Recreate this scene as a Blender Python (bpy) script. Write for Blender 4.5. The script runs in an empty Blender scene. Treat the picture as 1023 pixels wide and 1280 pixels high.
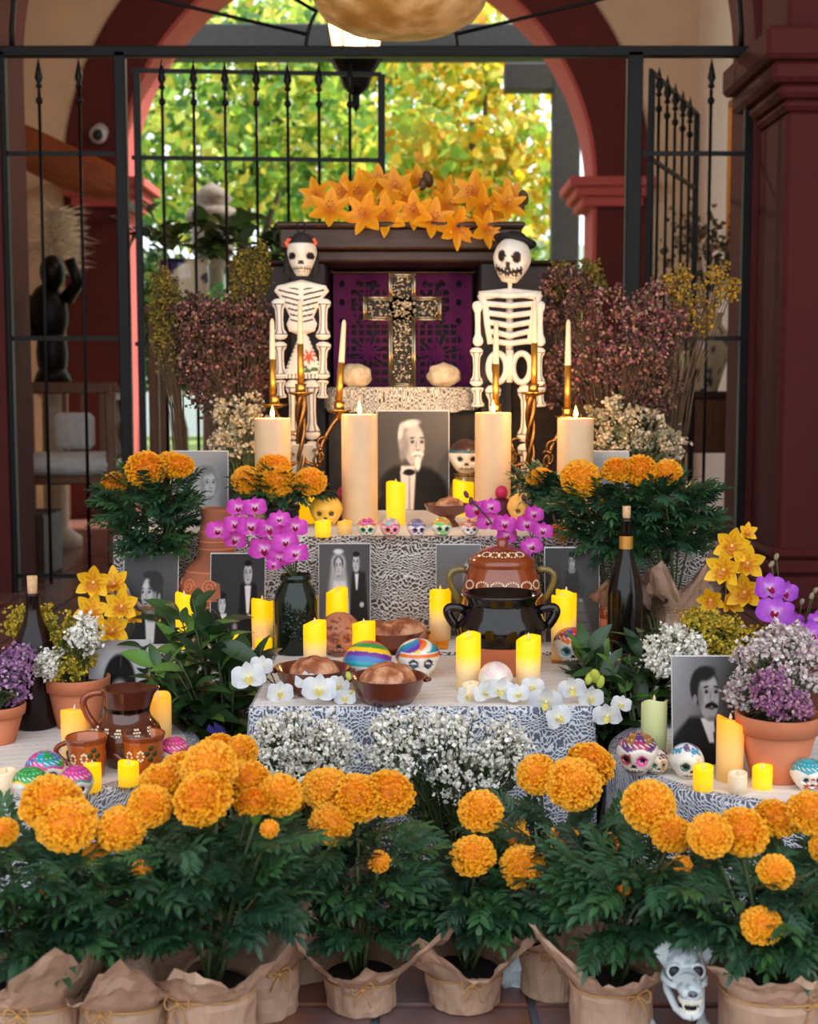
import bpy, bmesh, math, random
import numpy as np
from mathutils import Vector, Matrix, Euler, noise as mnoise

SC = bpy.context.scene
COL = SC.collection
pi = math.pi
def lin(c):
    return tuple(((x/255.0)/12.92 if x/255.0 <= .04045 else ((x/255.0+.055)/1.055)**2.4) for x in c)

# ------------------------------------------------------------------ camera
H = 1.03; F = 1700.0; CX = 511.5; CY = 640.0
PITCH = math.atan(160/F)
cam_d = bpy.data.cameras.new('camera'); cam = bpy.data.objects.new('camera', cam_d); COL.objects.link(cam)
cam_d.sensor_fit = 'VERTICAL'; cam_d.sensor_height = 36; cam_d.lens = F/1280*36
cam.location = (0, 0, H); cam.rotation_euler = (pi/2-PITCH, 0, 0)
cam_d.clip_end = 200
cam_d.dof.use_dof = True; cam_d.dof.focus_distance = 2.95
cam_d.dof.aperture_fstop = (cam_d.lens/1000)/0.0095
SC.camera = cam
# ------------------------------------------------------------------ sky, sun, exposure
w = bpy.data.worlds.new('sky'); SC.world = w; w.use_nodes = True
bg = w.node_tree.nodes['Background']; bg.inputs[0].default_value = (.86, .93, 1, 1); bg.inputs[1].default_value = 1.15
sun_d = bpy.data.lights.new('sun', 'SUN'); sun_d.energy = 4.6; sun_d.angle = .05; sun_d.color = (1, .93, .8)
sun = bpy.data.objects.new('sun', sun_d); COL.objects.link(sun)
sun.rotation_euler = Vector((-.62, -.25, -.74)).to_track_quat('-Z', 'Y').to_euler()
SC.view_settings.view_transform = 'Standard'; SC.view_settings.look = 'None'
SC.view_settings.gamma = 1; SC.view_settings.use_curve_mapping = False
SC.view_settings.exposure = 1.0

# ------------------------------------------------------------------ survey helpers
cp, sp = math.cos(PITCH), math.sin(PITCH)
def ray(px, py):
    a = (px-CX)/F; b = (py-CY)/F
    return Vector((a, cp-b*sp, -sp-b*cp))
def P(px, py, Y):
    d = ray(px, py); t = Y/d.y
    return Vector((d.x*t, Y, H+d.z*t))
def G(px, py, z):
    d = ray(px, py); t = (z-H)/d.z
    return Vector((d.x*t, d.y*t, z))
def S(p):                      # pixels per metre at a point
    return F/(p[1]*cp+(H-p[2])*sp)

# ------------------------------------------------------------------ mesh builder
def rot(ax=0, ay=0, az=0):
    return np.array(Euler((ax, ay, az)).to_matrix())
def toward(d, up=(0, 0, 1)):
    """3x3 whose local Y points along d and whose local Z leans to up"""
    y = np.array(d, float); y /= np.linalg.norm(y)+1e-9
    x = np.cross(y, np.array(up, float)); n = np.linalg.norm(x)
    if n < 1e-4: x = np.array((1., 0, 0))
    else: x /= n
    z = np.cross(x, y)
    return np.stack([x, y, z], 1)
class MB:
    def __init__(s): s.v = []; s.f = []; s.c = []; s.n = 0; s.hc = False
    def add(s, V, Fs, col=None, M=None, t=None, sc=None):
        V = np.asarray(V, float).reshape(-1, 3)
        if sc is not None: V = V*np.asarray(sc, float)
        if M is not None: V = V @ np.asarray(M, float).T
        if t is not None: V = V+np.asarray(t, float)
        if isinstance(Fs, np.ndarray): s.f.append(Fs+s.n)
        else:
            by = {}
            for f in Fs: by.setdefault(len(f), []).append(f)
            for k, l in by.items(): s.f.append(np.array(l, int)+s.n)
        s.v.append(V); s.n += len(V)
        if col is None: s.c.append(np.ones((len(V), 3)))
        else:
            s.hc = True; c = np.asarray(col, float)
            s.c.append(np.tile(c, (len(V), 1)) if c.ndim == 1 else c)
        return s
    def mesh(s, name, smooth=True):
        V = np.concatenate(s.v) if s.v else np.zeros((0, 3))
        me = bpy.data.meshes.new(name)
        me.vertices.add(len(V)); me.vertices.foreach_set('co', V.astype(np.float32).ravel())
        lv = np.concatenate([f.ravel() for f in s.f]); cnt = np.concatenate([np.full(len(f), f.shape[1]) for f in s.f])
        st = np.concatenate([[0], np.cumsum(cnt)[:-1]])
        me.loops.add(len(lv)); me.loops.foreach_set('vertex_index', lv.astype(np.int32))
        me.polygons.add(len(cnt)); me.polygons.foreach_set('loop_start', st.astype(np.int32))
        me.polygons.foreach_set('use_smooth', np.full(len(cnt), smooth))
        if s.hc:
            a = me.attributes.new('Col', 'FLOAT_COLOR', 'POINT')
            c = np.concatenate(s.c); c = np.concatenate([c, np.ones((len(c), 1))], 1)
            a.data.foreach_set('color', c.astype(np.float32).ravel())
        me.update(calc_edges=True); me.validate()
        return me
    # shapes
    def box(s, c, d, M=None, col=None, b=0):
        c = np.array(c, float); h = np.array(d, float)/2; b = min(b, h.min()*.9)
        if b <= 0:
            V = np.array([[x, y, z] for z in (-1, 1) for y in (-1, 1) for x in (-1, 1)])*h
            Fc = [(0, 2, 3, 1), (4, 5, 7, 6), (0, 1, 5, 4), (2, 6, 7, 3), (0, 4, 6, 2), (1, 3, 7, 5)]
        else:
            V = []; idx = {}
            for sx in (-1, 1):
                for sy in (-1, 1):
                    for sz in (-1, 1):
                        for a in range(3):
                            q = np.array((sx, sy, sz))*(h-b); q[a] = (sx, sy, sz)[a]*h[a]
                            idx[sx, sy, sz, a] = len(V); V.append(q)
            Fc = []
            for a in range(3):
                o = [(1, 2), (2, 0), (0, 1)][a]
                for sg in (-1, 1):
                    l = []
                    for p, q in ((-1, -1), (1, -1), (1, 1), (-1, 1)):
                        k = [0, 0, 0]; k[a] = sg; k[o[0]] = p; k[o[1]] = q; l.append(idx[k[0], k[1], k[2], a])
                    Fc.append(tuple(l if sg > 0 else l[::-1]))
                for p in (-1, 1):
                    for q in (-1, 1):
                        k0 = [0]*3; k1 = [0]*3; k0[a] = -1; k1[a] = 1
                        for k in (k0, k1): k[o[0]] = p; k[o[1]] = q
                        f = (idx[(*k0, o[0])], idx[(*k1, o[0])], idx[(*k1, o[1])], idx[(*k0, o[1])])
                        Fc.append(f if p*q < 0 else f[::-1])
            for sx in (-1, 1):
                for sy in (-1, 1):
                    for sz in (-1, 1):
                        f = tuple(idx[sx, sy, sz, a] for a in range(3)); Fc.append(f if sx*sy*sz > 0 else f[::-1])
            V = np.array(V)
        return s.add(V, Fc, col, M, c)
    def lathe(s, prof, seg=32, t=(0, 0, 0), M=None, col=None, fn=None, sc=None):
        n = len(prof); th = np.linspace(0, 2*pi, seg, endpoint=False)
        V = np.zeros((n, seg, 3))
        for i, (r, z) in enumerate(prof):
            V[i, :, 0] = r*np.cos(th); V[i, :, 1] = r*np.sin(th); V[i, :, 2] = z
        if fn: V = fn(V, th)
        i = np.arange(n-1)[:, None]*seg; j = np.arange(seg)[None]; k = (j+1) % seg
        Fa = np.stack([i+j, i+k, i+seg+k, i+seg+j], -1).reshape(-1, 4)
        return s.add(V.reshape(-1, 3), Fa, col, M, t, sc)
    def tube(s, pts, rad, seg=8, col=None, cap=True):
        p = np.array([tuple(q) for q in pts], float); n = len(p)
        r = np.full(n, rad) if np.isscalar(rad) else np.array(rad, float)
        tg = np.gradient(p, axis=0); tg /= np.linalg.norm(tg, axis=1)[:, None]+1e-9
        u = np.cross(tg[0], (0, 0, 1.)); 
        if np.linalg.norm(u) < 1e-3: u = np.array((1., 0, 0))
        th = np.linspace(0, 2*pi, seg, endpoint=False); V = []
        for i in range(n):
            u = u-tg[i]*np.dot(u, tg[i]); u /= np.linalg.norm(u)+1e-9; w_ = np.cross(tg[i], u)
            V.append(p[i]+r[i]*(np.cos(th)[:, None]*u+np.sin(th)[:, None]*w_))
        V = np.concatenate(V)
        i = np.arange(n-1)[:, None]*seg; j = np.arange(seg)[None]; k = (j+1) % seg
        Fa = np.stack([i+j, i+k, i+seg+k, i+seg+j], -1).reshape(-1, 4)
        s.add(V, Fa, col)
        if cap and seg > 2:
            s.f.append(np.array([[s.n-n*seg+x for x in range(seg)][::-1]])); s.f.append(np.array([[s.n-seg+x for x in range(seg)]]))
        return s
    def ball(s, c, r, seg=16, rings=10, M=None, col=None, fn=None):
        r = (r, r, r) if np.isscalar(r) else r
        prof = [(max(1e-4, math.sin(a)), -math.cos(a)) for a in np.linspace(0, pi, rings+1)]
        return s.lathe(prof, seg, c, M, col, fn, r)
    def grid(s, fn, nu, nv, col=None, M=None, t=None, sc=None, wrap=False):
        u, v = np.meshgrid(np.linspace(0, 1, nu+1), np.linspace(0, 1, nv+1), indexing='ij')
        V = np.stack(fn(u, v), -1).reshape(-1, 3); m = nv+1
        i = np.arange(nu)[:, None]*m; j = np.arange(nv)[None]
        Fa = np.stack([i+j, i+m+j, i+m+j+1, i+j+1], -1).reshape(-1, 4)
        if callable(col): col = col(u, v).reshape(-1, 3)
        return s.add(V, Fa, col, M, t, sc)
    def inst(s, tv, tf, pos, mats, sc, col=None):
        """many copies of one template: pos (N,3), mats (N,3,3), sc (N,), col (N,3)"""
        pos = np.asarray(pos, float); N = len(pos); tv = np.asarray(tv, float); sc = np.broadcast_to(np.asarray(sc, float), (N,))
        V = np.einsum('nij,kj->nki', np.asarray(mats, float), tv)*sc[:, None, None]+pos[:, None]
        Fa = (np.asarray(tf)[None]+(np.arange(N)*len(tv))[:, None, None]).reshape(-1, len(tf[0]))
        c = None if col is None else np.repeat(np.asarray(col, float), len(tv), 0)
        return s.add(V.reshape(-1, 3), Fa, c)

def petal_fn(L, W, shape, cup=0., curl=0., ruffle=0., rf=3, fold=0.):
    def fn(u, v):
        x = (v-.5)*2; wv = W*shape(u)
        a = curl*u; y = L*np.where(abs(curl) < 1e-4, u, np.sin(a)/(curl if abs(curl) > 1e-4 else 1))
        z = L*np.where(abs(curl) < 1e-4, 0*u, (1-np.cos(a))/(curl if abs(curl) > 1e-4 else 1))
        z = z+cup*W*x*x*shape(u)+fold*W*abs(x)*shape(u)+ruffle*W*np.sin(x*rf*2)*u
        return x*wv, y, z
    return fn
def rmats(dirs, rng, up=(0, 0, 1)):
    return np.stack([toward(d, up) for d in dirs])
def randrot(n, rng):
    q = rng.normal(size=(n, 4)); q /= np.linalg.norm(q, axis=1)[:, None]; a, b, c, d = q.T
    return np.stack([np.stack([1-2*(c*c+d*d), 2*(b*c-a*d), 2*(b*d+a*c)], -1), np.stack([2*(b*c+a*d), 1-2*(b*b+d*d), 2*(c*d-a*b)], -1),
                     np.stack([2*(b*d-a*c), 2*(c*d+a*b), 1-2*(b*b+c*c)], -1)], 1)

# ------------------------------------------------------------------ objects
def _link(o, parent):
    COL.objects.link(o)
    if parent is not None: o.parent = parent
    return o
def tag(o, label=None, cat=None, group=None, kind=None):
    if label: o['label'] = label
    if cat: o['category'] = cat
    if group: o['group'] = group
    if kind: o['kind'] = kind
    return o
def thing(name, label, cat, loc=(0, 0, 0), rz=0, group=None):
    o = bpy.data.objects.new(name, None); o.empty_display_size = .02
    _link(o, None); o.location = loc; o.rotation_euler = (0, 0, rz)
    return tag(o, label, cat, group)
def part(name, mb, m, parent=None, loc=None, rt=None, scale=None, smooth=True, label=None, kind=None):
    me = mb.mesh(name, smooth) if isinstance(mb, MB) else mb
    if len(me.materials) == 0: me.materials.append(m)
    o = bpy.data.objects.new(name, me); _link(o, parent)
    if loc is not None: o.location = loc
    if rt is not None:
        o.rotation_euler = Matrix(np.asarray(rt).tolist()).to_euler() if np.asarray(rt).shape == (3, 3) else rt
    if scale is not None: o.scale = (scale,)*3 if np.isscalar(scale) else scale
    return tag(o, label, kind=kind)
def struct(name, mb, m, smooth=False, label=None):
    o = part(name, mb, m, smooth=smooth); o['kind'] = 'structure'
    if label: o['label'] = label
    return o
def solo(name, mb, m, label, cat, loc=(0, 0, 0), group=None, smooth=True, kind=None):
    o = part(name, mb, m, None, loc, smooth=smooth)
    return tag(o, label, cat, group, kind)

# ------------------------------------------------------------------ materials
MT = {}
def mat(name, col=(200, 200, 200), rough=.6, metal=0, var=.12, vs=25, bump=0, bs=80, spec=.5, attr=False, trans=0,
        coat=0, sss=0, em=None, es=0, glass=0, alpha=1, stretch=None, c2=None):
    m = bpy.data.materials.new(name); m.use_nodes = True; nt = m.node_tree; N = nt.nodes; L = nt.links
    b = N['Principled BSDF']; c = lin(col)
    tc = N.new('ShaderNodeTexCoord'); src = tc.outputs['Object']
    if stretch:
        mp = N.new('ShaderNodeMapping'); mp.inputs['Scale'].default_value = stretch; L.new(src, mp.inputs[0]); src = mp.outputs[0]
    nz = N.new('ShaderNodeTexNoise'); nz.inputs['Scale'].default_value = vs; nz.inputs['Detail'].default_value = 5; L.new(src, nz.inputs['Vector'])
    rp = N.new('ShaderNodeMapRange'); rp.inputs[1].default_value = .3; rp.inputs[2].default_value = .7
    rp.inputs[3].default_value = 1-var; rp.inputs[4].default_value = 1+var*.6; L.new(nz.outputs[0], rp.inputs[0])
    mx = N.new('ShaderNodeMix'); mx.data_type = 'RGBA'; mx.blend_type = 'MULTIPLY'; mx.inputs[0].default_value = 1
    if attr:
        at = N.new('ShaderNodeAttribute'); at.attribute_name = 'Col'; L.new(at.outputs['Color'], mx.inputs[6])
    elif c2:
        m2 = N.new('ShaderNodeMix'); m2.data_type = 'RGBA'; m2.inputs[6].default_value = (*c, 1); m2.inputs[7].default_value = (*lin(c2), 1)
        r2 = N.new('ShaderNodeMapRange'); r2.inputs[1].default_value = .42; r2.inputs[2].default_value = .6; L.new(nz.outputs[0], r2.inputs[0])
        L.new(r2.outputs[0], m2.inputs[0]); L.new(m2.outputs[2], mx.inputs[6])
    else: mx.inputs[6].default_value = (*c, 1)
    L.new(rp.outputs[0], mx.inputs[7]); L.new(mx.outputs[2], b.inputs['Base Color'])
    b.inputs['Roughness'].default_value = rough; b.inputs['Metallic'].default_value = metal
    b.inputs['Specular IOR Level'].default_value = spec; b.inputs['Coat Weight'].default_value = coat
    b.inputs['Coat Roughness'].default_value = .08
    if sss: b.inputs['Subsurface Weight'].default_value = sss; b.inputs['Subsurface Radius'].default_value = (.02, .01, .005); b.inputs['Subsurface Scale'].default_value = .5
    if glass: b.inputs['Transmission Weight'].default_value = glass; b.inputs['IOR'].default_value = 1.45
    if em: b.inputs['Emission Color'].default_value = (*lin(em), 1); b.inputs['Emission Strength'].default_value = es
    if bump:
        n2 = N.new('ShaderNodeTexNoise'); n2.inputs['Scale'].default_value = bs; n2.inputs['Detail'].default_value = 6; L.new(src, n2.inputs['Vector'])
        bp = N.new('ShaderNodeBump'); bp.inputs['Strength'].default_value = bump; bp.inputs['Distance'].default_value = .004
        L.new(n2.outputs[0], bp.inputs['Height']); L.new(bp.outputs[0], b.inputs['Normal'])
    if trans:
        tr = N.new('ShaderNodeBsdfTranslucent'); L.new(mx.outputs[2], tr.inputs[0])
        ms = N.new('ShaderNodeMixShader'); ms.inputs[0].default_value = trans; L.new(b.outputs[0], ms.inputs[1]); L.new(tr.outputs[0], ms.inputs[2])
        L.new(ms.outputs[0], N['Material Output'].inputs[0])
    MT[name] = m; return m
def mathn(nt, op, a, b=None, c=None):
    n = nt.nodes.new('ShaderNodeMath'); n.operation = op
    for i, x in enumerate((a, b, c)):
        if x is None: continue
        if isinstance(x, (int, float)): n.inputs[i].default_value = x
        else: nt.links.new(x, n.inputs[i])
    return n.outputs[0]
def lace(name, light, dark, per_t, per_s, amp, cover, rough=.9):
    """white thread figures over a dark under-cloth"""
    m = bpy.data.materials.new(name); m.use_nodes = True; nt = m.node_tree; N = nt.nodes; L = nt.links; b = N['Principled BSDF']
    tc = N.new('ShaderNodeTexCoord'); sx = N.new('ShaderNodeSeparateXYZ'); L.new(tc.outputs['Object'], sx.inputs[0])
    nz = N.new('ShaderNodeTexNoise'); nz.inputs['Scale'].default_value = 18; nz.inputs['Detail'].default_value = 3; L.new(tc.outputs['Object'], nz.inputs['Vector'])
    t = mathn(nt, 'SUBTRACT', sx.outputs[2], sx.outputs[1]); s_ = sx.outputs[0]
    ph = mathn(nt, 'MULTIPLY', mathn(nt, 'SINE', mathn(nt, 'MULTIPLY', s_, 2*pi/per_s)), amp)
    ph2 = mathn(nt, 'MULTIPLY', mathn(nt, 'SUBTRACT', nz.outputs[0], .5), 22)
    w1 = mathn(nt, 'SINE', mathn(nt, 'ADD', mathn(nt, 'ADD', mathn(nt, 'MULTIPLY', t, 2*pi/per_t), ph), ph2))
    w2 = mathn(nt, 'SINE', mathn(nt, 'SUBTRACT', mathn(nt, 'ADD', mathn(nt, 'MULTIPLY', t, 2*pi/per_t*.83), ph2), mathn(nt, 'MULTIPLY', ph, 1.4)))
    l1 = mathn(nt, 'SUBTRACT', 1, mathn(nt, 'ABSOLUTE', w1)); l2 = mathn(nt, 'SUBTRACT', 1, mathn(nt, 'ABSOLUTE', w2))
    f = mathn(nt, 'MAXIMUM', l1, l2)
    n3 = N.new('ShaderNodeTexNoise'); n3.inputs['Scale'].default_value = 260; L.new(tc.outputs['Object'], n3.inputs['Vector'])
    f = mathn(nt, 'ADD', f, mathn(nt, 'SUBTRACT', n3.outputs[0], .5))
    mr = N.new('ShaderNodeMapRange'); mr.inputs[1].default_value = cover-.25; mr.inputs[2].default_value = cover+.25; L.new(f, mr.inputs[0])
    mx = N.new('ShaderNodeMix'); mx.data_type = 'RGBA'; mx.inputs[6].default_value = (*lin(dark), 1); mx.inputs[7].default_value = (*lin(light), 1)
    L.new(mr.outputs[0], mx.inputs[0]); L.new(mx.outputs[2], b.inputs['Base Color']); b.inputs['Roughness'].default_value = rough
    b.inputs['Specular IOR Level'].default_value = .2
    bp = N.new('ShaderNodeBump'); bp.inputs['Strength'].default_value = .5; bp.inputs['Distance'].default_value = .002
    L.new(mr.outputs[0], bp.inputs['Height']); L.new(bp.outputs[0], b.inputs['Normal'])
    MT[name] = m; return m
def glow(name, low, high, elow, ehigh, slow, shigh, z0=.15, z1=.75):
    """flameless candle: lamp glow put into the wax colour and emission, stronger upward"""
    m = bpy.data.materials.new(name); m.use_nodes = True; nt = m.node_tree; N = nt.nodes; L = nt.links; b = N['Principled BSDF']
    tc = N.new('ShaderNodeTexCoord'); sx = N.new('ShaderNodeSeparateXYZ'); L.new(tc.outputs['Generated'], sx.inputs[0])
    mr = N.new('ShaderNodeMapRange'); mr.interpolation_type = 'SMOOTHSTEP'; mr.inputs[1].default_value = z0; mr.inputs[2].default_value = z1; L.new(sx.outputs[2], mr.inputs[0])
    b.inputs['Roughness'].default_value = .45
    bc = N.new('ShaderNodeMix'); bc.data_type = 'RGBA'; bc.inputs[6].default_value = (*lin(low), 1); bc.inputs[7].default_value = (*lin(high or low), 1); L.new(mr.outputs[0], bc.inputs[0]); L.new(bc.outputs[2], b.inputs['Base Color'])  # yellow of the glow is also painted into the base colour
    e = N.new('ShaderNodeMix'); e.data_type = 'RGBA'; e.inputs[6].default_value = (*lin(elow), 1); e.inputs[7].default_value = (*lin(ehigh), 1); L.new(mr.outputs[0], e.inputs[0])
    L.new(e.outputs[2], b.inputs['Emission Color'])
    L.new(mathn(nt, 'ADD', mathn(nt, 'MULTIPLY', mr.outputs[0], shigh-slow), slow), b.inputs['Emission Strength'])
    MT[name] = m; return m

mat('plaster', (222, 196, 168), .9, var=.08, vs=3, bump=.15, bs=20)
mat('plaster_white', (235, 225, 215), .9, var=.06, vs=3, bump=.1, bs=20)
mat('red_paint', (90, 26, 26), .8, var=.14, vs=4, bump=.15, bs=25)
mat('red_reveal', (186, 84, 82), .8, var=.1, vs=4, bump=.1, bs=25)
mat('iron', (20, 19, 20), .45, .6, var=.1)
mat('tile', (150, 98, 80), .22, var=.25, vs=6, bump=.08, bs=30, c2=(116, 92, 92))
mat('grout', (112, 120, 132), .9, var=.15, vs=40, bump=.2)
mat('courtyard', (176, 160, 146), .9, var=.2, vs=3)
mat('ceiling', (205, 185, 165), .9)
mat('wood_dark', (66, 42, 28), .5, var=.35, vs=9, bump=.25, bs=30, stretch=(1, 6, 9))
mat('wood_black', (32, 22, 18), .5, var=.3, vs=9, bump=.2, bs=30, stretch=(1, 6, 9))
mat('wood_mid', (120, 78, 48), .5, var=.3, vs=9, bump=.2, bs=30, stretch=(6, 6, 1))
mat('wood_red', (140, 70, 34), .5, var=.3, vs=7, bump=.2, bs=20, stretch=(1, 8, 8))
mat('cushion', (225, 225, 225), .9, bump=.2, bs=120)
mat('gold', (196, 140, 60), .35, .9, var=.2)
mat('gold_frame', (190, 120, 40), .4, .6, var=.2)
mat('mirror', (150, 160, 170), .05, 1)
mat('bronze', (28, 24, 24), .4, .7, var=.3, bump=.3)
mat('fur', (232, 216, 190), .95, var=.1)
lace('lace_front', (226, 220, 214), (84, 78, 76), .0175, .055, 1.5, .62)
lace('lace_low', (218, 220, 228), (96, 100, 114), .0175, .05, 1.9, .56)
lace('lace_shelf', (225, 214, 196), (70, 58, 48), .03, .026, 2.2, .4)
lace('lace_top', (238, 234, 230), (196, 188, 184), .012, .3, .6, .1)  # same lace painted paler, for tops that look bright at a slant
lace('lace_floor', (215, 228, 235), (120, 150, 170), .012, .05, 2.5, .0)
mat('paper_brown', (176, 142, 118), .62, var=.10, vs=14, bump=.25, bs=60)
mat('twine', (186, 140, 84), .8, bump=.5, bs=200)
mat('soil', (38, 28, 22), 1, bump=.8, bs=100)
mat('plastic_black', (22, 22, 24), .4)
mat('terracotta', (205, 122, 84), .8, var=.14, vs=12, bump=.12, bs=90)
mat('terracotta_dark', (158, 92, 62), .75, var=.25, vs=12, bump=.2, bs=90)
mat('glaze_brown', (142, 64, 30), .14, var=.25, vs=12, coat=.6)
mat('glaze_amber', (186, 92, 34), .14, var=.25, vs=12, coat=.6)
mat('glaze_black', (18, 12, 11), .12, var=.3, vs=10, spec=.4, coat=.15)
mat('glaze_dark', (92, 42, 28), .15, var=.3, vs=10, coat=.6)
mat('slip_cream', (240, 220, 185), .4)
mat('slip_green', (62, 66, 30), .4)
mat('olive_glaze', (120, 104, 52), .15, coat=.5)
mat('brass', (205, 150, 70), .25, 1, var=.2)
mat('brass_old', (132, 96, 56), .35, 1, var=.35, bump=.3)
mat('taper_gold', (214, 158, 62), .28, .85, var=.1)
mat('taper_cream', (236, 214, 184), .5, sss=.2)
mat('wax_cream', (228, 194, 152), .45, var=.05, sss=.5)
mat('flame', (255, 200, 90), .5, em=(255, 190, 70), es=14)
mat('wick', (60, 40, 24), .9)
glow('led_yellow', (250, 222, 172), (240, 176, 0), (255, 200, 110), (255, 192, 0), .06, .42, .25, .68)
glow('led_bright', (245, 200, 60), (240, 176, 0), (255, 196, 20), (255, 192, 0), .32, .44, .0, .7)
glow('led_soft', (238, 200, 130), (240, 170, 40), (250, 180, 90), (255, 160, 20), .06, .34, .25, 1.05)
glow('led_off_glow', (244, 222, 190), 0, (255, 200, 140), (255, 190, 110), .03, .09, .2, .9)  # unlit wax with a faint glow added
glow('led_green', (196, 205, 150), 0, (225, 215, 140), (230, 205, 120), .01, .08, .2, 1.0)  # unlit green wax, also given a slight added glow
mat('card', (206, 204, 204), .5)
mat('print', attr=True, rough=.6, var=.04, vs=60, spec=.15)
mat('painted', attr=True, rough=.35, var=.05, vs=60, coat=.2)
mat('clay_white', attr=True, rough=.6, var=.08, vs=40, bump=.1)
mat('bone_blue', attr=True, rough=.45, var=.12, vs=40, bump=.2, bs=120)
mat('petal', attr=True, rough=.55, var=.08, vs=60, trans=.22)
mat('marigold', attr=True, rough=.6, var=.1, vs=8, trans=.16)
mat('leaf', attr=True, rough=.42, var=.2, vs=30, trans=.12)
mat('leaf_gloss', attr=True, rough=.32, var=.18, vs=30, trans=.1, bump=.1)
mat('floret', attr=True, rough=.8, var=.1, vs=100, trans=.15)
mat('stem', (78, 92, 52), .7, var=.3)
mat('stem_brown', (92, 70, 48), .8, var=.3)
mat('tree_leaf', attr=True, rough=.5, var=.1, trans=.45)
mat('bark', (84, 66, 52), .9, var=.3, bump=.6, bs=30)
mat('bread', (168, 94, 58), .45, var=.35, vs=30, bump=.5, bs=110, c2=(208, 150, 112))
mat('glaze_bowl', (116, 56, 36), .2, var=.25, vs=10, coat=.3)
mat('stone_round', (222, 196, 158), .85, var=.25, vs=40, bump=.7, bs=70)
mat('paper_purple', (122, 14, 96), .7, var=.15, trans=.1)
mat('paper_orange', (246, 152, 16), .7, var=.15, trans=.1)
mat('paper_green', (20, 140, 50), .7, var=.15)
mat('paper_red', (170, 20, 30), .7, var=.15)
mat('silver', (176, 160, 132), .3, 1, var=.35, vs=80)
mat('silver_dark', (40, 34, 30), .5, .6)
mat('bottle_dark', (26, 10, 12), .2, var=.2, spec=.35)
mat('bottle_green', (16, 14, 10), .14, var=.2, spec=.4)
mat('glass_green', (18, 32, 22), .12, var=.3, spec=.45)
mat('cork', (214, 172, 128), .85, var=.25, vs=120, bump=.4, bs=200)
mat('foil_gold', (196, 140, 60), .4, .5)
mat('fabric_blue', (44, 36, 110), .9)
mat('black_felt', (24, 22, 24), .8)
mat('shell', (214, 164, 88), .35, var=.35, vs=9, em=(255, 190, 100), es=.03, trans=.3, c2=(236, 204, 150))
mat('shell_rim', (190, 112, 20), .35, var=.3, vs=9, trans=.2)
mat('lantern_glass', (250, 200, 140), .2, em=(255, 190, 110), es=.22)
mat('bulb', (255, 240, 200), .3, em=(255, 220, 160), es=12)
mat('house', (225, 228, 232), .9)
mat('pergola', (62, 68, 76), .7, var=.2)
mat('grass', (110, 130, 60), 1, var=.3, vs=2)
mat('talavera', attr=True, rough=.15, var=.06, coat=.5)
mat('stone_grey', (120, 108, 98), .85, var=.3, bump=.4)
mat('linen', (214, 200, 180), .9)
mat('magenta', (196, 24, 84), .5, var=.2)
mat('plum', (84, 18, 52), .4, var=.3)
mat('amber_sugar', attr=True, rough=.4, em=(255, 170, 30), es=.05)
mat('camera_shell', (180, 180, 184), .4)
# ================================================================== the place
YG = 6.7; YA = 10.5                      # iron gate, garden arch
R0 = random.Random(5)
mb = MB(); mb.box((0, 4.4, -.06), (7.4, 13, .1))
floor = struct('floor', mb, MT['grout'], label='terracotta tiled floor with bluish grout')
mb = MB(); mb.box((0, -6, -.08), (30, 8.3, .1)); struct('trim_1', mb, MT['courtyard'], label='courtyard paving')
pt = .262
tmesh = []
for k in range(3):
    mb = MB(); mb.box((0, 0, 0), (pt-.013, pt-.013, .02), b=.003); tmesh.append(mb.mesh('tile', False)); tmesh[-1].materials.append(MT['tile'])
field = MB()
for i in range(-13, 14):
    for j in range(0, 42):
        x = -.056+pt*(i+.5); y = -.2+pt*(j+.5)+.02
        if abs(x) < 1.35 and 1.6 < y < 3.4:
            part('tile', tmesh[R0.randrange(3)], None, floor, (x, y, -.0105+R0.uniform(-.001, .001)), (R0.uniform(-.004, .004), R0.uniform(-.004, .004), R0.choice((0, pi/2, pi))))
        else: field.box((x, y, -.0105), (pt-.013, pt-.013, .02))
part('tile_field', field, MT['tile'], floor, smooth=False, kind='stuff')

def arch_ring(cx, cz, r0, r1, y0, y1, zb, n=48):
    """a round-arched frame: two legs down to zb and a half ring"""
    pts = [(-1, zb, True)]
    A = np.linspace(pi, 0, n+1)
    inn = [(cx-r0, zb)]+[(cx+r0*math.cos(a), cz+r0*math.sin(a)) for a in A]+[(cx+r0, zb)]
    out = [(cx-r1, zb)]+[(cx+r1*math.cos(a), cz+r1*math.sin(a)) for a in A]+[(cx+r1, zb)]
    V = []
    for (a, b), (c, d) in zip(inn, out): V += [(a, y0, b), (c, y0, d), (c, y1, d), (a, y1, b)]
    Fc = []
    for i in range(len(inn)-1):
        o = 4*i; q = o+4
        Fc += [(o, q, q+1, o+1), (o+1, q+1, q+2, o+2), (o+2, q+2, q+3, o+3), (o+3, q+3, q, o)]
    return np.array(V), Fc
def arch_wall(cx, cz, r, x0, x1, z1, y0, y1, zb=0, n=48):
    A = np.linspace(pi, 0, n+1)
    inn = [(cx-r, zb)]+[(cx+r*math.cos(a), cz+r*math.sin(a)) for a in A]+[(cx+r, zb)]
    out = [(x0, zb)]+[(x0 if a > 3*pi/4 else x1 if a < pi/4 else cx+(x1-x0)/2*math.cos(a)*1.3, max(cz, min(z1, cz+(z1-cz)*math.sin(a)*1.42))) for a in A]+[(x1, zb)]
    V = []
    for (a, b), (c, d) in zip(inn, out): V += [(a, y0, b), (c, y0, d), (c, y1, d), (a, y1, b)]
    Fc = []
    for i in range(len(inn)-1):
        o = 4*i; q = o+4
        Fc += [(o, q, q+1, o+1), (o+1, q+1, q+2, o+2), (o+2, q+2, q+3, o+3), (o+3, q+3, q, o)]
    return np.array(V), Fc

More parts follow.
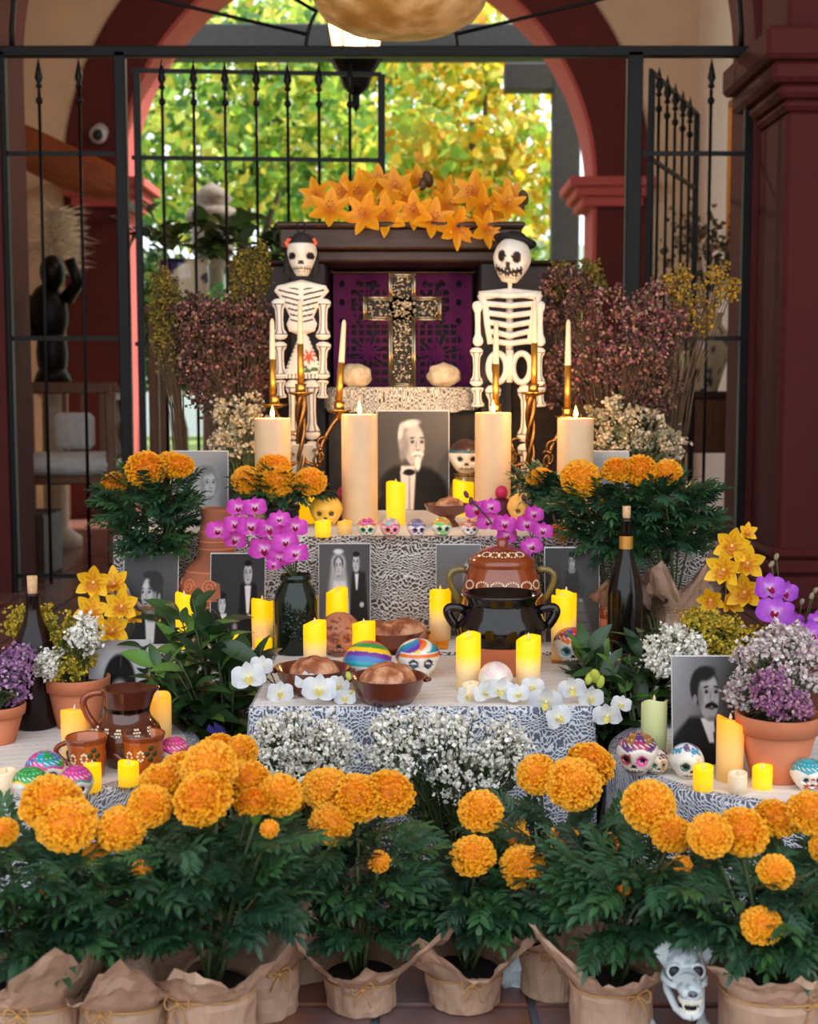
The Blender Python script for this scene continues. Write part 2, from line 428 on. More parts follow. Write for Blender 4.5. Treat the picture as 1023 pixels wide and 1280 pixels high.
# garden arch at the far end of the room
s10 = S((0, YA, 2.5)); ac = P(447, 232, YA); AX = ac.x; AZ = ac.z; AR = 297/s10
V, Fc = arch_wall(AX, AZ, AR, -3.2, 2.6, 5.2, YA, YA+.45); mb = MB(); mb.add(V, Fc)
wall_back = struct('wall_back', mb, MT['plaster'], label='cream end wall with a round garden arch')
V, Fc = arch_ring(AX, AZ, AR-.01, AR+.42, YA-.04, YA+.02, 0); mb = MB(); mb.add(V, Fc)
struct('trim_2', mb, MT['red_paint'], label='dark red painted band around the garden arch')
V, Fc = arch_ring(AX, AZ, AR-.02, AR+.01, YA-.045, YA+.47, 0); mb = MB(); mb.add(V, Fc)
struct('trim_3', mb, MT['red_reveal'], label='pink red lining of the garden arch')
for sgn, nm in ((-1, 'trim_4'), (1, 'trim_5')):            # impost mouldings
    mb = MB(); x = AX+sgn*(AR+.12)
    for k, (wd, z) in enumerate(((.46, .0), (.56, .07), (.66, .14))): mb.box((x, YA+.18, AZ-.13+z), (wd, .60+.06*k, .072), b=.01)
    struct(nm, mb, MT['red_reveal'], label='stepped red impost moulding of the garden arch')
mb = MB(); mb.box((-3.15, 8.6, 2.3), (.2, 4.2, 4.8)); struct('wall_left', mb, MT['plaster'], label='cream side wall behind the gate')
mb = MB(); mb.box((2.28, 8.6, 2.3), (.2, 4.2, 4.8)); struct('wall_right', mb, MT['plaster_white'], label='pale side wall behind the gate')
mb = MB(); mb.box((0, 5.9, 4.75), (7.6, 10.1, .2)); struct('ceiling', mb, MT['ceiling'], label='plaster ceiling of the portico')
for x, nm in ((-3.65, 'wall_added_left'), (3.65, 'wall_added_right')):  # unseen side walls, added so light reaches the altar from the front
    mb = MB(); mb.box((x, 4.0, 2.3), (.2, 5.4, 4.8)); struct(nm, mb, MT['plaster'], label='unseen cream side wall added to keep the light frontal')
# gate wall: arch 1 with red piers
g0 = P(8, 65, YG); g1 = P(934, 65, YG); GZ = g0.z; GX = (g0.x+g1.x)/2; GR = (g1.x-g0.x)/2
V, Fc = arch_wall(GX, GZ, GR+.03, -3.6, 3.6, 5.2, YG-.05, YG+.40); mb = MB(); mb.add(V, Fc)
struct('wall_gate', mb, MT['red_paint'], label='dark red wall with the arch that holds the iron gate')
for sgn, nm in ((-1, 'column_left'), (1, 'column_right')):
    x = GX+sgn*(GR+.06+(.66 if sgn < 0 else .30)); mb = MB()
    yc = YG-.22
    for k, (wd, z0, z1) in enumerate(((.80, 0, .16), (.74, .16, .23), (.68, .23, .28))): mb.box((x, yc, (z0+z1)/2), (wd, wd, z1-z0), b=.02)
    zt = P(960, 150, YG-.3).z
    for k, (wd, z0, z1) in enumerate(((.64, 0, .05), (.70, .05, .11), (.78, .11, .20), (.86, .20, .34))): mb.box((x, yc, zt+(z0+z1)/2), (wd, wd, z1-z0), b=.02)
    mb.box((x, yc, (zt+.25)/2), (.60, .60, zt-.25), b=.02); mb.box((x, yc, zt+1.24), (.62, .62, 1.8), b=.02)
    struct(nm, mb, MT['red_paint'], label='square dark red pier with stepped capital beside the iron gate')

# ------------------------------------------------------------------ iron gate
def spear_bar(x, z0, z1, y=0, r=.008):
    m = MB(); m.tube([(x, y, z0), (x, y, z1)], r, 8)
    m.lathe([(.001, .0), (.016, .012), (.016, .02), (.009, .03), (.021, .055), (.013, .095), (.001, .15)], 10, (x, y, z1))
    m.lathe([(r, 0), (.017, .01), (.017, .025), (r, .035)], 10, (x, y, z1-.07)); return m
def gz(py): return P(500, py, YG).z
gate = thing('iron_gate_frame', 'black iron gate frame with tall posts and fan rods above, behind the altar', 'gate', (0, YG, 0))
def gx(px, Y=YG): return P(px, 480, Y).x
for px, wd in ((11, .055), (158, .055), (788, .075), (931, .06)):
    mb = MB(); x = gx(px); mb.box((x, 0, GZ/2), (wd, .05, GZ), b=.004); part('post', mb, MT['iron'], gate, smooth=False)
mb = MB(); mb.box(((gx(-20)+gx(968))/2, 0, GZ), (gx(968)-gx(-20), .05, .05), b=.004); part('lintel_bar', mb, MT['iron'], gate, smooth=False)
for pxs, rails in (((58, 107), (11, 158)), ((882,), (788, 931))):
    for px in pxs: part('spear_bar', spear_bar(gx(px), .04, gz(112)), MT['iron'], gate)
    for py in (192, 423, 720):
        mb = MB(); a, b = gx(rails[0]), gx(rails[1]); mb.box(((a+b)/2, 0, gz(py)), (b-a, .012, .022)); part('rail', mb, MT['iron'], gate, smooth=False)
# fanlight: hub, arch and rods
fx = gx(478); hub_r = 95/S((0, YG, 2.6))
mb = MB(); mb.tube([(fx+hub_r*math.cos(a), 0, GZ+hub_r*math.sin(a)) for a in np.linspace(0, pi, 25)], .009, 8); part('fan_hub', mb, MT['iron'], gate)
mb = MB(); mb.tube([(GX+GR*.985*math.cos(a), 0, GZ+GR*.985*math.sin(a)) for a in np.linspace(0, pi, 49)], .014, 8); part('fan_arch', mb, MT['iron'], gate)
for a in (167, 149, 130, 110, 90, 70, 50, 31, 13):
    a = math.radians(a); rr = 1.0
    e = (GX+GR*.985*math.cos(a), GZ+GR*.985*math.sin(a))
    mb = MB(); mb.tube([(fx+hub_r*math.cos(a), 0, GZ+hub_r*math.sin(a)), (e[0], 0, e[1])], .009, 8); part('fan_rod', mb, MT['iron'], gate)
# two leaves
def leaf(label, hinge, ang, width, n, sgn):
    t = thing('gate_leaf', label, 'gate', (hinge, YG, 0), ang)
    zt = gz(113)
    for k in range(n):
        x = sgn*width*(k+1)/(n+.02)
        if k == n-1: continue
        part('spear_bar', spear_bar(x, .06, zt), MT['iron'], t)
    for x in (sgn*.03, sgn*width):
        m = MB(); m.box((x, 0, (gz(88)+.05)/2), (.034, .03, gz(88)-.05), b=.003); part('stile', m, MT['iron'], t, smooth=False)
    for z in (gz(197), gz(430), gz(715), gz(88)):
        m = MB(); m.box((sgn*width/2, 0, z), (width, .014, .02)); part('rail', m, MT['iron'], t, smooth=False)
    return t
leaf('closed iron gate leaf with spear bars, left of the lantern', gx(170), math.radians(4), gx(478)-gx(170), 8, 1)
leaf('iron gate leaf swung open beside the pale right wall', gx(797)+.04, math.radians(67), 1.14, 6, 1)

# ------------------------------------------------------------------ garden
mb = MB(); mb.box((0, 22, -.09), (40, 22.9, .1)); struct('ground', mb, MT['grass'], label='garden lawn beyond the arch')
GR_P = [(138, 180, 62), (178, 206, 84), (104, 150, 66), (206, 214, 90), (84, 128, 70), (232, 214, 90)]
YE_P = [(232, 200, 50), (210, 180, 40), (190, 190, 60), (150, 170, 60), (236, 168, 40), (240, 220, 110)]
DK_P = [(48, 84, 44), (66, 108, 52), (92, 135, 56), (120, 150, 64)]
def tree(name, label, base, crowns, n, pal, leaf_s, seed, trunk=.09, cat='tree', group=None):
    r = np.random.default_rng(seed); b = np.array(base); t = thing(name, label, cat, base, group=group)
    m = MB(); pos = []; 
    for c, rad in crowns:
        c = np.array(c)-b; rad = np.array(rad)
        d = r.normal(size=(int(n/len(crowns)), 3)); d /= np.linalg.norm(d, axis=1)[:, None]
        k = r.uniform(.15, 1, len(d))**.45
        pos.append(c+d*rad*k[:, None])
    pos = np.concatenate(pos); N = len(pos)
    pc = np.array([lin(c) for c in pal]); cl = pc[r.integers(0, len(pal), N)]*r.uniform(.75, 1.2, (N, 1))
    tv = np.array([(-.3, 0, 0), (0, -.5, .05), (.3, 0, 0), (0, .5, .05)]); 
    m.inst(tv, np.array([(0, 1, 2, 3)]), pos, randrot(N, r), leaf_s*r.uniform(.6, 1.4, N), cl)
    part('foliage', m, MT['tree_leaf'], t, smooth=False, kind='stuff')
    m = MB(); top = np.array(crowns[0][0])-b
    m.tube([(0, 0, 0), top*.35+np.array((.05, 0, .1)), top*.7, top], [trunk, trunk*.8, trunk*.6, trunk*.3], 8)
    for c, rad in crowns[1:]:
        c = np.array(c)-b; m.tube([top*.45, top*.45+(c-top*.45)*.5+np.array((0, 0, .2)), c], [trunk*.6, trunk*.4, trunk*.15], 6)
    part('trunk', m, MT['bark'], t); return t
def gp(px, py, Y): return tuple(P(px, py, Y))
tree('leafy_tree', 'bright green leafy tree seen through the left of the arch', (gx(300, 15), 15, 0),
     [(gp(300, 130, 15), (1.4, 1, 1.1)), (gp(240, 210, 14.5), (1.0, .8, .8)), (gp(380, 180, 15.5), (1.2, .9, 1.0)), (gp(330, 60, 15.5), (1.3, .8, .7))], 3600, GR_P, .17, 1)
tree('leafy_tree', 'yellow leaved tree seen through the right half of the arch', (gx(600, 14), 14, 0),
     [(gp(590, 150, 14), (1.0, .8, 1.1)), (gp(640, 240, 14), (.7, .6, .8)), (gp(560, 240, 14.5), (.8, .6, .8)), (gp(610, 70, 14.5), (1.1, .7, .6))], 3000, YE_P+GR_P[:2], .16, 2)
tree('leafy_tree', 'green tree rising behind the lantern in the garden', (gx(480, 18), 18, 0),
     [(gp(480, 120, 18), (1.6, 1, 1.5)), (gp(430, 230, 18), (1.2, 1, 1)), (gp(520, 230, 17), (1.1, .9, 1.0)), (gp(500, 30, 18), (1.6, .8, .9))], 5200, GR_P+YE_P[:2], .18, 3)
tree('leafy_tree', 'tall far tree closing the view at the back of the garden', (gx(430, 25), 25, 0),
     [(gp(280, 120, 25), (2.6, 1, 2.4)), (gp(600, 120, 25), (2.6, 1, 2.6)), (gp(440, 140, 25), (2.6, 1, 2.4)), (gp(440, 270, 24), (4, 1, 1.0))], 3200, GR_P, .27, 4, .2)
tree('garden_shrub', 'low dark green hedge shrub at the foot of the garden left', (gx(230, 12.6), 12.6, 0), [(gp(210, 420, 12.6), (.9, .4, .55)), (gp(200, 380, 12.4), (.4, .3, .5))], 2000, DK_P, .12, 6, .04, 'shrub')
tree('garden_shrub', 'low yellow green shrub at the foot of the garden right', (gx(640, 12.6), 12.6, 0), [(gp(640, 380, 12.6), (.8, .4, .7)), (gp(520, 380, 12.8), (.8, .4, .6))], 2000, GR_P+DK_P, .12, 7, .04, 'shrub')
# pale house, pergola, fountain outside
hs = thing('garden_house', 'pale house wall far behind the garden trees', 'house', (-2.5, 27.5, 0))
mb = MB(); mb.box((0, 0, 1.6), (6, .4, 3.2)); mb.box((5, .3, 1.9), (3, .4, 3.8)); part('wall', mb, MT['house'], hs, smooth=False)
mb = MB(); mb.box((0, -.2, 3.3), (6.4, .9, .2)); part('roof', mb, MT['pergola'], hs, smooth=False)
pg = thing('pergola', 'dark grey garden pergola with a square post and overhead beams', 'pergola', (gx(704, 11.8), 11.8, 0))
zt = P(700, 95, 11.8).z
mb = MB(); mb.box((0, 0, zt/2), (.23, .23, zt), b=.01); part('post', mb, MT['pergola'], pg, smooth=False)
mb = MB(); mb.box((-.15, 0, zt-.02), (.75, .2, .22), b=.01); part('bracket', mb, MT['pergola'], pg, smooth=False)
zb = P(300, 66, 12.2).z
mb = MB(); mb.box((-1.9, .4, zb+.08), (4.6, .16, .30), b=.01); part('beam', mb, MT['pergola'], pg, smooth=False)
mb = MB(); mb.box((-3.8, .4, zb/2), (.2, .2, zb), b=.01); part('post', mb, MT['pergola'], pg, smooth=False)
fb = G(270, 520, 0) if False else Vector((gx(268, 13), 13, 0))
ft = thing('stone_fountain', 'grey stone garden fountain with a tiered cap', 'fountain', fb)
zf = P(268, 235, 13).z
mb = MB(); mb.lathe([(.01, 0), (.3, 0), (.3, .1), (.12, .2), (.1, zf-.75), (.2, zf-.6), (.2, zf-.3), (.01, zf-.3)], 24); part('pedestal', mb, MT['stone_grey'], ft)
mb = MB(); mb.lathe([(.01, zf-.3), (.26, zf-.3), (.22, zf-.2), (.14, zf-.15), (.2, zf-.1), (.1, zf), (.01, zf+.05)], 24); part('cap', mb, MT['stone_grey'], ft)
um = thing('garden_parasol', 'pale garden parasol standing on the lawn', 'parasol', (gx(196, 17.6)-.3, 17.6, 0))
zu = P(210, 228, 17.6).z
mb = MB(); mb.lathe([(.9, zu-.42), (.5, zu-.2), (.02, zu)], 8); part('canopy', mb, MT['house'], um, smooth=False)
mb = MB(); mb.tube([(0, 0, 0), (0, 0, zu)], .03, 8); part('pole', mb, MT['pergola'], um)

# ------------------------------------------------------------------ behind the gate
# gilt mirror
mr = thing('gilt_mirror', 'tall gilt framed mirror standing at the left edge behind the gate', 'mirror', (gx(-12, 7.4), 7.4, .385), math.radians(-20))
mb = MB(); mb.box((0, 0, 1.0), (.36, .02, 1.95)); part('glass', mb, MT['mirror'], mr, smooth=False)
for x in (-.2, .2):
    mb = MB(); mb.box((x, -.01, 1.0), (.07, .06, 2.05), b=.015); part('frame_side', mb, MT['gold_frame'], mr, smooth=False)
for z in (0, 2.0):
    mb = MB(); mb.box((0, -.01, z), (.47, .06, .08), b=.015); part('frame_rail', mb, MT['gold_frame'], mr, smooth=False)
# console under it
cs = thing('low_console', 'dark low console with drawers under the gilt mirror', 'console', (gx(-10, 7.35), 7.35, 0))
mb = MB(); mb.box((0, 0, .17), (.62, .4, .34), b=.01); part('body', mb, MT['wood_dark'], cs, smooth=False)
for z in (.1, .24):
    mb = MB(); mb.box((0, -.205, z), (.54, .015, .11), b=.004); d = part('drawer', mb, MT['wood_mid'], cs, smooth=False)
    mb = MB(); mb.ball((.12, -.22, z), .014); part('knob', mb, MT['brass_old'], d)
# carved bronze figure on a plinth with fur pelt and long wooden trough above
st = thing('bronze_statue', 'dark bronze statue on a slim pedestal behind the left gate bars', 'statue', (gx(66, 8.6), 8.6, 0))
k = S((0, 8.6, 1.3)); z0 = P(60, 478, 8.6).z
mb = MB(); mb.lathe([(.01, 0), (.16, 0), (.16, .06), (.08, .12), (.07, z0-.1), (.14, z0-.04), (.14, z0), (.01, z0)], 20); part('pedestal', mb, MT['linen'], st)
mb = MB(); mb.ball((0, 0, z0+.18), (.1, .09, .2)); mb.ball((-.02, 0, z0+.42), (.13, .1, .2)); mb.ball((.02, -.02, z0+.68), (.08, .09, .11))
mb.tube([(-.1, 0, z0+.52), (-.2, -.03, z0+.4), (-.12, -.1, z0+.28)], [.05, .045, .04]); mb.tube([(.1, 0, z0+.52), (.19, -.05, z0+.62), (.14, -.08, z0+.76)], [.05, .04, .035])
mb.lathe([(.01, 0), (.12, 0), (.1, .06), (.07, .1), (.01, .1)], 16, (0, 0, z0)); part('figure', mb, MT['bronze'], st)
# wooden dugout trough on the wall
a = P(8, 175, 9.2); b = P(150, 240, 9.2)
mb = MB(); dv = np.array(b-a); Lh = np.linalg.norm(dv)
def hull(u, v):
    x = (u-.5)*Lh*1.15; w_ = .13*np.sqrt(np.clip(1-((u-.5)*2)**4, 0, 1))+.012; th = v*2*pi
    return x, -.10+.06*np.cos(th), w_*np.sin(th)+.10*((u-.5)*2)**2*.3
mb.grid(hull, 24, 14)
o = solo('wooden_trough', mb, MT['wood_red'], 'long reddish wooden trough mounted on the wall behind the left bars', 'trough', tuple((a+b)/2), smooth=True)
o.rotation_euler = (0, math.atan2(-dv[2], dv[0]), 0)
mb = MB(); 
for x in (-.25, .25): mb.box((x, .6, -.02), (.05, 1.3, .05))
part('bracket', mb, MT['iron'], o, smooth=False)
# pampas bundle
r = np.random.default_rng(11)
ps = thing('pampas_bundle', 'cream feathery pampas plumes drooping above the bronze statue', 'dried grass', tuple(P(70, 318, 8.98)))
mb = MB(); n = 900; ang = r.uniform(0, 2*pi, n)
for i in range(n):
    a0 = np.array((r.normal(0, .03), r.normal(0, .03), r.uniform(-.1, .28))); d = np.array((math.cos(ang[i])*.8+.3, math.sin(ang[i]), r.uniform(-.2, .9))); d /= np.linalg.norm(d); l = r.uniform(.1, .26)
    side = np.cross(d, (0, 1, .2)); side = side/np.linalg.norm(side)*.006
    mb.add([a0-side, a0+side, a0+d*l+np.array((0, 0, -l*.25))], [(0, 1, 2)])
part('plume', mb, MT['fur'], ps, smooth=False, kind='stuff')
mb = MB(); mb.tube([(0, .02, -.14), (0, 0, .2)], [.02, .03], 8); part('stalk', mb, MT['stem_brown'], ps)
# settee
sf = thing('wooden_settee', 'carved wooden settee with white cushion behind the left gate bars', 'settee', (gx(92, 8.0), 8.0, 0), math.radians(8))
k = S((0, 8, .6)); zs = P(90, 575, 8.0).z; zt = P(90, 483, 8.0).z
for x, y, h in ((.23, -.28, zt-.05), (.23, .32, zt), (-.3, -.28, zt-.05), (-.3, .32, zt)):
    mb = MB(); mb.box((x, y, h/2), (.055, .055, h), b=.008); part('leg', mb, MT['wood_mid'], sf, smooth=False)
mb = MB(); mb.box((-.035, .02, zs-.1), (.56, .62, .05), b=.008); part('seat_frame', mb, MT['wood_mid'], sf, smooth=False)
mb = MB(); mb.box((-.035, .02, zs-.02), (.56, .66, .11), b=.04); part('cushion', mb, MT['cushion'], sf)
for x in (.23, -.3):
    mb = MB(); mb.box((x, .02, zt-.06), (.06, .6, .045), b=.008); part('armrest', mb, MT['wood_mid'], sf, smooth=False)
    for j in range(3):
        m = MB(); yy = -.13+.15*j; m.tube([(x, yy+.02*math.sin(q*9), zs+q*(zt-zs-.08)) for q in np.linspace(0, 1, 10)], [.016+.008*math.sin(q*12) for q in np.linspace(0, 1, 10)], 8); part('baluster', m, MT['wood_mid'], sf)
mb = MB(); mb.box((-.035, .33, zt-.01), (.52, .05, .07), b=.01); part('back_rail', mb, MT['wood_mid'], sf, smooth=False)
for j in range(4):
    m = MB(); m.box((-.2+.11*j, .33, (zs+zt)/2), (.03, .03, zt-zs), b=.004); part('back_slat', m, MT['wood_mid'], sf, smooth=False)
mb = MB(); mb.box((-.05, .2, zs+.165), (.24, .09, .22), b=.03); solo('throw_pillow', mb, MT['cushion'], 'white throw pillow leaning on the settee back', 'pillow', tuple(sf.location))
# security camera on the arch band
sc = thing('security_camera', 'small dome security camera on the dark red arch band', 'camera', tuple(P(126, 168, YA-.05)))
mb = MB(); mb.lathe([(.01, 0), (.06, 0), (.06, .04), (.05, .06), (.01, .06)], 20, (0, .02, .02), rot(pi/2, 0, 0)); part('base', mb, MT['camera_shell'], sc)
mb = MB(); mb.ball((0, -.09, -.02), (.065, .08, .065)); part('housing', mb, MT['camera_shell'], sc)
mb = MB(); mb.ball((.01, -.15, -.03), (.04, .03, .04)); part('lens', mb, MT['plastic_black'], sc)
# planter with leafy plant on a stool, left of the altar
def painted_vase(name, label, loc, prof, seg=40, seed=3):
    t = thing(name, label, 'vase', loc)
    def colf(p):
        x, y, z = p; a = math.atan2(y, x); 
        q = mnoise.noise((math.cos(a)*2.6+seed, math.sin(a)*2.6, z*16)); q2 = mnoise.noise((math.cos(a)*7+seed, math.sin(a)*7, z*45))
        return lin((40, 44, 80)) if q > .28 or (q2 > .42 and q > -.1) else lin((226, 208, 172))
    m = MB(); pr = []
    for (r1, z1), (r2, z2) in zip(prof[:-1], prof[1:]):
        for e in np.linspace(0, 1, 6, endpoint=False): pr.append((r1+(r2-r1)*e, z1+(z2-z1)*e))
    pr.append(prof[-1]); m.lathe(pr, seg*2); V = np.concatenate(m.v); m.c = [np.array([colf(p) for p in V])]; m.hc = True
    part('body', m, MT['talavera'], t); return t
zz = P(235, 385, 7.2).z
sl = thing('plant_stool', 'tall brown wooden stool carrying a painted planter behind the altar', 'stool', (gx(232, 7.2), 7.2, 0))
for x, y in ((-.14, -.14), (.14, -.14), (-.14, .14), (.14, .14)):
    mb = MB(); mb.box((x, y, zz/2), (.05, .05, zz), b=.006); part('leg', mb, MT['wood_mid'], sl, smooth=False)
mb = MB(); mb.box((0, 0, zz-.02), (.38, .38, .05), b=.008); part('top', mb, MT['wood_mid'], sl, smooth=False)
mb = MB(); mb.box((0, -.1, .28), (.34, .03, .45), b=.008); part('panel', mb, MT['wood_mid'], sl, smooth=False)
zz += .005
painted_vase('painted_planter', 'cream planter with dark blue birds holding a leafy plant', (gx(232, 7.2), 7.2, zz), [(.01, 0), (.09, 0), (.12, .06), (.135, .14), (.13, .22), (.14, .24), (.125, .24), (.1, .1), (.01, .08)], 20, 3)
def simple_leaf(wd=.36, fold=.25, curl=.5, nu=6):
    m = MB(); m.grid(petal_fn(1, wd/2, lambda u: np.sin(pi*np.clip(u, 0, 1)**.85)**.8*(1-.15*u)+.02, fold=fold, curl=-curl), nu, 2); return m
def leafy(name, label, cat, base, n, pal, size, spread, height, seed, z0=0., group=None, m='leaf_gloss', trunk=None, wd=.42, lean=(0, 0), stemmat='stem'):
    """a leafy plant whose leaves are separate pieces on radiating stems"""
    r = np.random.default_rng(seed); t = thing(name, label, cat, base, group=group)
    meshes = []
    for c in pal:
        l = simple_leaf(wd, .25, r.uniform(.2, .9)); V = np.concatenate(l.v); cc = np.array(lin(c))
        l.c = [np.array([cc*(1.25 if abs(v[0]) < .02 else 1) for v in V])]; l.hc = True; me = l.mesh('leaf'); me.materials.append(MT[m]); meshes.append(me)
    ns = max(4, n//9); sm = MB(); k = 0
    for i in range(ns):
        a = r.uniform(0, 2*pi); q = r.uniform(.1, 1)**.6
        tip = np.array((math.cos(a)*spread[0]*q+lean[0], math.sin(a)*spread[1]*q+lean[1], z0+height*(r.uniform(.55, 1.0)*(1-.3*q*q))))
        b0 = np.array((math.cos(a)*.02, math.sin(a)*.02, z0)); mid = b0*.5+tip*.5+np.array((0, 0, height*.12))
        pts = [b0*(1-e)**2+2*mid*e*(1-e)+tip*e*e for e in np.linspace(0, 1, 6)]; sm.tube(pts, [.004, .004, .003, .003, .002, .0015], 5)
        for j in range(n//ns):
            e = r.uniform(.25, 1); p = b0*(1-e)**2+2*mid*e*(1-e)+tip*e*e; d = tip-b0; d = d/np.linalg.norm(d)+r.normal(0, .75, 3)
            if p[1] > 0 and r.random() < .3: d[1] -= .8
            d[2] = d[2]*.7+.1; s_ = size*r.uniform(.6, 1.25)
            part('leaf', meshes[r.integers(len(meshes))], None, t, p, toward(d, (r.normal(0, .3), r.normal(-.3, .3), 1)), s_); k += 1
    part('stem', sm, MT[stemmat], t, kind='stuff'); return t
leafy('potted_foliage', 'dark round leaved plant growing in the painted planter', 'plant', (gx(232, 7.2), 7.2, zz+.2), 90, [(52, 74, 36), (70, 92, 40), (96, 110, 50)], .13, (.42, .25), .38, 21, group=None, wd=.75)
leafy('potted_foliage', 'dark leaved branch behind the left skeleton above the wooden backboard', 'plant', (gx(322, 5.6), 5.6, P(322, 330, 5.6).z-.05), 40, [(44, 60, 36), (60, 80, 40)], .10, (.16, .12), .24, 22, wd=.7)
ps = thing('plant_pedestal', 'slim dark pedestal behind the wooden backboard', 'pedestal', (gx(322, 5.6), 5.6, 0))
zz = P(322, 330, 5.6).z-.05
mb = MB(); mb.lathe([(.01, 0), (.16, 0), (.15, .05), (.05, .12), (.05, zz-.12), (.11, zz-.04), (.11, zz), (.01, zz)], 20); part('column', mb, MT['wood_dark'], ps)
# right room: console table, talavera vase with dry branches, framed picture, stone pilaster
ct = thing('console_table', 'draped console table under the painted vase behind the right gate bars', 'table', (gx(880, 8.2), 8.2, 0))
zc = P(880, 489, 8.2).z
mb = MB(); mb.box((0, 0, zc-.02), (.56, .5, .04), b=.006); part('tabletop', mb, MT['wood_dark'], ct, smooth=False)
mb = MB(); mb.box((0, -.01, zc-.20), (.5, .46, .32), b=.01); part('apron', mb, MT['wood_mid'], ct, smooth=False)
for x in (-.24, .24):
    for y in (-.2, .2):
        mb = MB(); mb.box((x, y, (zc-.04)/2), (.05, .05, zc-.04), b=.006); part('leg', mb, MT['wood_dark'], ct, smooth=False)
mb = MB(); mb.box((0, 0, .12), (.5, .42, .03)); part('shelf', mb, MT['wood_dark'], ct, smooth=False)
vl = (gx(880, 8.15), 8.15, zc)
painted_vase('painted_vase', 'cream vase with dark blue vines on the console table', vl, [(.01, 0), (.08, 0), (.1, .06), (.155, .24), (.15, .34), (.1, .40), (.1, .44), (.12, .46), (.08, .46), (.06, .3), (.01, .1)], 24, 8)
def branchy(name, label, base, n, pal, ht, spread, seed, fs=.02, lean=(0, 0), group=None, cat='dried flowers', per=26, stems='stem_brown', wide=.12):
    r = np.random.default_rng(seed); t = thing(name, label, cat, base, group=group); sm = MB(); pos = []; 
    for i in range(n):
        a = r.uniform(0, 2*pi); q = r.uniform(0, 1)**.5
        tip = np.array((math.cos(a)*spread[0]*q+lean[0], math.sin(a)*spread[1]*q+lean[1], ht*(1-.35*q*q)*r.uniform(.7, 1)))
        b0 = np.array((0, 0, 0.)); mid = tip*.5+np.array((-lean[0]*.3, 0, ht*.15))
        f = lambda e: b0*(1-e)**2+2*mid*e*(1-e)+tip*e*e
        sm.tube([f(e) for e in np.linspace(0, 1, 5)], [.004, .003, .003, .002, .001], 4)
        for j in range(per): pos.append(f(r.uniform(.45, 1.02))+r.normal(0, wide*.35, 3)*np.array((1, 1, .8)))
    part('stem', sm, MT[stems], t, kind='stuff'); pos = np.array(pos); N = len(pos); pc = np.array([lin(c) for c in pal])
    tv = np.array([(0, 0, -.3)]+[(math.cos(q)*.5, math.sin(q)*.5, .2+.15*(k % 2)) for k, q in enumerate(np.linspace(0, 2*pi, 6, endpoint=False))])
    m = MB(); m.inst(tv, np.array([(0, 1+k, 1+(k+1) % 6) for k in range(6)]), pos, randrot(N, r), fs*r.uniform(.6, 1.4, N), pc[r.integers(0, len(pc), N)]*r.uniform(.7, 1.15, (N, 1)))
    part('blossom', m, MT['floret'], t, smooth=False, kind='stuff'); return t
branchy('dried_branches', 'tall dried branches rising from the painted vase on the console', (vl[0], vl[1], zc+.34), 16, [(126, 104, 78), (96, 88, 60), (168, 140, 100)], .78, (.34, .18), 31, .035, (-.1, 0), per=20, wide=.18)
zp = P(914, 335, 9.0).z; z1 = P(914, 120, 9.0).z
pf = thing('framed_picture', 'gilt framed picture on the pale right wall behind the gate', 'picture', (2.165, 8.95, zp))
mb = MB(); mb.box((0, 0, (z1-zp)/2), (.02, .6, z1-zp)); part('canvas', mb, MT['linen'], pf, smooth=False)
for y in (-.31, .31):
    mb = MB(); mb.box((-.01, y, (z1-zp)/2), (.05, .06, z1-zp+.06), b=.01); part('frame_side', mb, MT['gold_frame'], pf, smooth=False)
for z in (0, z1-zp):
    mb = MB(); mb.box((-.01, 0, z), (.05, .66, .06), b=.01); part('frame_rail', mb, MT['gold_frame'], pf, smooth=False)
mb = MB(); mb.box((2.1, 7.6, 1.0), (.16, .3, 2.0), b=.02); mb.box((2.1, 7.6, 2.05), (.24, .4, .1), b=.02)
struct('trim_6', mb, MT['stone_grey'], label='grey stone pilaster beside the right pier')
# ------------------------------------------------------------------ lantern and shell pendant
ln = thing('hanging_lantern', 'black iron lantern with lit bulbs hanging behind the gate bar', 'lantern', tuple(P(445, 74, 8.0)))
k = 1/S((0, 8, 2.6))
mb = MB(); mb.lathe([(.004, -64*k), (5*k, -58*k), (5*k, -44*k), (15*k, -36*k), (22*k, -18*k), (30*k, -6*k), (34*k, 0), (34*k, 5*k), (.004, 5*k)], 12); part('finial', mb, MT['iron'], ln, smooth=False)
mb = MB(); mb.lathe([(28*k, 5*k), (38*k, 80*k)], 6); part('glass', mb, MT['lantern_glass'], ln, smooth=False)
for q in range(6):
    a = q*pi/3; mb = MB(); mb.tube([(29*k*math.cos(a), 29*k*math.sin(a), 5*k), (39*k*math.cos(a), 39*k*math.sin(a), 80*k)], 1.4*k, 6); part('rib', mb, MT['iron'], ln)
mb = MB(); mb.lathe([(44*k, 80*k), (30*k, 100*k), (8*k, 118*k), (4*k, 130*k)], 12); part('roof', mb, MT['iron'], ln, smooth=False)
for dx, dz in ((-6, 34), (4, 24)):
    mb = MB(); mb.ball((dx*k, -46*k, dz*k), 7*k) if False else mb.ball((dx*k, 0, dz*k), 7*k); part('bulb', mb, MT['bulb'], ln)
ld = bpy.data.lights.new('lantern_light', 'POINT'); ld.energy = 55; ld.color = (1, .84, .66); ld.shadow_soft_size = .05; lo = bpy.data.objects.new('lantern_light', ld); _link(lo, ln); lo.location = (0, 0, 40*k)
mb = MB(); mb.tube([(0, 0, 128*k), (0, 0, 4.65-ln.location.z)], .008, 6); part('chain', mb, MT['iron'], ln)
MT['lantern_glass'].node_tree.nodes['Principled BSDF'].inputs['Alpha'].default_value = .45
ppos = P(500, 44, 4.6)
pn = thing('shell_pendant', 'amber scalloped shell pendant lamp hanging at the top of the view', 'lamp', tuple(ppos))
k = 1/S(ppos)
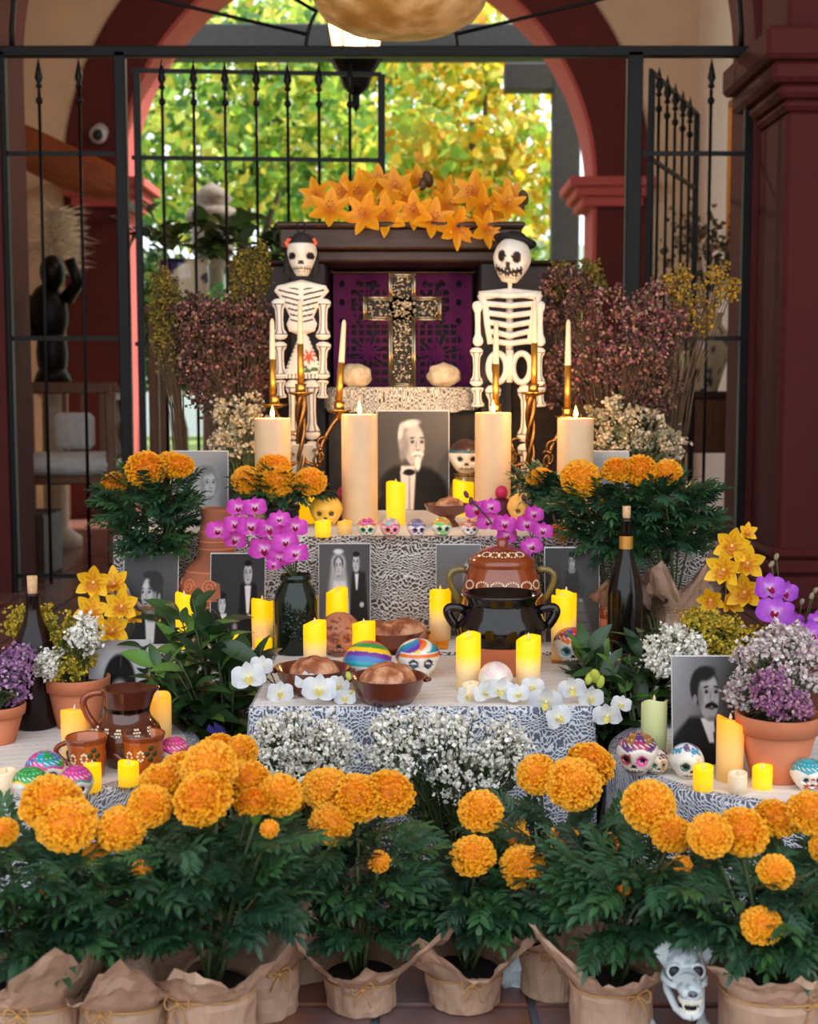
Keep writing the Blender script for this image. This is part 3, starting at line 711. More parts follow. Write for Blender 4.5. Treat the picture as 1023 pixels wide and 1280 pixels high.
def scal(V, th):
    n = V.shape[0]; f = np.linspace(0, 1, n)[:, None]
    m_ = 1+.10*f*np.abs(np.sin(th*7))[None]; V[..., 0] *= m_; V[..., 1] *= m_; V[..., 2] += (f**3*8*k*np.abs(np.sin(th*7))[None]); return V
mb = MB(); mb.lathe([(.5*k, 0), (40*k, 2*k), (70*k, 9*k), (90*k, 20*k), (100*k, 34*k), (104*k, 50*k)], 112, fn=scal); part('bowl', mb, MT['shell'], pn)
mb = MB(); mb.lathe([(99*k, 46*k), (104*k, 44*k), (108*k, 54*k), (102*k, 60*k)], 112, fn=lambda V, th: (V.__setitem__((Ellipsis, slice(0, 2)), V[..., :2]*(1+.10*np.abs(np.sin(th*7)))[None, :, None]), V.__setitem__((Ellipsis, 2), V[..., 2]+8*k*np.abs(np.sin(th*7))[None]), V)[2])
part('rim', mb, MT['shell_rim'], pn)
for q in range(3):
    a = q*2*pi/3+.4; mb = MB(); mb.tube([(100*k*math.cos(a), 100*k*math.sin(a), 56*k), (0, 0, .9)], .004, 6); part('chain', mb, MT['iron'], pn)
mb = MB(); mb.tube([(0, 0, .9), (0, 0, 4.65-ppos.z)], .006, 6); part('rod', mb, MT['iron'], pn)
# ================================================================== altar furniture
ZL, ZM, ZT = .26, .366, .626             # side tables, middle table, upper table
YT0, YT1 = 3.61, 4.46
def drape_box(x0, x1, y0, y1, z, hem, seed=0, amp=.006, nx=60, ny=30):
    """cloth over a box: flat top, soft rounded edge, hanging skirt with gentle folds"""
    per = []; r = .012
    def ringpts(off, zz, fold):
        pts = []
        for (ax, ay, bx, by, n_, nrm) in ((x0, y0, x1, y0, nx, (0, -1)), (x1, y0, x1, y1, ny, (1, 0)), (x1, y1, x0, y1, nx, (0, 1)), (x0, y1, x0, y0, ny, (-1, 0))):
            for i in range(n_):
                e = i/n_; x = ax+(bx-ax)*e; y = ay+(by-ay)*e
                # corner softening
                k = fold*(math.sin(x*23+seed)+.6*math.sin(x*51+y*40+seed*2)+math.sin(y*27+seed))
                nx_, ny_ = nrm
                cxn = 0
                pts.append((x+nx_*(off+k), y+ny_*(off+k), zz))
        return pts
    rings = [(-.03, z, 0), (-.006, z-.0005, 0), (.001, z-.004, 0), (.004, z-.012, 0)]
    for e in np.linspace(0, 1, 9)[1:]: rings.append((.004+.012*e, z-.012-(z-.012-hem)*e, amp*min(1, e*1.6)))
    V = []; n = 2*(nx+ny)
    for o, zz, f in rings: V += ringpts(o, zz, f)
    Fc = []
    for i in range(len(rings)-1):
        for j in range(n): k = (j+1) % n; Fc.append((i*n+j, (i+1)*n+j, (i+1)*n+k, i*n+k))
    return V, Fc
def cloth_table(name, label, clab, x0, x1, y0, y1, z, hem, side, top, seed, cat='table'):
    t = thing(name, label, cat, ((x0+x1)/2, (y0+y1)/2, 0)); ox, oy = t.location.x, t.location.y
    m = MB(); m.box((0, 0, z-.02), (x1-x0-.03, y1-y0-.03, .025)); part('tabletop', m, MT['wood_mid'], t, smooth=False)
    for x in (x0-ox+.05, x1-ox-.05):
        for y in (y0-oy+.05, y1-oy-.05):
            m = MB(); m.box((x, y, (z-.033)/2), (.04, .04, z-.033)); part('leg', m, MT['wood_mid'], t, smooth=False)
    c = thing('lace_tablecloth', clab, 'tablecloth', t.location)
    V, Fc = drape_box(x0-ox, x1-ox, y0-oy, y1-oy, z, hem, seed); m = MB(); m.add(V, Fc); part('lace_skirt', m, MT[side], c)
    m = MB(); m.box((0, 0, z-.0015), (x1-x0-.012, y1-y0-.012, .003)); part('lace_top', m, MT[top], c, smooth=False)
    return t
cloth_table('altar_table', 'wide upper altar table carrying the pillar candles', 'dark and white lace cloth over the wide upper altar table', G(130, 676, ZT).x, P(884, 672, YT0).x, YT0, YT1, ZT, .05, 'lace_front', 'lace_top', 1)
mx0, mx1 = -.40, .40; MY0, MY1 = 2.76, 3.30
cloth_table('offering_table', 'middle offering table carrying the bread bowls and clay pots', 'white lace cloth over the middle offering table', P(312, 885, MY0).x, P(742, 885, MY0).x, MY0, MY1, ZM, .03, 'lace_low', 'lace_top', 2)
cloth_table('offering_bench', 'long low bench against the upper table holding the old photographs', 'lace cloth over the long low bench behind the middle table', -.86, .80, MY1+.035, YT0-.055, ZM, .04, 'lace_front', 'lace_top', 3)
def round_table(label, clab, c, R, z, seed):
    t = thing('round_table', label, 'table', (c[0], c[1], 0))
    m = MB(); m.lathe([(.01, z-.03), (R-.012, z-.03), (R-.012, z-.006), (.01, z-.006)], 48); part('tabletop', m, MT['wood_mid'], t, smooth=False)
    for a in range(4):
        m = MB(); m.tube([(R*.6*math.cos(a*pi/2+.7), R*.6*math.sin(a*pi/2+.7), 0), (R*.6*math.cos(a*pi/2+.7), R*.6*math.sin(a*pi/2+.7), z-.03)], .02, 10); part('leg', m, MT['wood_mid'], t)
    cl = thing('lace_tablecloth', clab, 'tablecloth', (c[0], c[1], 0))
    def fold(V, th):
        n = V.shape[0]
        for i in range(n):
            e = max(0, (z-V[i, 0, 2]))/z; k = 1+e*(.035*np.sin(th*13+seed)+.03*np.sin(th*7+seed*2)+.03)
            V[i, :, 0] *= k; V[i, :, 1] *= k
        return V
    m = MB(); m.lathe([(R-.03, z), (R-.004, z-.001), (R+.003, z-.007), (R+.006, z-.03)]+[(R+.008, z-.03-(z-.05)*e) for e in np.linspace(.1, 1, 8)], 160, fn=fold); part('lace_skirt', m, MT['lace_low'], cl)
    m = MB(); m.lathe([(.001, z), (R-.028, z), (R-.028, z-.004), (.001, z-.004)], 64); part('lace_top', m, MT['lace_top'], cl, smooth=False)
LC = (-.835, 2.83); RC = (.80, 2.79)
round_table('low round table on the left carrying the clay jug and mugs', 'white lace cloth on the left round table under the clay jug', LC, .385, ZL, 1)
round_table('low round table on the right carrying the large terracotta pot', 'white lace cloth on the right round table under the terracotta pot', RC, .375, ZL, 4)

# ------------------------------------------------------------------ hutch with niche
YH = 4.52
hu = thing('wooden_hutch', 'dark wooden hutch with an open niche behind the altar cross', 'cabinet', (P(503, 480, YH).x, YH, 0))
kx = hu.location.x; kk = 1/S((0, YH, 1.2))
def hz(py): return P(503, py, YH).z
def hx(px): return P(px, 480, YH).x-kx
def hbox(name, px0, px1, py0, py1, y0, y1, m='wood_dark', b=.006):
    mb = MB(); z0 = 0 if py1 is None else hz(py1); z1 = hz(py0); mb.box(((hx(px0)+hx(px1))/2, (y0+y1)/2, (z0+z1)/2), (hx(px1)-hx(px0), y1-y0, z1-z0), b=b); return part(name, mb, MT[m], hu, smooth=False)
hbox('top_beam', 352, 650, 286, 312, -.03, .42); hbox('lower_moulding', 362, 642, 313, 327, .0, .40); hbox('top_board', 348, 654, 279, 286, -.05, .42)
hbox('side_post', 362, 408, 327, None, .02, .40, 'wood_black'); hbox('side_post', 600, 642, 327, None, .02, .40, 'wood_black')
hbox('back_panel', 408, 600, 327, None, .34, .38, 'wood_black')
hbox('lower_panel', 408, 600, 505, None, .03, .05, 'wood_black')
hbox('backboard', 276, 362, 321, None, .30, .36, 'wood_dark'); hbox('backboard', 642, 730, 321, None, .30, .36, 'wood_dark')
hbox('backboard_cap', 272, 362, 316, 321, .27, .38, 'wood_dark'); hbox('backboard_cap', 642, 734, 316, 321, .27, .38, 'wood_dark')
# shelf (half round front) with lace cloth
zs = hz(484); sx0, sx1 = hx(408), hx(598)
def half(u, v, zt=0, grow=0):
    x = sx0-grow+(sx1-sx0+2*grow)*u; fr = -(.10+grow)*np.sin(pi*u)**.5
    return x, .34*(1-v)+(fr-.015)*v, 0*u+zt
mb = MB(); mb.grid(lambda u, v: half(u, v, zs-.004), 40, 4); mb.grid(lambda u, v: (half(u, 0*v+1)[0], half(u, 0*v+1)[1], zs-.004-.03*v), 40, 2); part('shelf', mb, MT['wood_dark'], hu)
lc = thing('lace_shelf_cloth', 'scalloped lace cloth hanging over the niche shelf under the cross', 'cloth', hu.location)
mb = MB(); mb.grid(lambda u, v: half(u, v, zs, .006), 60, 6); part('lace_top', mb, MT['lace_shelf'], lc)
mb = MB(); mb.grid(lambda u, v: (half(u, 0*v+1, 0, .006)[0], half(u, 0*v+1, 0, .006)[1]-.004-.006*np.abs(np.sin(u*40))*v, zs-v*(.066+.018*np.sin(pi*u)+.006*np.abs(np.sin(u*pi*9)))), 120, 8); part('lace_skirt', mb, MT['lace_shelf'], lc)
# purple cut paper
pp = thing('purple_cut_paper', 'purple cut paper banner hung behind the silver cross', 'paper banner', (kx, YH+.27, zs))
def cut_sheet(w_, h_, nx, ny, hole, wav=.006, seed=0):
    V = []; Fc = []
    for j in range(ny+1):
        for i in range(nx+1):
            x = w_*(i/nx-.5); z = h_*j/ny; V.append((x, wav*math.sin(x*30+seed)+wav*.6*math.sin(z*22+x*9), z))
    for j in range(ny):
        for i in range(nx):
            if not hole((i+.5)/nx, (j+.5)/ny): a = j*(nx+1)+i; Fc.append((a, a+1, a+nx+2, a+nx+1))
    m = MB(); m.add(V, Fc); return m
def hole(u, v):
    gx_ = (u*18) % 1; gz_ = (v*14) % 1
    for cu, cv, rr in ((.25, .3, .14), (.75, .28, .15), (.72, .75, .12), (.25, .75, .13)):
        d = math.hypot((u-cu), (v-cv)*.8); a = math.atan2(v-cv, u-cu); 
        if d < rr*(.62+.38*math.sin(a*6)): return (d > rr*.12 and math.sin(a*6) > .75 and d > rr*.4)
        if d < rr*1.12: return gx_ > .3 and gz_ > .3
    return (gx_ > .25 and gz_ > .25) if (v < .55 and .1 < u < .9) else (abs(math.sin(u*26)*math.sin(v*19)) > .86)
part('sheet', cut_sheet(hx(594)-hx(412), hz(332)-zs-.01, 110, 84, hole), MT['paper_purple'], pp, (0, 0, .005), smooth=True)
mb = MB(); mb.tube([(-.25, 0, hz(332)-zs), (.25, 0, hz(332)-zs)], .002, 6); part('cord', mb, MT['twine'], pp)
# cross
r = np.random.default_rng(8); cb = Vector((P(503, 476, YH-.02).x, YH-.02, zs)); c = thing('silver_cross', 'ornate silver cross with relief charms standing in the niche', 'cross', cb, 0)
ck = 1/S(cb)
def cr(o=0):  # outline
    a, b, L0, L1, A0, A1 = 17*ck-o, 49*ck-o, o, 140*ck-o, 82*ck+o, 112*ck-o
    return [(-a, L0), (a, L0), (a, A0), (b, A0), (b, A1), (a, A1), (a, L1), (-a, L1), (-a, A1), (-b, A1), (-b, A0), (-a, A0)]
def prism(m, pts, y0, y1):
    n = len(pts); V = [(x, y0, z) for x, z in pts]+[(x, y1, z) for x, z in pts]
    m.add(V, [tuple((i, (i+1) % n, n+(i+1) % n, n+i)) for i in range(n)]+[tuple(range(n))[::-1], tuple(range(n, 2*n))])
mb = MB(); mb.box((0, 0, 70*ck), (32*ck, .02, 138*ck)); mb.box((0, 0, 97*ck), (96*ck, .02, 28*ck)); part('core', mb, MT['silver_dark'], c, smooth=False)
for o, rad in ((1.5*ck, 1.6*ck), (4.2*ck, .9*ck)):
    pts = cr(o); mb = MB()
    for p, q in zip(pts, pts[1:]+pts[:1]):
        mb.tube([(p[0], -.014, p[1]), (q[0], -.014, q[1])], rad*1.2, 8); mb.ball((p[0], -.014, p[1]), rad*1.2, 8, 6)
    part('border', mb, MT['silver'], c)
mb = MB()
for i in range(420):
    if i % 3: x = r.uniform(-11, 11)*ck; z = r.uniform(7, 134)*ck
    else: x = r.uniform(-43, 43)*ck; z = r.uniform(88, 107)*ck
    mb.ball((x, -.012, z), np.array((r.uniform(.8, 3), 1.6, r.uniform(.8, 2.2)))*ck, 7, 5, rot(0, r.uniform(0, pi), 0))
mb.ball((0, -.014, 97*ck), 4*ck, 12, 8); part('relief', mb, MT['silver'], c)
# round stones
for px, label in ((444, 'rough cream sugar stone left of the silver cross'), (555, 'rough cream sugar stone right of the silver cross')):
    q = P(px, 481, YH-.03); q.z = zs+.0; k = 1/S(q); m = MB(); sd = px*.1
    def f(V, th):
        for a in V.reshape(-1, 3):
            n = mnoise.noise(Vector(a)*2+Vector((sd, 0, 0))); a *= 1+.16*n
        return V
    m.ball((0, 0, 14.5*k), (21*k, 16*k, 15*k), 36, 24, fn=f); solo('sugar_stone', m, MT['stone_round'], label, 'stone', q, 'stones in the niche')
# ================================================================== photographs
def ss(x): x = np.clip(x, 0, 1); return x*x*(3-2*x)
class Pic:
    def __init__(s, nx=84, ny=110, bgv=.3):
        s.nx, s.ny = nx, ny; s.u, s.v = np.meshgrid(np.linspace(0, 1, nx+1), np.linspace(0, 1, ny+1), indexing='ij'); s.g = np.full(s.u.shape, bgv, float)
    def mix(s, m, val): s.g = s.g*(1-m)+val*m; return s
    def ell(s, cx, cy, rx, ry, val, soft=.15, rt=0, a=1):
        c, q = math.cos(rt), math.sin(rt); dx = s.u-cx; dy = (s.v-cy); X = (dx*c+dy*q)/rx; Y = (-dx*q+dy*c)/ry
        return s.mix(a*ss((1-np.sqrt(X*X+Y*Y))/soft), val)
    def trap(s, cx, y0, y1, w0, w1, val, soft=.03, a=1, cx1=None):
        cx1 = cx if cx1 is None else cx1; e = np.clip((s.v-y0)/(y1-y0), 0, 1); w_ = w0+(w1-w0)*e; c = cx+(cx1-cx)*e
        return s.mix(a*ss((w_/2-abs(s.u-c))/soft+.5)*ss((s.v-y0)/soft+.5)*ss((y1-s.v)/soft+.5), val)
    def grad(s, du, dv): s.g = s.g+du*(s.u-.5)+dv*(s.v-.5); return s
    def face(s, cx, cy, r, tone=.78, dark=.25, turn=0., must=0, beard=0, a=1):
        """head of radius r, shaded, with brows, eyes, nose and mouth"""
        s.ell(cx, cy-r*.05, r*.74, r*1.05, tone, .22, a=a); s.ell(cx+turn*r*.2, cy-r*.5, r*.58, r*.62, tone, .25, a=a)
        sd = -1 if turn >= 0 else 1
        s.ell(cx+sd*r*.55, cy-.1*r, r*.34, r*.85, tone*.68, .9, a=.75*a); s.ell(cx-sd*r*.2, cy+r*.45, r*.4, r*.25, min(1, tone*1.12), .9, a=.6*a); s.ell(cx+turn*r, cy-r*.98, r*.5, r*.16, tone*.6, .9, a=.7*a)
        t = turn*r
        for q in (-1, 1):
            s.ell(cx+t+q*r*.31, cy+r*.12, r*.22, r*.15, tone*.60, .8, a=.85*a); s.ell(cx+t+q*r*.31, cy+r*.09, r*.13, r*.065, dark*.6, .5, a=a); s.ell(cx+t+q*r*.33, cy+r*.29, r*.24, r*.06, dark, .6, -q*.12, a=.9*a)
            s.ell(cx+t+q*r*.36, cy-r*.22, r*.2, r*.16, min(1, tone*1.1), .9, a=.5*a)
        s.ell(cx+t*1.2+sd*r*.09, cy-r*.05, r*.07, r*.3, tone*.66, .8, a=.8*a); s.ell(cx+t*1.3, cy-r*.30, r*.17, r*.09, tone*.55, .7, a=.85*a); s.ell(cx+t*1.25, cy-r*.18, r*.07, r*.16, min(1, tone*1.15), .8, a=.7*a)
        s.ell(cx+t*1.1, cy-r*.56, r*.27, r*.07, tone*.42, .6, a=.9*a)
        if must: s.ell(cx+t*1.1-r*.19, cy-r*.44, r*.30, r*.12, must, .45, .3, a=a); s.ell(cx+t*1.1+r*.19, cy-r*.44, r*.30, r*.12, must, .45, -.3, a=a)
        if beard: s.ell(cx+t*1.2, cy-r*.9, r*.26, r*.5, beard, .5, a=a)
        return s
def pic(kind):
    p = Pic()
    if kind == 'elder':
        p.g[:] = .30; p.grad(.10, .10); p.ell(.2, .3, .5, .6, .42, 1.2, a=.5)
        p.trap(.48, -.1, .42, 1.25, .30, .13, .06, cx1=.42); p.ell(.22, .3, .26, .16, .14, .4, .5); p.ell(.75, .26, .34, .18, .11, .4, -.5)
        p.trap(.43, 0, .40, .16, .22, .86, .03); p.trap(.45, 0, .36, .025, .02, .6, .02); p.ell(.43, .385, .10, .035, .12, .4)
        p.ell(.47, .70, .20, .22, .60, .2); p.face(.52, .67, .215, .74, .30, .18, must=.90, beard=.93); p.ell(.46, .875, .19, .055, .86, .6, .12); p.ell(.325, .79, .05, .12, .82, .6, -.2); p.ell(.335, .66, .035, .065, .62, .4); p.ell(.345, .56, .06, .1, .55, .8)
        p.trap(.43, .38, .45, .2, .2, .88, .03); p.ell(.45, .385, .10, .04, .08, .4)
    elif kind == 'mustache':
        p.g[:] = .38; p.grad(-.3, .1); p.ell(.2, .55, .3, .5, .52, 1.1, a=.6)
        p.trap(.42, -.2, .44, 1.5, .35, .10, .08); p.ell(.2, .2, .35, .2, .10, .4, .6); p.ell(.8, .2, .3, .2, .12, .4, -.6)
        p.trap(.60, .2, .43, .10, .2, .85, .03, cx1=.52); p.trap(.66, .1, .3, .05, .1, .2, .03)
        p.ell(.48, .72, .235, .21, .10, .2); p.face(.55, .65, .235, .62, .12, .16, must=.08); p.ell(.5, .84, .2, .085, .12, .5, .15); p.ell(.33, .7, .06, .12, .12, .5); p.ell(.34, .6, .04, .06, .5, .4)
    elif kind == 'hair':
        p.g[:] = .74; p.grad(.05, .1); p.ell(.5, .45, .30, .42, .07, .18); p.ell(.5, .24, .23, .34, .66, .3); p.ell(.52, .74, .015, .14, .3, .8)
        p.face(.5, .22, .22, .66, .3, 0); p.trap(.5, -.2, .08, 1, .6, .3, .05)
    elif kind == 'profile':
        p.g[:] = .27; p.grad(.05, .12); p.trap(.55, -.1, .30, 1.2, .45, .13, .08); p.trap(.5, .0, .3, .14, .2, .8, .04)
        p.trap(.52, .24, .42, .16, .2, .5, .03); p.ell(.52, .55, .2, .22, .6, .3); p.face(.46, .55, .2, .72, .25, -.25); p.ell(.60, .68, .17, .14, .2, .4); p.ell(.67, .55, .08, .14, .22, .5); p.ell(.5, .76, .2, .06, .2, .5); p.ell(.66, .52, .03, .05, .6, .5)
    elif kind == 'couple':
        p.g[:] = .20; p.grad(.05, .05); p.trap(.7, 0, .68, .42, .30, .08, .06); p.trap(.69, .36, .66, .05, .12, .85, .03); p.ell(.69, .64, .06, .02, .9, .4); p.face(.69, .79, .12, .72, .12, 0); p.ell(.69, .90, .09, .045, .08, .5)
        p.trap(.2, -.05, .36, .5, .24, .10, .06); p.face(.21, .46, .10, .75, .15, .1); p.ell(.21, .55, .1, .05, .08, .5); p.trap(.24, .18, .36, .05, .12, .82, .03); p.ell(.72, .33, .07, .03, .65, .5); p.ell(.45, .22, .06, .05, .5, .6)
    elif kind == 'wedding':
        p.g[:] = .34; p.grad(-.05, -.05); p.trap(.38, .0, .86, .62, .24, .66, .1); p.ell(.38, .80, .17, .13, .72, .5); p.trap(.40, .22, .60, .42, .24, .85, .06); p.ell(.38, .79, .12, .10, .2, .4); p.face(.38, .76, .11, .74, .18, 0); p.ell(.38, .92, .14, .04, .85, .6); p.trap(.40, .30, .34, .3, .3, .65, .03)
        p.trap(.78, 0, .70, .40, .26, .14, .06); p.trap(.74, .5, .68, .03, .08, .85, .03); p.face(.73, .80, .105, .72, .15, -.1); p.ell(.73, .89, .085, .04, .1, .5); p.ell(.84, .34, .06, .04, .75, .5)
    elif kind == 'faded':
        p.g[:] = .42; p.grad(.05, .05); p.ell(.75, .62, .2, .25, .6, .6); p.face(.7, .68, .14, .75, .35, 0); p.trap(.7, 0, .5, .6, .3, .3, .1)
    elif kind == 'lady':
        p.g[:] = .27; p.grad(.05, .0); p.trap(.5, 0, .56, .8, .3, .42, .12); p.trap(.5, .5, .76, .34, .22, .20, .06); p.ell(.32, .52, .07, .16, .24, .5, .4); p.ell(.68, .52, .07, .16, .24, .5, -.4); p.face(.5, .85, .085, .6, .2, 0); p.ell(.5, .93, .08, .04, .14, .5); p.trap(.5, .73, .78, .1, .14, .5, .03); p.ell(.36, .42, .05, .03, .55, .5); p.ell(.66, .44, .05, .03, .55, .5)
        for y in (.1, .2, .3): p.trap(.5, y, y+.02, .72-y*.5, .7-y*.5, .3, .02, .7)
    elif kind == 'veil':
        p.g[:] = .50; p.grad(-.1, .12); p.ell(.62, .42, .34, .5, .62, .7); p.ell(.66, .55, .19, .26, .45, .4); p.face(.66, .54, .19, .68, .34, .12, a=.85); p.ell(.6, .74, .2, .1, .44, .6); p.trap(.62, -.05, .28, .8, .4, .6, .15)
    elif kind == 'pale':
        p.g[:] = .56; p.grad(.05, .1); p.ell(.5, .4, .3, .4, .5, .8)
    elif kind == 'oval':
        p.g[:] = .62; p.ell(.5, .5, .36, .38, .35, .15); p.trap(.5, .1, .36, .5, .25, .15, .05); p.face(.5, .55, .16, .72, .2, 0); p.ell(.5, .68, .15, .07, .12, .5)
    return p
def photo(label, kind, px0, px1, py0, py1, Y=None, z=None, tint=(1, .98, 1), lean=9, rz=0, py_base=None):
    """print standing on a surface and leaning back"""
    pxm = (px0+px1)/2
    if Y is None: base = G(pxm, py_base or py1, z)
    else: base = P(pxm, 480, Y); base.z = z
    k = 1/S(base); w_ = (px1-px0)*k
    h_ = (P(pxm, py0, base.y).z-base.z)/math.cos(math.radians(lean))
    t = thing('photograph', label, 'photograph', base, rz)
    M = rot(-math.radians(lean))
    m = MB(); m.box((0, 0, h_/2), (w_, .004, h_), M=None); V = np.concatenate(m.v) @ M.T+np.array((0, .003, .0005)); m.v = [V]; part('card', m, MT['card'], t, smooth=False)
    p = pic(kind); g = np.clip(p.g, .02, 1)
    cl = np.where(g <= .04045, g/12.92, ((g+.055)/1.055)**2.4)[..., None]*np.array(tint)
    m = MB(); m.grid(lambda u, v: ((u-.5)*w_*.975, 0*u-.0025, (v*.975+.0125)*h_), p.nx, p.ny, col=lambda u, v: cl, M=M, t=(0, .003, .0005)); part('print', m, MT['print'], t)
    mm = MB(); mm.box((0, .05, h_*.32), (w_*.12, .003, h_*.6), M=rot(math.radians(12))); part('easel_leg', mm, MT['card'], t, smooth=False) if kind in ('hair', 'mustache', 'elder') and False else None
    return t
photo('large old portrait of an elderly man with white goatee between pillar candles', 'elder', 471, 562, 513, 640, Y=4.30, z=ZT, tint=(1, .93, .88), lean=4)
photo('pale grey portrait of a veiled woman behind the upper left marigolds', 'veil', 213, 283, 564, 668, Y=3.95, z=ZT, lean=6, tint=(.98, 1, 1.02))
photo('small cream card with oval portrait behind the leftmost pillar candle', 'oval', 364, 391, 556, 640, Y=4.22, z=ZT, tint=(1, .92, .84), lean=4)
photo('pale blue grey photograph behind the rightmost pillar candle and marigolds', 'pale', 741, 789, 564, 640, Y=4.1, z=ZT, tint=(.9, 1, 1.1), lean=5)
photo('dark portrait of a man in profile beside the carved clay pot', 'profile', 147, 216, 693, 790, Y=3.42, z=ZM, lean=10)
photo('dark photograph of a seated woman and standing man in bow tie', 'couple', 258, 327, 694, 800, Y=3.38, z=ZM, lean=10)
photo('wedding photograph of a veiled bride beside a groom', 'wedding', 397, 462, 680, 790, Y=3.535, z=ZM, lean=4)
photo('faded grey photograph half hidden behind the brown lidded pot', 'faded', 546, 602, 681, 790, Y=3.535, z=ZM, lean=4)
photo('dark photograph of a standing lady in long dress by the wine bottle', 'lady', 685, 754, 686, 790, Y=3.45, z=ZM, lean=8)
photo('light photograph showing the dark hair of a woman behind the clay jug', 'hair', 110, 187, 803, 900, z=ZL, py_base=905, lean=9, tint=(1, .98, 1.04))
photo('sepia portrait of a man with moustache and suit on the right round table', 'mustache', 841, 926, 824, 962, z=ZL, py_base=958, lean=9, tint=(1, .96, .97))

# ================================================================== candles
def led(label, px, py0, py1, wpx, z, m='led_yellow', Y=None, seed=0, group=None, cat='candle', bump=.10):
    base = G(px, py1, z) if Y is None else Vector((P(px, 480, Y).x, Y, z))
    k = 1/S(base); R = wpx*k/2; h_ = P(px, py0, base.y).z-z; r = random.Random(seed+int(px)); a0 = r.uniform(0, 6.28) if bump < .2 else -pi/2
    t = thing('flameless_candle' if h_ > .06 else 'tea_candle', label, cat, base, 0, group)
    hi = min(bump*h_, .018)
    def fn(V, th):
        d = hi*(.5-.5*np.cos(th-a0))**1.3*.9+hi*.25*(.5+.5*np.sin(th*3+a0)); n = V.shape[0]
        for i in range(2, n): V[i, :, 2] -= d*(1 if i < n-3 else .6)
        return V
    m_ = MB(); m_.lathe([(.0005, 0), (R*.97, 0), (R, h_*.5), (R, h_-.004), (R*.97, h_), (R*.86, h_-.002), (R*.82, h_-.012), (R*.3, h_-.015), (.0005, h_-.015)], 36, fn=fn)
    part('wax_body', m_, MT[m], t)
    m_ = MB(); m_.lathe([(.0022, h_-.03), (.0022, h_-.008), (.0035, h_-.004), (.0008, h_+.004)], 8); part('wick', m_, MT['slip_cream'], t)
    return t
# middle table
led('tall glowing candle in front of the couple photograph, beside the green jar', 328.5, 746, 810, 27, ZM)
led('short glowing candle stub at the foot of the tall candle by the green jar', 330, 798, 814, 21, ZM, 'led_bright')
led('small glowing candle at the far left corner beside the dark leaves', 298, 790, 812, 19, ZM, 'led_bright')
led('glowing candle in front of the wedding photograph', 420, 733, 792, 27, ZM, 'led_bright', Y=3.40)
led('glowing candle left of the carved clay skull, behind the bread bowl', 394, 774, 838, 29, ZM)
led('glowing candle right of the carved clay skull', 455, 775, 822, 29, ZM, 'led_bright')
led('glowing candle standing between back bread bowl and black pot', 550.5, 733, 800, 27, ZM)
led('taller glowing candle behind its twin beside the lady photograph', 711, 735, 800, 26, ZM, 'led_yellow', Y=3.38)
led('glowing candle in front of its twin beside the lady photograph', 706, 742, 808, 27, ZM, Y=3.24)
led('glowing candle at front left of the black clay pot', 585.5, 790, 862, 31, ZM)
led('glowing candle at front right of the black clay pot', 660.5, 793, 862, 31, ZM)
led('melted small candle piece at the foot of the candle before the black pot', 590, 852, 866, 22, ZM, 'led_off_glow', Y=2.83)
led('glowing candle between the profile portrait and the carved vase', 226, 740, 790, 22, ZM, 'led_bright', Y=3.38)
# upper table
led('glowing yellow candle in front of the elderly man portrait', 495, 600, 656, 24, ZT, 'led_bright')
led('glowing yellow candle between elderly man portrait and right pillar', 580, 599, 642, 26, ZT, 'led_bright', Y=4.18)
led('short glowing candle on the upper table below the left marigolds', 404, 650, 671, 20, ZT, 'led_bright')
led('short pale candle next to the magenta fruit on the upper table', 431, 650, 668, 18, ZT, 'led_soft')
led('glowing candle among the marigolds behind the left orchids', 383, 618, 660, 20, ZT, 'led_bright', Y=3.95)
led('glowing candle among the upper right marigolds behind the orchids', 672, 615, 655, 34, ZT, 'led_bright', Y=4.0)
# left round table
led('soft lit candle left of the clay jug', 95, 883, 952, 35, ZL, 'led_soft')
led('soft lit candle right of the clay jug', 199, 865, 938, 32, ZL, 'led_soft')
led('small glowing tea candle in front of the left clay mug', 116, 952, 988, 22, ZL, 'led_bright')
led('small glowing tea candle between and in front of the two mugs', 161, 951, 981, 26, ZL, 'led_bright')
led('unlit ivory tea candle at the left edge of the round table', 8, 961, 988, 24, ZL, 'led_off_glow')
# right round table
led('pale green unlit pillar candle beside the moustached man portrait', 817, 871, 948, 32, ZL, 'led_green', bump=.2)
led('tall lit candle with sloped rim before the terracotta pot', 912, 894, 975, 34, ZL, 'led_soft', bump=.14)
led('small glowing tea candle below the moustached man portrait', 879, 956, 987, 25, ZL, 'led_bright')
led('unlit ivory tea candle between the two glowing tea candles', 922, 964, 991, 24, ZL, 'led_off_glow')
led('small glowing tea candle below the large terracotta pot', 953, 956, 985, 25, ZL, 'led_bright')
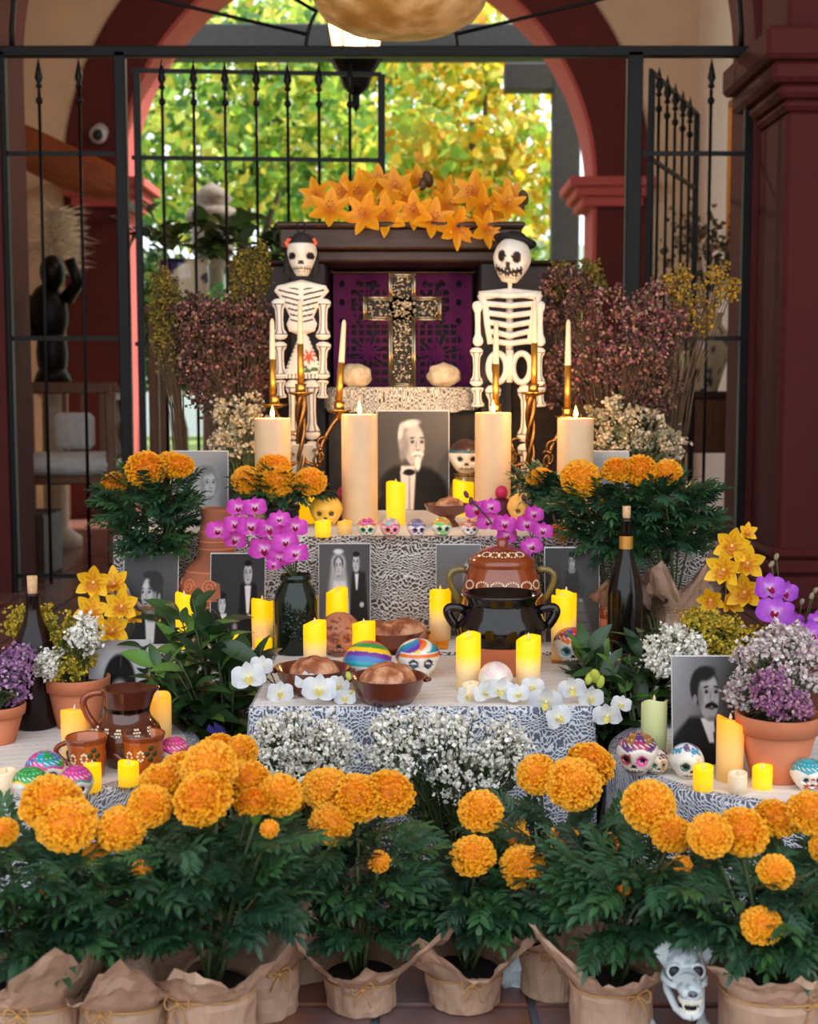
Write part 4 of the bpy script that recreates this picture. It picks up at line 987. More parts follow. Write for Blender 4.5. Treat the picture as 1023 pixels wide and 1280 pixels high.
# wax pillars with live flames
FL = []
for px, py0, py1, lab in ((342, 523, 655, 'leftmost tall cream pillar candle with flame on the upper table'), (450, 518, 655, 'tall cream pillar candle left of the elderly man portrait'),
                          (616, 516, 649, 'tall cream pillar candle right of the elderly man portrait'), (718.5, 523, 652, 'rightmost tall cream pillar candle with flame on the upper table')):
    base = G(px, py1, ZT); k = 1/S(base); R = 22.5*k; h_ = P(px, py0, base.y).z-ZT
    t = thing('pillar_candle', lab, 'candle', base)
    m = MB(); m.lathe([(.0005, 0), (R*.99, 0), (R, .004), (R, h_-.004), (R*.985, h_), (R*.93, h_+.0005), (R*.88, h_-.006), (R*.2, h_-.012), (.0005, h_-.012)], 44, fn=lambda V, th: V); part('wax_body', m, MT['wax_cream'], t)
    m = MB(); m.tube([(0, 0, h_-.014), (.001, 0, h_+.006)], .0015, 6); part('wick', m, MT['wick'], t)
    m = MB(); m.lathe([(.0003, .002), (.005, .008), (.0065, .014), (.005, .022), (.002, .032), (.0002, .039)], 14, (0, 0, h_-.002)); part('flame', m, MT['flame'], t)
    ld = bpy.data.lights.new('flame_light', 'POINT'); ld.energy = 1.5; ld.color = (1, .55, .2); ld.shadow_soft_size = .012
    lo = bpy.data.objects.new('flame_light', ld); _link(lo, t); lo.location = (0, 0, h_+.055)
# candelabra and tapers
def candelabrum(label, pxs, stem_px, Y, seed):
    base = Vector((P(stem_px, 480, Y).x, Y, ZT)); t = thing('candelabrum', label, 'candelabrum', base); k = 1/S(base); r = random.Random(seed)
    m = MB(); m.lathe([(.0005, 0), (24*k, 0), (24*k, 3*k), (16*k, 7*k), (6*k, 12*k), (4*k, 20*k)], 28); part('base', m, MT['brass_old'], t)
    zc = P(stem_px, pxs[1][1], Y).z-ZT
    m = MB()
    for q in range(3): m.tube([(4*k*math.cos(e*9+q*2.1), 4*k*math.sin(e*9+q*2.1), 12*k+(zc-14*k)*e) for e in np.linspace(0, 1, 36)], [3.2*k*(1.2-.4*math.sin(e*pi)) for e in np.linspace(0, 1, 36)], 7)
    part('stem', m, MT['brass_old'], t)
    for i, (px, py) in enumerate(pxs):
        dx = P(px, 480, Y).x-base.x; zt = P(px, py, Y).z-ZT
        if abs(dx) > .01:
            m = MB(); z0 = zc*.45; pts = [np.array((dx*e+(.02 if i else -.02)*math.sin(e*pi*2), -.02*math.sin(e*pi), z0+(zt-z0-4*k)*e**1.5-.05*math.sin(e*pi))) for e in np.linspace(0, 1, 16)]
            m.tube(pts, [2.6*k]*16, 7)
            for e in (4, 7, 10):
                p = pts[e]; s_ = 1 if e % 2 else -1; m.tube([p+np.array((s_*9*k*math.sin(a)*a/4, -2*k, 9*k*(1-math.cos(a))*a/4)) for a in np.linspace(0, 4.4, 10)], [1.8*k]*9+[.8*k], 6); m.ball(p+np.array((0, -3*k, 0)), 3.2*k, 8, 6)
            part('arm', m, MT['brass_old'], t)
        m = MB(); m.lathe([(2*k, -10*k), (3*k, -4*k), (15*k, 0), (16*k, 2*k), (7*k, 2*k), (6*k, 7*k), (7.5*k, 12*k), (5*k, 12*k), (4.6*k, 2*k), (.0005, 2*k)], 24, (dx, 0, zt)); part('cup', m, MT['brass'], t)
    return k
def taper(label, px, py0, py1, Y, lean=0):
    zb = P(px, py1, Y).z; base = Vector((P(px, 480, Y).x, Y, zb)); k = 1/S(base); h_ = P(px, py0, Y).z-zb
    t = thing('taper_candle', label, 'candle', base); t.rotation_euler = (0, math.radians(lean), 0)
    m = MB(); m.lathe([(.0003, 0), (4.3*k, 0), (4.0*k, h_*.52), (.0003, h_*.52)], 16); part('gilt_lower', m, MT['taper_gold'], t)
    m = MB(); m.lathe([(4.0*k, h_*.52), (2.8*k, h_*.95), (1.6*k, h_*.985), (.0003, h_*.99)], 16); part('wax_upper', m, MT['taper_cream'], t)
    m = MB(); m.tube([(0, 0, h_*.985), (0, 0, h_*1.01)], .0009, 5); part('wick', m, MT['wick'], t)
YC = 4.24
k = candelabrum('left brass candelabrum with curling arms before the female skeleton', ((343, 507), (376, 492), (424, 514)), 376, YC, 1)
taper('leftmost gilt and cream taper in front of the dried pink flowers', 341, 397, 505, YC); taper('gilt and cream taper standing before the female skeleton', 376, 374, 490, YC); taper('gilt and cream taper leaning to the right beside the niche shelf', 423, 398, 512, YC, 4)
k = candelabrum('right brass candelabrum with twisted stem before the hatted skeleton', ((620, 517), (667, 492), (710, 522)), 664, YC, 2)
taper('gilt and cream taper left of the hatted skeleton ribs', 620, 399, 515, YC); taper('gilt and cream taper standing before the hatted skeleton arm', 668, 372, 490, YC); taper('rightmost gilt and cream taper before the dried pink flowers', 710, 398, 520, YC)

# ================================================================== painted skulls
def skull_mesh(sz, base=(238, 230, 216), colf=None, nu=72, nv=56, eye=(20, 16, 18), relief=0, wide=1.0):
    """sugar skull facing -Y, bottom at z=0, height sz"""
    m = MB(); V = []; Cc = []
    def gs(dx, dz, r): return math.exp(-(dx*dx+dz*dz)/(r*r))
    for j in range(nv+1):
        a = pi*j/nv
        for i in range(nu):
            th = 2*pi*i/nu; x = math.sin(a)*math.sin(th); y = -math.sin(a)*math.cos(th); z = math.cos(a)
            X = x*.47*wide; Y = y*.54; Z = z*.5
            if z < .1: e = min(1, (.1-z)/.9); X *= 1-.30*e; Y *= (1-.12*e) if y < 0 else (1-.45*e)
            Z = max(Z, -.42)
            col = list(base); fr = y < -.05
            if fr:
                for q in (-1, 1):
                    g = gs(X-q*.175, Z+.03, .105); Y += .11*g
                    d = math.hypot(X-q*.175, (Z+.03)*.95)
                    Y -= .035*gs(X-q*.27, Z+.17, .09)
                g = gs(X, (Z+.155)*.8, .055); Y += .05*g
                if -.36 < Z < -.22 and abs(X) < .24: Y -= .02
            if relief: n = mnoise.noise((X*16, Y*16, Z*16)); Y += relief*n*(-1 if y < 0 else 1); Z += 0
            V.append((X, Y, Z+.42))
            cc = None
            if colf: cc = colf(X, Y, Z, th)
            if cc is None and fr:
                for q in (-1, 1):
                    d = math.hypot(X-q*.175, Z+.03)
                    if eye and d < .075: cc = eye
                if cc is None and abs(X) < .045*(1+(-.12-Z)*6) and -.21 < Z < -.12: cc = (40, 30, 30)
                if cc is None and -.36 < Z < -.23 and abs(X) < .2:
                    if abs(Z+.295) < .012 or (abs(((X+.5)*22) % 1-.5) < .14): cc = (70, 56, 52)
            Cc.append(lin(cc if cc else base))
    i = np.arange(nv)[:, None]*nu; jj = np.arange(nu)[None]; kk_ = (jj+1) % nu
    Fa = np.stack([i+jj, i+nu+jj, i+nu+kk_, i+kk_], -1).reshape(-1, 4)
    m.add(np.array(V)*sz/.92, Fa, np.array(Cc)); return m
def deco(cap, band, accents, rim=None, capz=.2):
    """icing: wavy coloured cap, band below it, dots and eye rims"""
    def f(X, Y, Z, th):
        wv = capz+.04*math.sin(th*5)
        if Z > wv:
            k = int((th*4/ (2*pi))*2+ (Z > wv+.14)) % len(cap)
            if abs(math.sin(th*9+Z*30)) < .13: return (245, 240, 232)
            return cap[k]
        if band and wv-.055 < Z: return band
        if rim and Y < -.1:
            for i, q in enumerate((-1, 1)):
                d = math.hypot(X-q*.175, Z+.03); 
                if .08 < d < .125: return rim[i % len(rim)]
        for i, (ax, az, r, c) in enumerate(accents):
            d = math.hypot(X-ax, Z-az); a = math.atan2(Z-az, X-ax)
            if Y < .1 and d < r*(.7+.3*math.sin(a*5)): return c
        if Y > -.12 and abs(math.sin(th*6)*math.sin(Z*22)) > .82: return accents[0][3]
    return f
def skull(label, px, py0, py1, z, face=0, group='sugar skulls', Y=None, name='sugar_skull', m='painted', **kw):
    base = G(px, py1, z) if Y is None else Vector((P(px, 480, Y).x, Y, z)); h_ = P(px, py0, base.y).z-z
    t = thing(name, label, 'skull', base, math.radians(face), group)
    part('skull_body', skull_mesh(h_, **kw), MT[m], t); return t
Wt = (240, 234, 224); BL, YE, GN, RD, PK, PU, OR, TQ = (60, 120, 190), (250, 200, 30), (40, 150, 70), (215, 50, 60), (230, 60, 150), (110, 50, 150), (240, 120, 40), (30, 160, 175)
skull('small sugar skull with magenta cap, leftmost of the five on the lace edge', 459, 647, 672, ZT, colf=deco([(190, 40, 110), PK], YE, [(.0, .1, .06, GN)], (GN, GN)))
skull('small pink faced sugar skull, second from left on the lace edge', 488, 647, 672, ZT, base=(240, 190, 180), colf=deco([(230, 150, 160), (120, 190, 180)], PK, [(.0, .1, .06, RD)], (RD, PK)), face=8)
skull('small white sugar skull with lilac curls, middle of the five', 521, 648, 672, ZT, colf=deco([(120, 100, 150), (90, 80, 120)], (150, 130, 180), [(.1, .08, .06, PU)], (PU, PU)), face=12)
skull('small sugar skull with lime green face, fourth of the five', 552, 646, 671, ZT, colf=deco([OR, (110, 190, 60)], (130, 200, 70), [(.0, -.2, .16, (120, 190, 60))], (GN, GN)), face=10)
skull('small sugar skull with red cap, rightmost of the five', 588, 648, 671, ZT, colf=deco([(190, 90, 80), (230, 170, 160)], RD, [(.1, .08, .05, RD)]), face=5)
skull('rainbow striped sugar skull turned away behind the bread bowls', 459, 801, 841, ZM, colf=lambda X, Y, Z, th: [RD, OR, Wt, TQ, BL, PU, YE, GN][int((Z+.45)*9+X*3) % 8] if Z > -.3 else None, face=70, wide=1.1, Y=2.98)
skull('rainbow sugar skull with large black eyes right of the bread bowl', 523, 798, 846, ZM, colf=lambda X, Y, Z, th: ([RD, OR, Wt, TQ, BL, PU, YE, GN][int((-Z+.5)*9+th*2) % 8] if (Y > -.2 or Z > .24) else ((245, 245, 245) if min(math.hypot(X-.155, Z+.02), math.hypot(X-.195, Z+.02)) < .03 or min(math.hypot(X+.155, Z+.02), math.hypot(X+.195, Z+.02)) < .03 else ((20, 30, 60) if min(math.hypot(X-.175, Z+.03), math.hypot(X+.175, Z+.03)) < .115 else (OR if .13 < Z < .2 else Wt)))), face=8, wide=1.15)
skull('carved terracotta coloured clay skull between two glowing candles', 425, 765, 818, ZM, base=(186, 116, 84), eye=(170, 90, 74), colf=lambda X, Y, Z, th: (120, 62, 44) if (mnoise.noise((X*15, Y*15, Z*15)) > .25 and Z > -.1) else None, relief=.02, m='clay_white', name='clay_skull', group=None)
skull('plain white sugar skull under the white orchid before the black pot', 622, 827, 870, ZM, colf=deco([(240, 226, 214), (238, 205, 205)], None, [(.1, .3, .08, (230, 120, 140)), (.2, .15, .06, (230, 150, 150))]), Y=2.86)
skull('sugar skull with red and purple icing and blue eye at the right edge', 718, 784, 818, ZM, colf=deco([PU, RD, (130, 70, 50), OR], (240, 234, 224), [(.0, .1, .06, RD)], (TQ, TQ)), Y=3.2)
skull('skull figurine with blue headband behind the right glowing candle', 583, 548, 582, ZT+.125, colf=lambda X, Y, Z, th: (40, 90, 110) if .12 < Z < .2 else ((60, 40, 40) if Z > .2 else None), Y=4.27)
q = Vector((P(583, 480, 4.27).x, 4.27, ZT)); k = 1/S(q); bv = thing('brass_jar', 'round amber jar under the skull with blue headband', 'jar', q)
m = MB(); m.lathe([(.0005, 0), (14*k, 0), (21*k, 14*k), (21*k, 30*k), (14*k, 44*k), (15*k, .124), (.0005, .124)], 28); part('body', m, MT['olive_glaze'], bv)
m = MB(); m.lathe([(14.5*k, .116), (16.5*k, .119), (15*k, .1235)], 28); part('rim', m, MT['brass_old'], bv)
# left round table skulls
skull('white sugar skull with magenta brow on the left round table', 57, 939, 984, ZL, colf=deco([TQ, GN, BL, PK], (215, 30, 150), [(.2, -.1, .08, (20, 110, 100)), (.0, .12, .05, YE)], (TQ, BL)), face=15, wide=1.1)
skull('sugar skull with green hair and yellow fringe at the left edge', 39, 959, 1000, ZL, colf=deco([GN, (60, 170, 80)], YE, [(.1, -.2, .07, BL), (-.15, -.2, .07, PK)]), face=25, wide=1.1)
skull('small sugar skull with pink and green cap before the left mug', 96, 957, 999, ZL, colf=deco([(220, 60, 150), (200, 60, 150)], (40, 150, 110), [(.12, -.2, .08, RD), (-.12, -.22, .07, BL)]), face=10)
skull('sugar skull with pink cap and green dots right of the mugs', 218, 921, 960, ZL, colf=deco([(220, 80, 130), PK], (150, 40, 80), [(.0, -.1, .1, (40, 120, 90)), (.2, -.2, .1, (40, 120, 90)), (-.2, -.2, .1, (40, 120, 90))]), face=20)
# right round table skulls
skull('sugar skull with crimson and violet icing at the left of the right table', 797, 915, 966, ZL, colf=deco([(180, 40, 90), (100, 50, 110), (160, 110, 40)], (240, 234, 224), [(.12, -.1, .09, (235, 130, 180)), (-.1, .1, .06, (200, 60, 60))], ((180, 30, 60), PK)), face=-20, base=(230, 214, 196))
skull('small cream sugar skull with green and ochre spots, low beside the crimson one', 820, 935, 966, ZL, colf=deco([(120, 60, 70), (226, 214, 196)], None, [(-.18, -.05, .14, (50, 110, 80)), (.16, -.14, .12, (210, 140, 40)), (.1, .12, .1, (225, 150, 40))]), base=(232, 216, 190), face=5, wide=1.15)
skull('white sugar skull with blue icing in front of the moustached man portrait', 858, 929, 971, ZL, colf=deco([(60, 150, 190), (240, 236, 230), (110, 90, 140)], None, [(.15, .16, .05, YE)], ((40, 110, 100), (240, 200, 120)), capz=.26), face=8)
skull('sugar skull with teal cap and red spots at the right edge', 1010, 948, 987, ZL, colf=deco([TQ, (70, 150, 160)], None, [(-.15, -.2, .12, (190, 60, 40)), (.15, -.2, .12, (190, 60, 40)), (0, .0, .07, (190, 60, 40))]), wide=1.1)

# ================================================================== pottery
def handle(m, p0, p1, out, r, n=14, drop=0):
    p0, p1, out = map(np.array, (p0, p1, out))
    m.tube([p0*(1-e)+p1*e+out*math.sin(pi*e)**.8+np.array((0, 0, drop*math.sin(pi*e))) for e in np.linspace(0, 1, n)], r, 10)
def dots(pts, r, col='slip_cream'):
    m = MB()
    for p, nrm in pts: m.ball(p, (r, r*.35, r), 8, 6, toward(nrm))
    return m
def prof_r(prof, z):
    for (r0, z0), (r1, z1) in zip(prof[:-1], prof[1:]):
        if z0 <= z <= z1 and z1 > z0: return r0+(r1-r0)*(z-z0)/(z1-z0)
    return prof[-1][0]
# clay jug
b = G(158, 958, ZL); b.y += .02; k = 1/S(b); t = thing('clay_jug', 'glazed brown clay jug with cream dot flowers on the left round table', 'jug', b, math.radians(0))
pr = [(.0005, 0), (26*k, 0), (30*k, 4*k), (41*k, 26*k), (43*k, 36*k), (39*k, 50*k), (29*k, 62*k), (27.5*k, 70*k), (30*k, 88*k), (32*k, 96*k)]
def spout(V, th):
    n = V.shape[0]
    for i in range(n):
        if V[i, 0, 2] > 80*k:
            e = (V[i, 0, 2]-80*k)/(16*k); g = np.exp(-((th)/.45)**2)+np.exp(-((th-2*pi)/.45)**2); V[i, :, 0] += g*9*k*e; V[i, :, 2] += g*2*k*e
    return V
m = MB(); m.lathe(pr[:6]+pr[5:], 48, fn=spout); m.lathe([(32*k, 96*k), (30*k, 97*k), (25*k, 70*k), (20*k, 60*k)], 48, fn=spout); part('body', m, MT['glaze_dark'], t)
m = MB(); m.lathe([(r_+.0006, z_) for r_, z_ in [(26*k, 0), (30*k, 4*k), (40.2*k, 24*k)]], 48); part('dark_base_band', m, MT['glaze_black'], t) if False else None
m = MB(); m.lathe([(28.2*k, 69*k), (28.6*k, 72*k), (28.9*k, 74*k)], 48); part('neck_line', m, MT['glaze_black'], t)
m = MB(); handle(m, (-27*k, 0, 90*k), (-38*k, 0, 46*k), (-22*k, 0, 12*k), [4.5*k]*14); part('handle', m, MT['glaze_brown'], t)
pts = []
for a0 in (-150, -120, -95, -62, -35):
    for q in range(7):
        a = math.radians(a0)+ (0 if q == 6 else .085*math.cos(q*pi/3)); z_ = 48*k+(0 if q == 6 else 4.2*k*math.sin(q*pi/3)); rr = prof_r(pr, z_)+.0005; pts.append(((rr*math.cos(a), rr*math.sin(a), z_), (math.cos(a), math.sin(a), .6)))
part('painted_dots', dots(pts, 1.6*k), MT['slip_cream'], t)
# mugs
def mug(label, px, py0, py1, w_, rz):
    b = G(px, py1, ZL); k = 1/S(b); h_ = P(px, py0, b.y).z-ZL; R = w_*k/2; t = thing('clay_mug', label, 'mug', b, rz, 'painted clay mugs')
    pr = [(.0005, 0), (R*.72, 0), (R*.8, h_*.05), (R*.9, h_*.35), (R*.93, h_*.55), (R*.9, h_*.75), (R, h_*.99)]
    m = MB(); m.lathe(pr+[(R*.97, h_), (R*.93, h_*.98), (R*.84, h_*.6), (R*.7, h_*.12), (.0005, h_*.1)], 40); part('body', m, MT['glaze_amber'], t)
    m = MB(); m.lathe([(R*.955, h_*.86), (R*1.006, h_*.985), (R*.98, h_*1.008), (R*.94, h_*.985)], 40); part('rim', m, MT['glaze_brown'], t)
    m = MB(); handle(m, (-R*.9, 0, h_*.82), (-R*.86, 0, h_*.25), (-R*.75, 0, h_*.03), [R*.13]*14); part('handle', m, MT['glaze_brown'], t)
    pts = []
    for a0, zc in ((-105, .52), (-70, .55)):
        for q in range(8):
            a = math.radians(a0)+.15*math.cos(q*pi/4); z_ = h_*zc+h_*.11*math.sin(q*pi/4); rr = prof_r(pr, z_)+.0004; pts.append(((rr*math.cos(a), rr*math.sin(a), z_), (math.cos(a), math.sin(a), 0)))
    part('painted_dots', dots(pts, 1.7*k), MT['slip_cream'], t)
    pts = []
    for a0, zc in ((-52, .62), (-42, .48), (-30, .6), (-40, .74), (-130, .5), (-140, .62)):
        a = math.radians(a0); z_ = h_*zc; rr = prof_r(pr, z_)+.0004; pts.append(((rr*math.cos(a), rr*math.sin(a), z_), (math.cos(a), math.sin(a), 0)))
    part('painted_leaves', dots(pts, 3.6*k), MT['slip_green'], t)
mug('painted clay mug on the left, beside the tall dark bottle', 109, 920, 970, 52, -.25); mug('painted clay mug on the right, in front of the jug', 180, 916, 968, 54, -.3)
# brown lidded pot
b = Vector((P(629, 480, 3.44).x, 3.44, ZM)); k = 1/S(b); t = thing('lidded_clay_pot', 'brown glazed clay pot with lid and dotted ovals behind the black pot', 'pot', b)
zz = lambda py: P(629, py, 3.44).z-ZM
pr = [(.0005, 0), (30*k, 0), (44*k, zz(790)), (51*k, zz(755)), (50*k, zz(738)), (45*k, zz(716)), (40*k, zz(706))]
m = MB(); m.lathe(pr, 48); part('body', m, MT['glaze_brown'], t)
m = MB(); m.lathe([(40*k, zz(708)), (43*k, zz(704)), (41*k, zz(698)), (28*k, zz(688)), (12*k, zz(683)), (6*k, zz(682)), (8*k, zz(677)), (5*k, zz(673)), (.0005, zz(672))], 48); lid = part('lid', m, MT['glaze_brown'], t)
for sg in (-1, 1):
    m = MB(); handle(m, (sg*44*k, 0, zz(712)), (sg*50*k, 0, zz(752)), (sg*18*k, 0, 12*k), [4.4*k]*14); part('handle', m, MT['olive_glaze'], t)
pts = []
for a0 in (-150, -124, -100, -78, -54, -30):
    for q in range(14):
        a = math.radians(a0)+.17*math.cos(q*pi/7); z_ = zz(727)+5*k*math.sin(q*pi/7); rr = prof_r(pr, z_)+.0005; pts.append(((rr*math.cos(a), rr*math.sin(a), z_), (math.cos(a), math.sin(a), .2)))
for i in range(40):
    a = -pi*i/40; z_ = zz(742); rr = prof_r(pr, z_)+.0005; pts.append(((rr*math.cos(a), rr*math.sin(a), z_), (math.cos(a), math.sin(a), .2)))
part('painted_dots', dots(pts, 1.25*k), MT['slip_cream'], t)
pts = []
for a0 in (-130, -110, -90, -70, -50):
    for q in range(10):
        a = math.radians(a0)+.2*math.cos(q*pi/5); z_ = zz(691)+2.5*k*math.sin(q*pi/5); rr = 34*k-(z_-zz(693))*1.1; pts.append(((rr*math.cos(a), rr*math.sin(a), z_+.002), (math.cos(a), math.sin(a), 1.5)))
part('painted_dots', dots(pts, 1.3*k), MT['slip_cream'], lid)
# black pot on its clay base
b = Vector((P(629, 480, 3.09).x, 3.09, ZM)); k = 1/S(b); t = thing('black_clay_pot', 'large shiny black clay pot with two handles on the middle table', 'pot', b)
zz = lambda py: P(629, py, 3.09).z-ZM
m = MB(); m.lathe([(.0005, 0), (28*k, 0), (36*k, zz(834)), (45*k, zz(812)), (51*k, zz(802))], 48); part('unglazed_base', m, MT['terracotta'], t)
m = MB(); m.lathe([(51*k, zz(802.5)), (54*k, zz(794)), (56*k, zz(782)), (51*k, zz(768)), (43*k, zz(757)), (43*k, zz(752)), (48*k, zz(744)), (49*k, zz(741)), (46*k, zz(741)), (40*k, zz(756)), (30*k, zz(765)), (.0005, zz(768))], 48); part('glazed_body', m, MT['glaze_black'], t)
for sg in (-1, 1):
    m = MB(); handle(m, (sg*45*k, -4*k, zz(762)), (sg*55*k, -4*k, zz(784)), (sg*17*k, 0, 12*k), [6*k]*14); part('handle', m, MT['glaze_black'], t)
# carved vase on the left
b = Vector((P(268, 480, 3.5).x, 3.5, ZM)); k = 1/S(b); zz = lambda py: P(268, py, 3.5).z-ZM
t = thing('carved_clay_vase', 'tall necked carved clay vase with spiral pattern behind the couple photograph', 'vase', b)
pr = [(.0005, 0), (26*k, 0), (30*k, zz(782)), (44*k, zz(758)), (48*k, zz(740)), (45*k, zz(724)), (36*k, zz(706)), (24*k, zz(697)), (22.5*k, zz(690)), (20*k, zz(660)), (18*k, zz(648)), (19.5*k, zz(640)), (19.5*k, zz(635))]
m = MB(); m.lathe(pr+[(17*k, zz(635)), (15*k, zz(650)), (.0005, zz(660))], 52); part('body', m, MT['terracotta_dark'], t)
for a0 in (-165, -130, -95, -60, -25):
    a0 = math.radians(a0); m = MB(); pts = []
    for e in np.linspace(0, 1, 34):
        rr_ = 9*k*(1-e*.9); q = e*12; a = a0+rr_*math.cos(q)/(42*k); z_ = zz(728)+rr_*math.sin(q); R = prof_r(pr, z_)+.0004; pts.append((R*math.cos(a), R*math.sin(a), z_))
    m.tube(pts, 1.2*k, 6); part('spiral', m, MT['terracotta'], t)
for py in (712, 744, 752, 685, 676, 664):
    m = MB(); R = prof_r(pr, zz(py)); m.lathe([(R-.001, zz(py)-1.4*k), (R+1.1*k, zz(py)), (R-.001, zz(py)+1.4*k)], 52); part('ridge', m, MT['terracotta'], t)
# terracotta cup
b = G(762, 806, ZM); k = 1/S(b); t = thing('terracotta_cup', 'small straight terracotta cup beside the wine bottle on the right', 'cup', b)
m = MB(); m.lathe([(.0005, 0), (10.5*k, 0), (13*k, 46*k), (12*k, 46.5*k), (11*k, 40*k), (9*k, 5*k), (.0005, 4*k)], 30); part('body', m, MT['terracotta'], t)
m = MB(); m.lathe([(12.4*k, 34*k), (13.3*k, 46*k), (12.6*k, 47*k), (11.8*k, 46*k)], 30); part('glazed_rim', m, MT['glaze_brown'], t)
# terracotta garden pots
def garden_pot(label, px, pyb, z, rim_w, pyr, Y=None, bw=.62):
    b = G(px, pyb, z) if Y is None else Vector((P(px, 480, Y).x, Y, z)); k = 1/S(b); h_ = P(px, pyr, b.y).z-z; R = rim_w*k/2
    t = thing('terracotta_pot', label, 'flower pot', b)
    m = MB(); m.lathe([(.0005, 0), (R*bw, 0), (R*bw*1.02, .003), (R*.9, h_*.76), (.0005, h_*.76)], 44); part('body', m, MT['terracotta'], t)
    m = MB(); m.lathe([(R*.9, h_*.74), (R*.955, h_*.74), (R, h_*.97), (R*.985, h_), (R*.92, h_), (R*.88, h_*.86)], 44); part('rim', m, MT['terracotta'], t)
    m = MB(); m.lathe([(R*.9, h_*.86), (.0005, h_*.9)], 30); part('soil', m, MT['soil'], t)
    return b, h_, R
PR = garden_pot('large terracotta pot of pale and purple flowers on the right table', 971, 973, ZL, 106, 891, bw=.58)
PL = garden_pot('terracotta pot of yellow and white flowers behind the left candle', 88, 930, ZL, 82, 845, Y=3.02)
PLL = garden_pot('terracotta pot of lavender flowers cut by the left edge', -18, 950, ZL, 76, 880, Y=2.88)
# bowls of bread
def bowl(label, px, py1, w_, h_px, z, blab, Y=None, loaves=1, m='glaze_dark', foot=False):
    b = G(px, py1, z) if Y is None else Vector((P(px, 480, Y).x, Y, z)); k = 1/S(b); R = w_*k/2; h_ = h_px*k
    t = thing('clay_bowl', label, 'bowl', b, 0, 'clay bread bowls'); z0 = h_*.45 if foot else 0
    pr = ([(.0005, 0), (R*.5, 0), (R*.5, .004), (R*.3, h_*.3), (R*.35, z0)] if foot else [(.0005, 0), (R*.62, 0)])
    ml = MB(); ml.lathe(pr+[(R*.82, z0+(h_-z0)*.4), (R*.97, h_*.96), (R, h_), (R*.95, h_*.99), (R*.78, z0+(h_-z0)*.42), (R*.5, z0+.012), (.0005, z0+.01)], 52); part('body', ml, MT[m], t)
    if not foot:
        for sg in (-1, 1):
            ml = MB(); ml.tube([(sg*(R*.95+6*k*math.sin(e*pi)), 14*k*(e-.5), h_*.86) for e in np.linspace(0, 1, 10)], 2.6*k, 8); part('lug', ml, MT[m], t)
    for i, (dx, dy, rr, lab) in enumerate(blab):
        q = Vector((b.x+dx*R, b.y+dy*R, b.z+z0+h_*.52 if not foot else b.z+h_*.72)); bt = thing('bread_of_the_dead', lab, 'bread', q, px*.3+i*1.3, 'sweet breads in clay bowls')
        rr *= R; sd = px+i*7
        def f(V, th):
            for a in V.reshape(-1, 3):
                rh = math.hypot(a[0], a[1])+1e-6; f_ = rh**.7/rh; a[0] *= f_; a[1] *= f_
                if a[2] < -.2: a[2] = -.2+(a[2]+.2)*.2
                a *= 1+.07*mnoise.noise(Vector(a)*2.2+Vector((sd, 0, 0)))
            return V
        mm = MB(); mm.ball((0, 0, rr*.12), (rr, rr, rr*.72), 32, 20, fn=f); part('loaf', mm, MT['bread'], bt)
        for a in (0, pi/2):
            mm = MB(); mm.tube([(rr*.98*math.sin(e)*math.cos(a+sd), rr*.98*math.sin(e)*math.sin(a+sd), rr*(.10+.74*math.cos(e*.9))) for e in np.linspace(-1.3, 1.3, 18)], [rr*(.07+.04*math.cos(e*7)) for e in np.linspace(-1.3, 1.3, 18)], 9); part('dough_bone', mm, MT['bread'], bt)
        mm = MB(); mm.ball((0, 0, rr*.84), (rr*.16, rr*.16, rr*.1), 14, 10); part('dough_knob', mm, MT['bread'], bt)
bowl('brown clay bowl with bread at the front of the middle table', 485, 877, 98, 33, ZM, [(0, 0, .74, 'sweet bread in the front clay bowl')], m='glaze_bowl')
bowl('dark clay bowl with bread behind the white orchids', 391, 865, 96, 32, ZM, [(.05, 0, .66, 'sweet bread in the dark bowl by the white orchids')], m='glaze_bowl')
bowl('clay bowl with two breads below the lace edge', 490, 798, 84, 26, ZM, [(-.42, -.1, .64, 'left sweet bread in the rear clay bowl'), (.40, .1, .70, 'right sweet bread in the rear clay bowl')], Y=3.36, m='glaze_bowl')
bowl('footed dark bowl with bread on the upper table by the portrait', 560, 668, 60, 28, ZT, [(.1, 0, .62, 'sweet bread in the footed bowl on the upper table')], m='glaze_bowl', foot=True, Y=3.86)
# bottles
def bottle(label, px, base, prof, cork, m, foil=None):
    k = 1/S(base); t = thing('corked_bottle', label, 'bottle', base)
    ml = MB(); ml.lathe([(r_*k, z_*k) for r_, z_ in prof], 36); part('glass', ml, MT[m], t)
    zt = prof[-1][1]*k; ml = MB(); ml.lathe([(.0005, zt-.01), (cork[0]*k*.9, zt-.01), (cork[0]*k, zt+cork[1]*k), (.0005, zt+cork[1]*k)], 20); part('cork', ml, MT['cork'], t)
    if foil: ml = MB(); ml.lathe([(foil[0]*k, foil[1]*k), (foil[0]*k, foil[2]*k)], 24); part('foil_band', ml, MT['foil_gold'], t)
    return t, k
bottle('tall dark corked bottle at the left edge of the round table', 45, G(45, 908, ZL), [(.01, 0), (25, 0), (27, 3), (27, 92), (24, 110), (13, 132), (9.5, 142), (8.5, 164), (9.5, 165), (9.5, 168), (.01, 168)], (6.5, 22), 'bottle_dark')
bottle('dark wine bottle with gold band behind the terracotta cup', 786, Vector((P(786, 480, 3.36).x, 3.36, ZM)), [(.01, 0), (21, 0), (22, 3), (22, 72), (19, 92), (9, 118), (7.5, 128), (7, 160), (8, 161), (8, 166), (.01, 166)], (5.2, 15), 'bottle_green', (8.6, 128, 144))
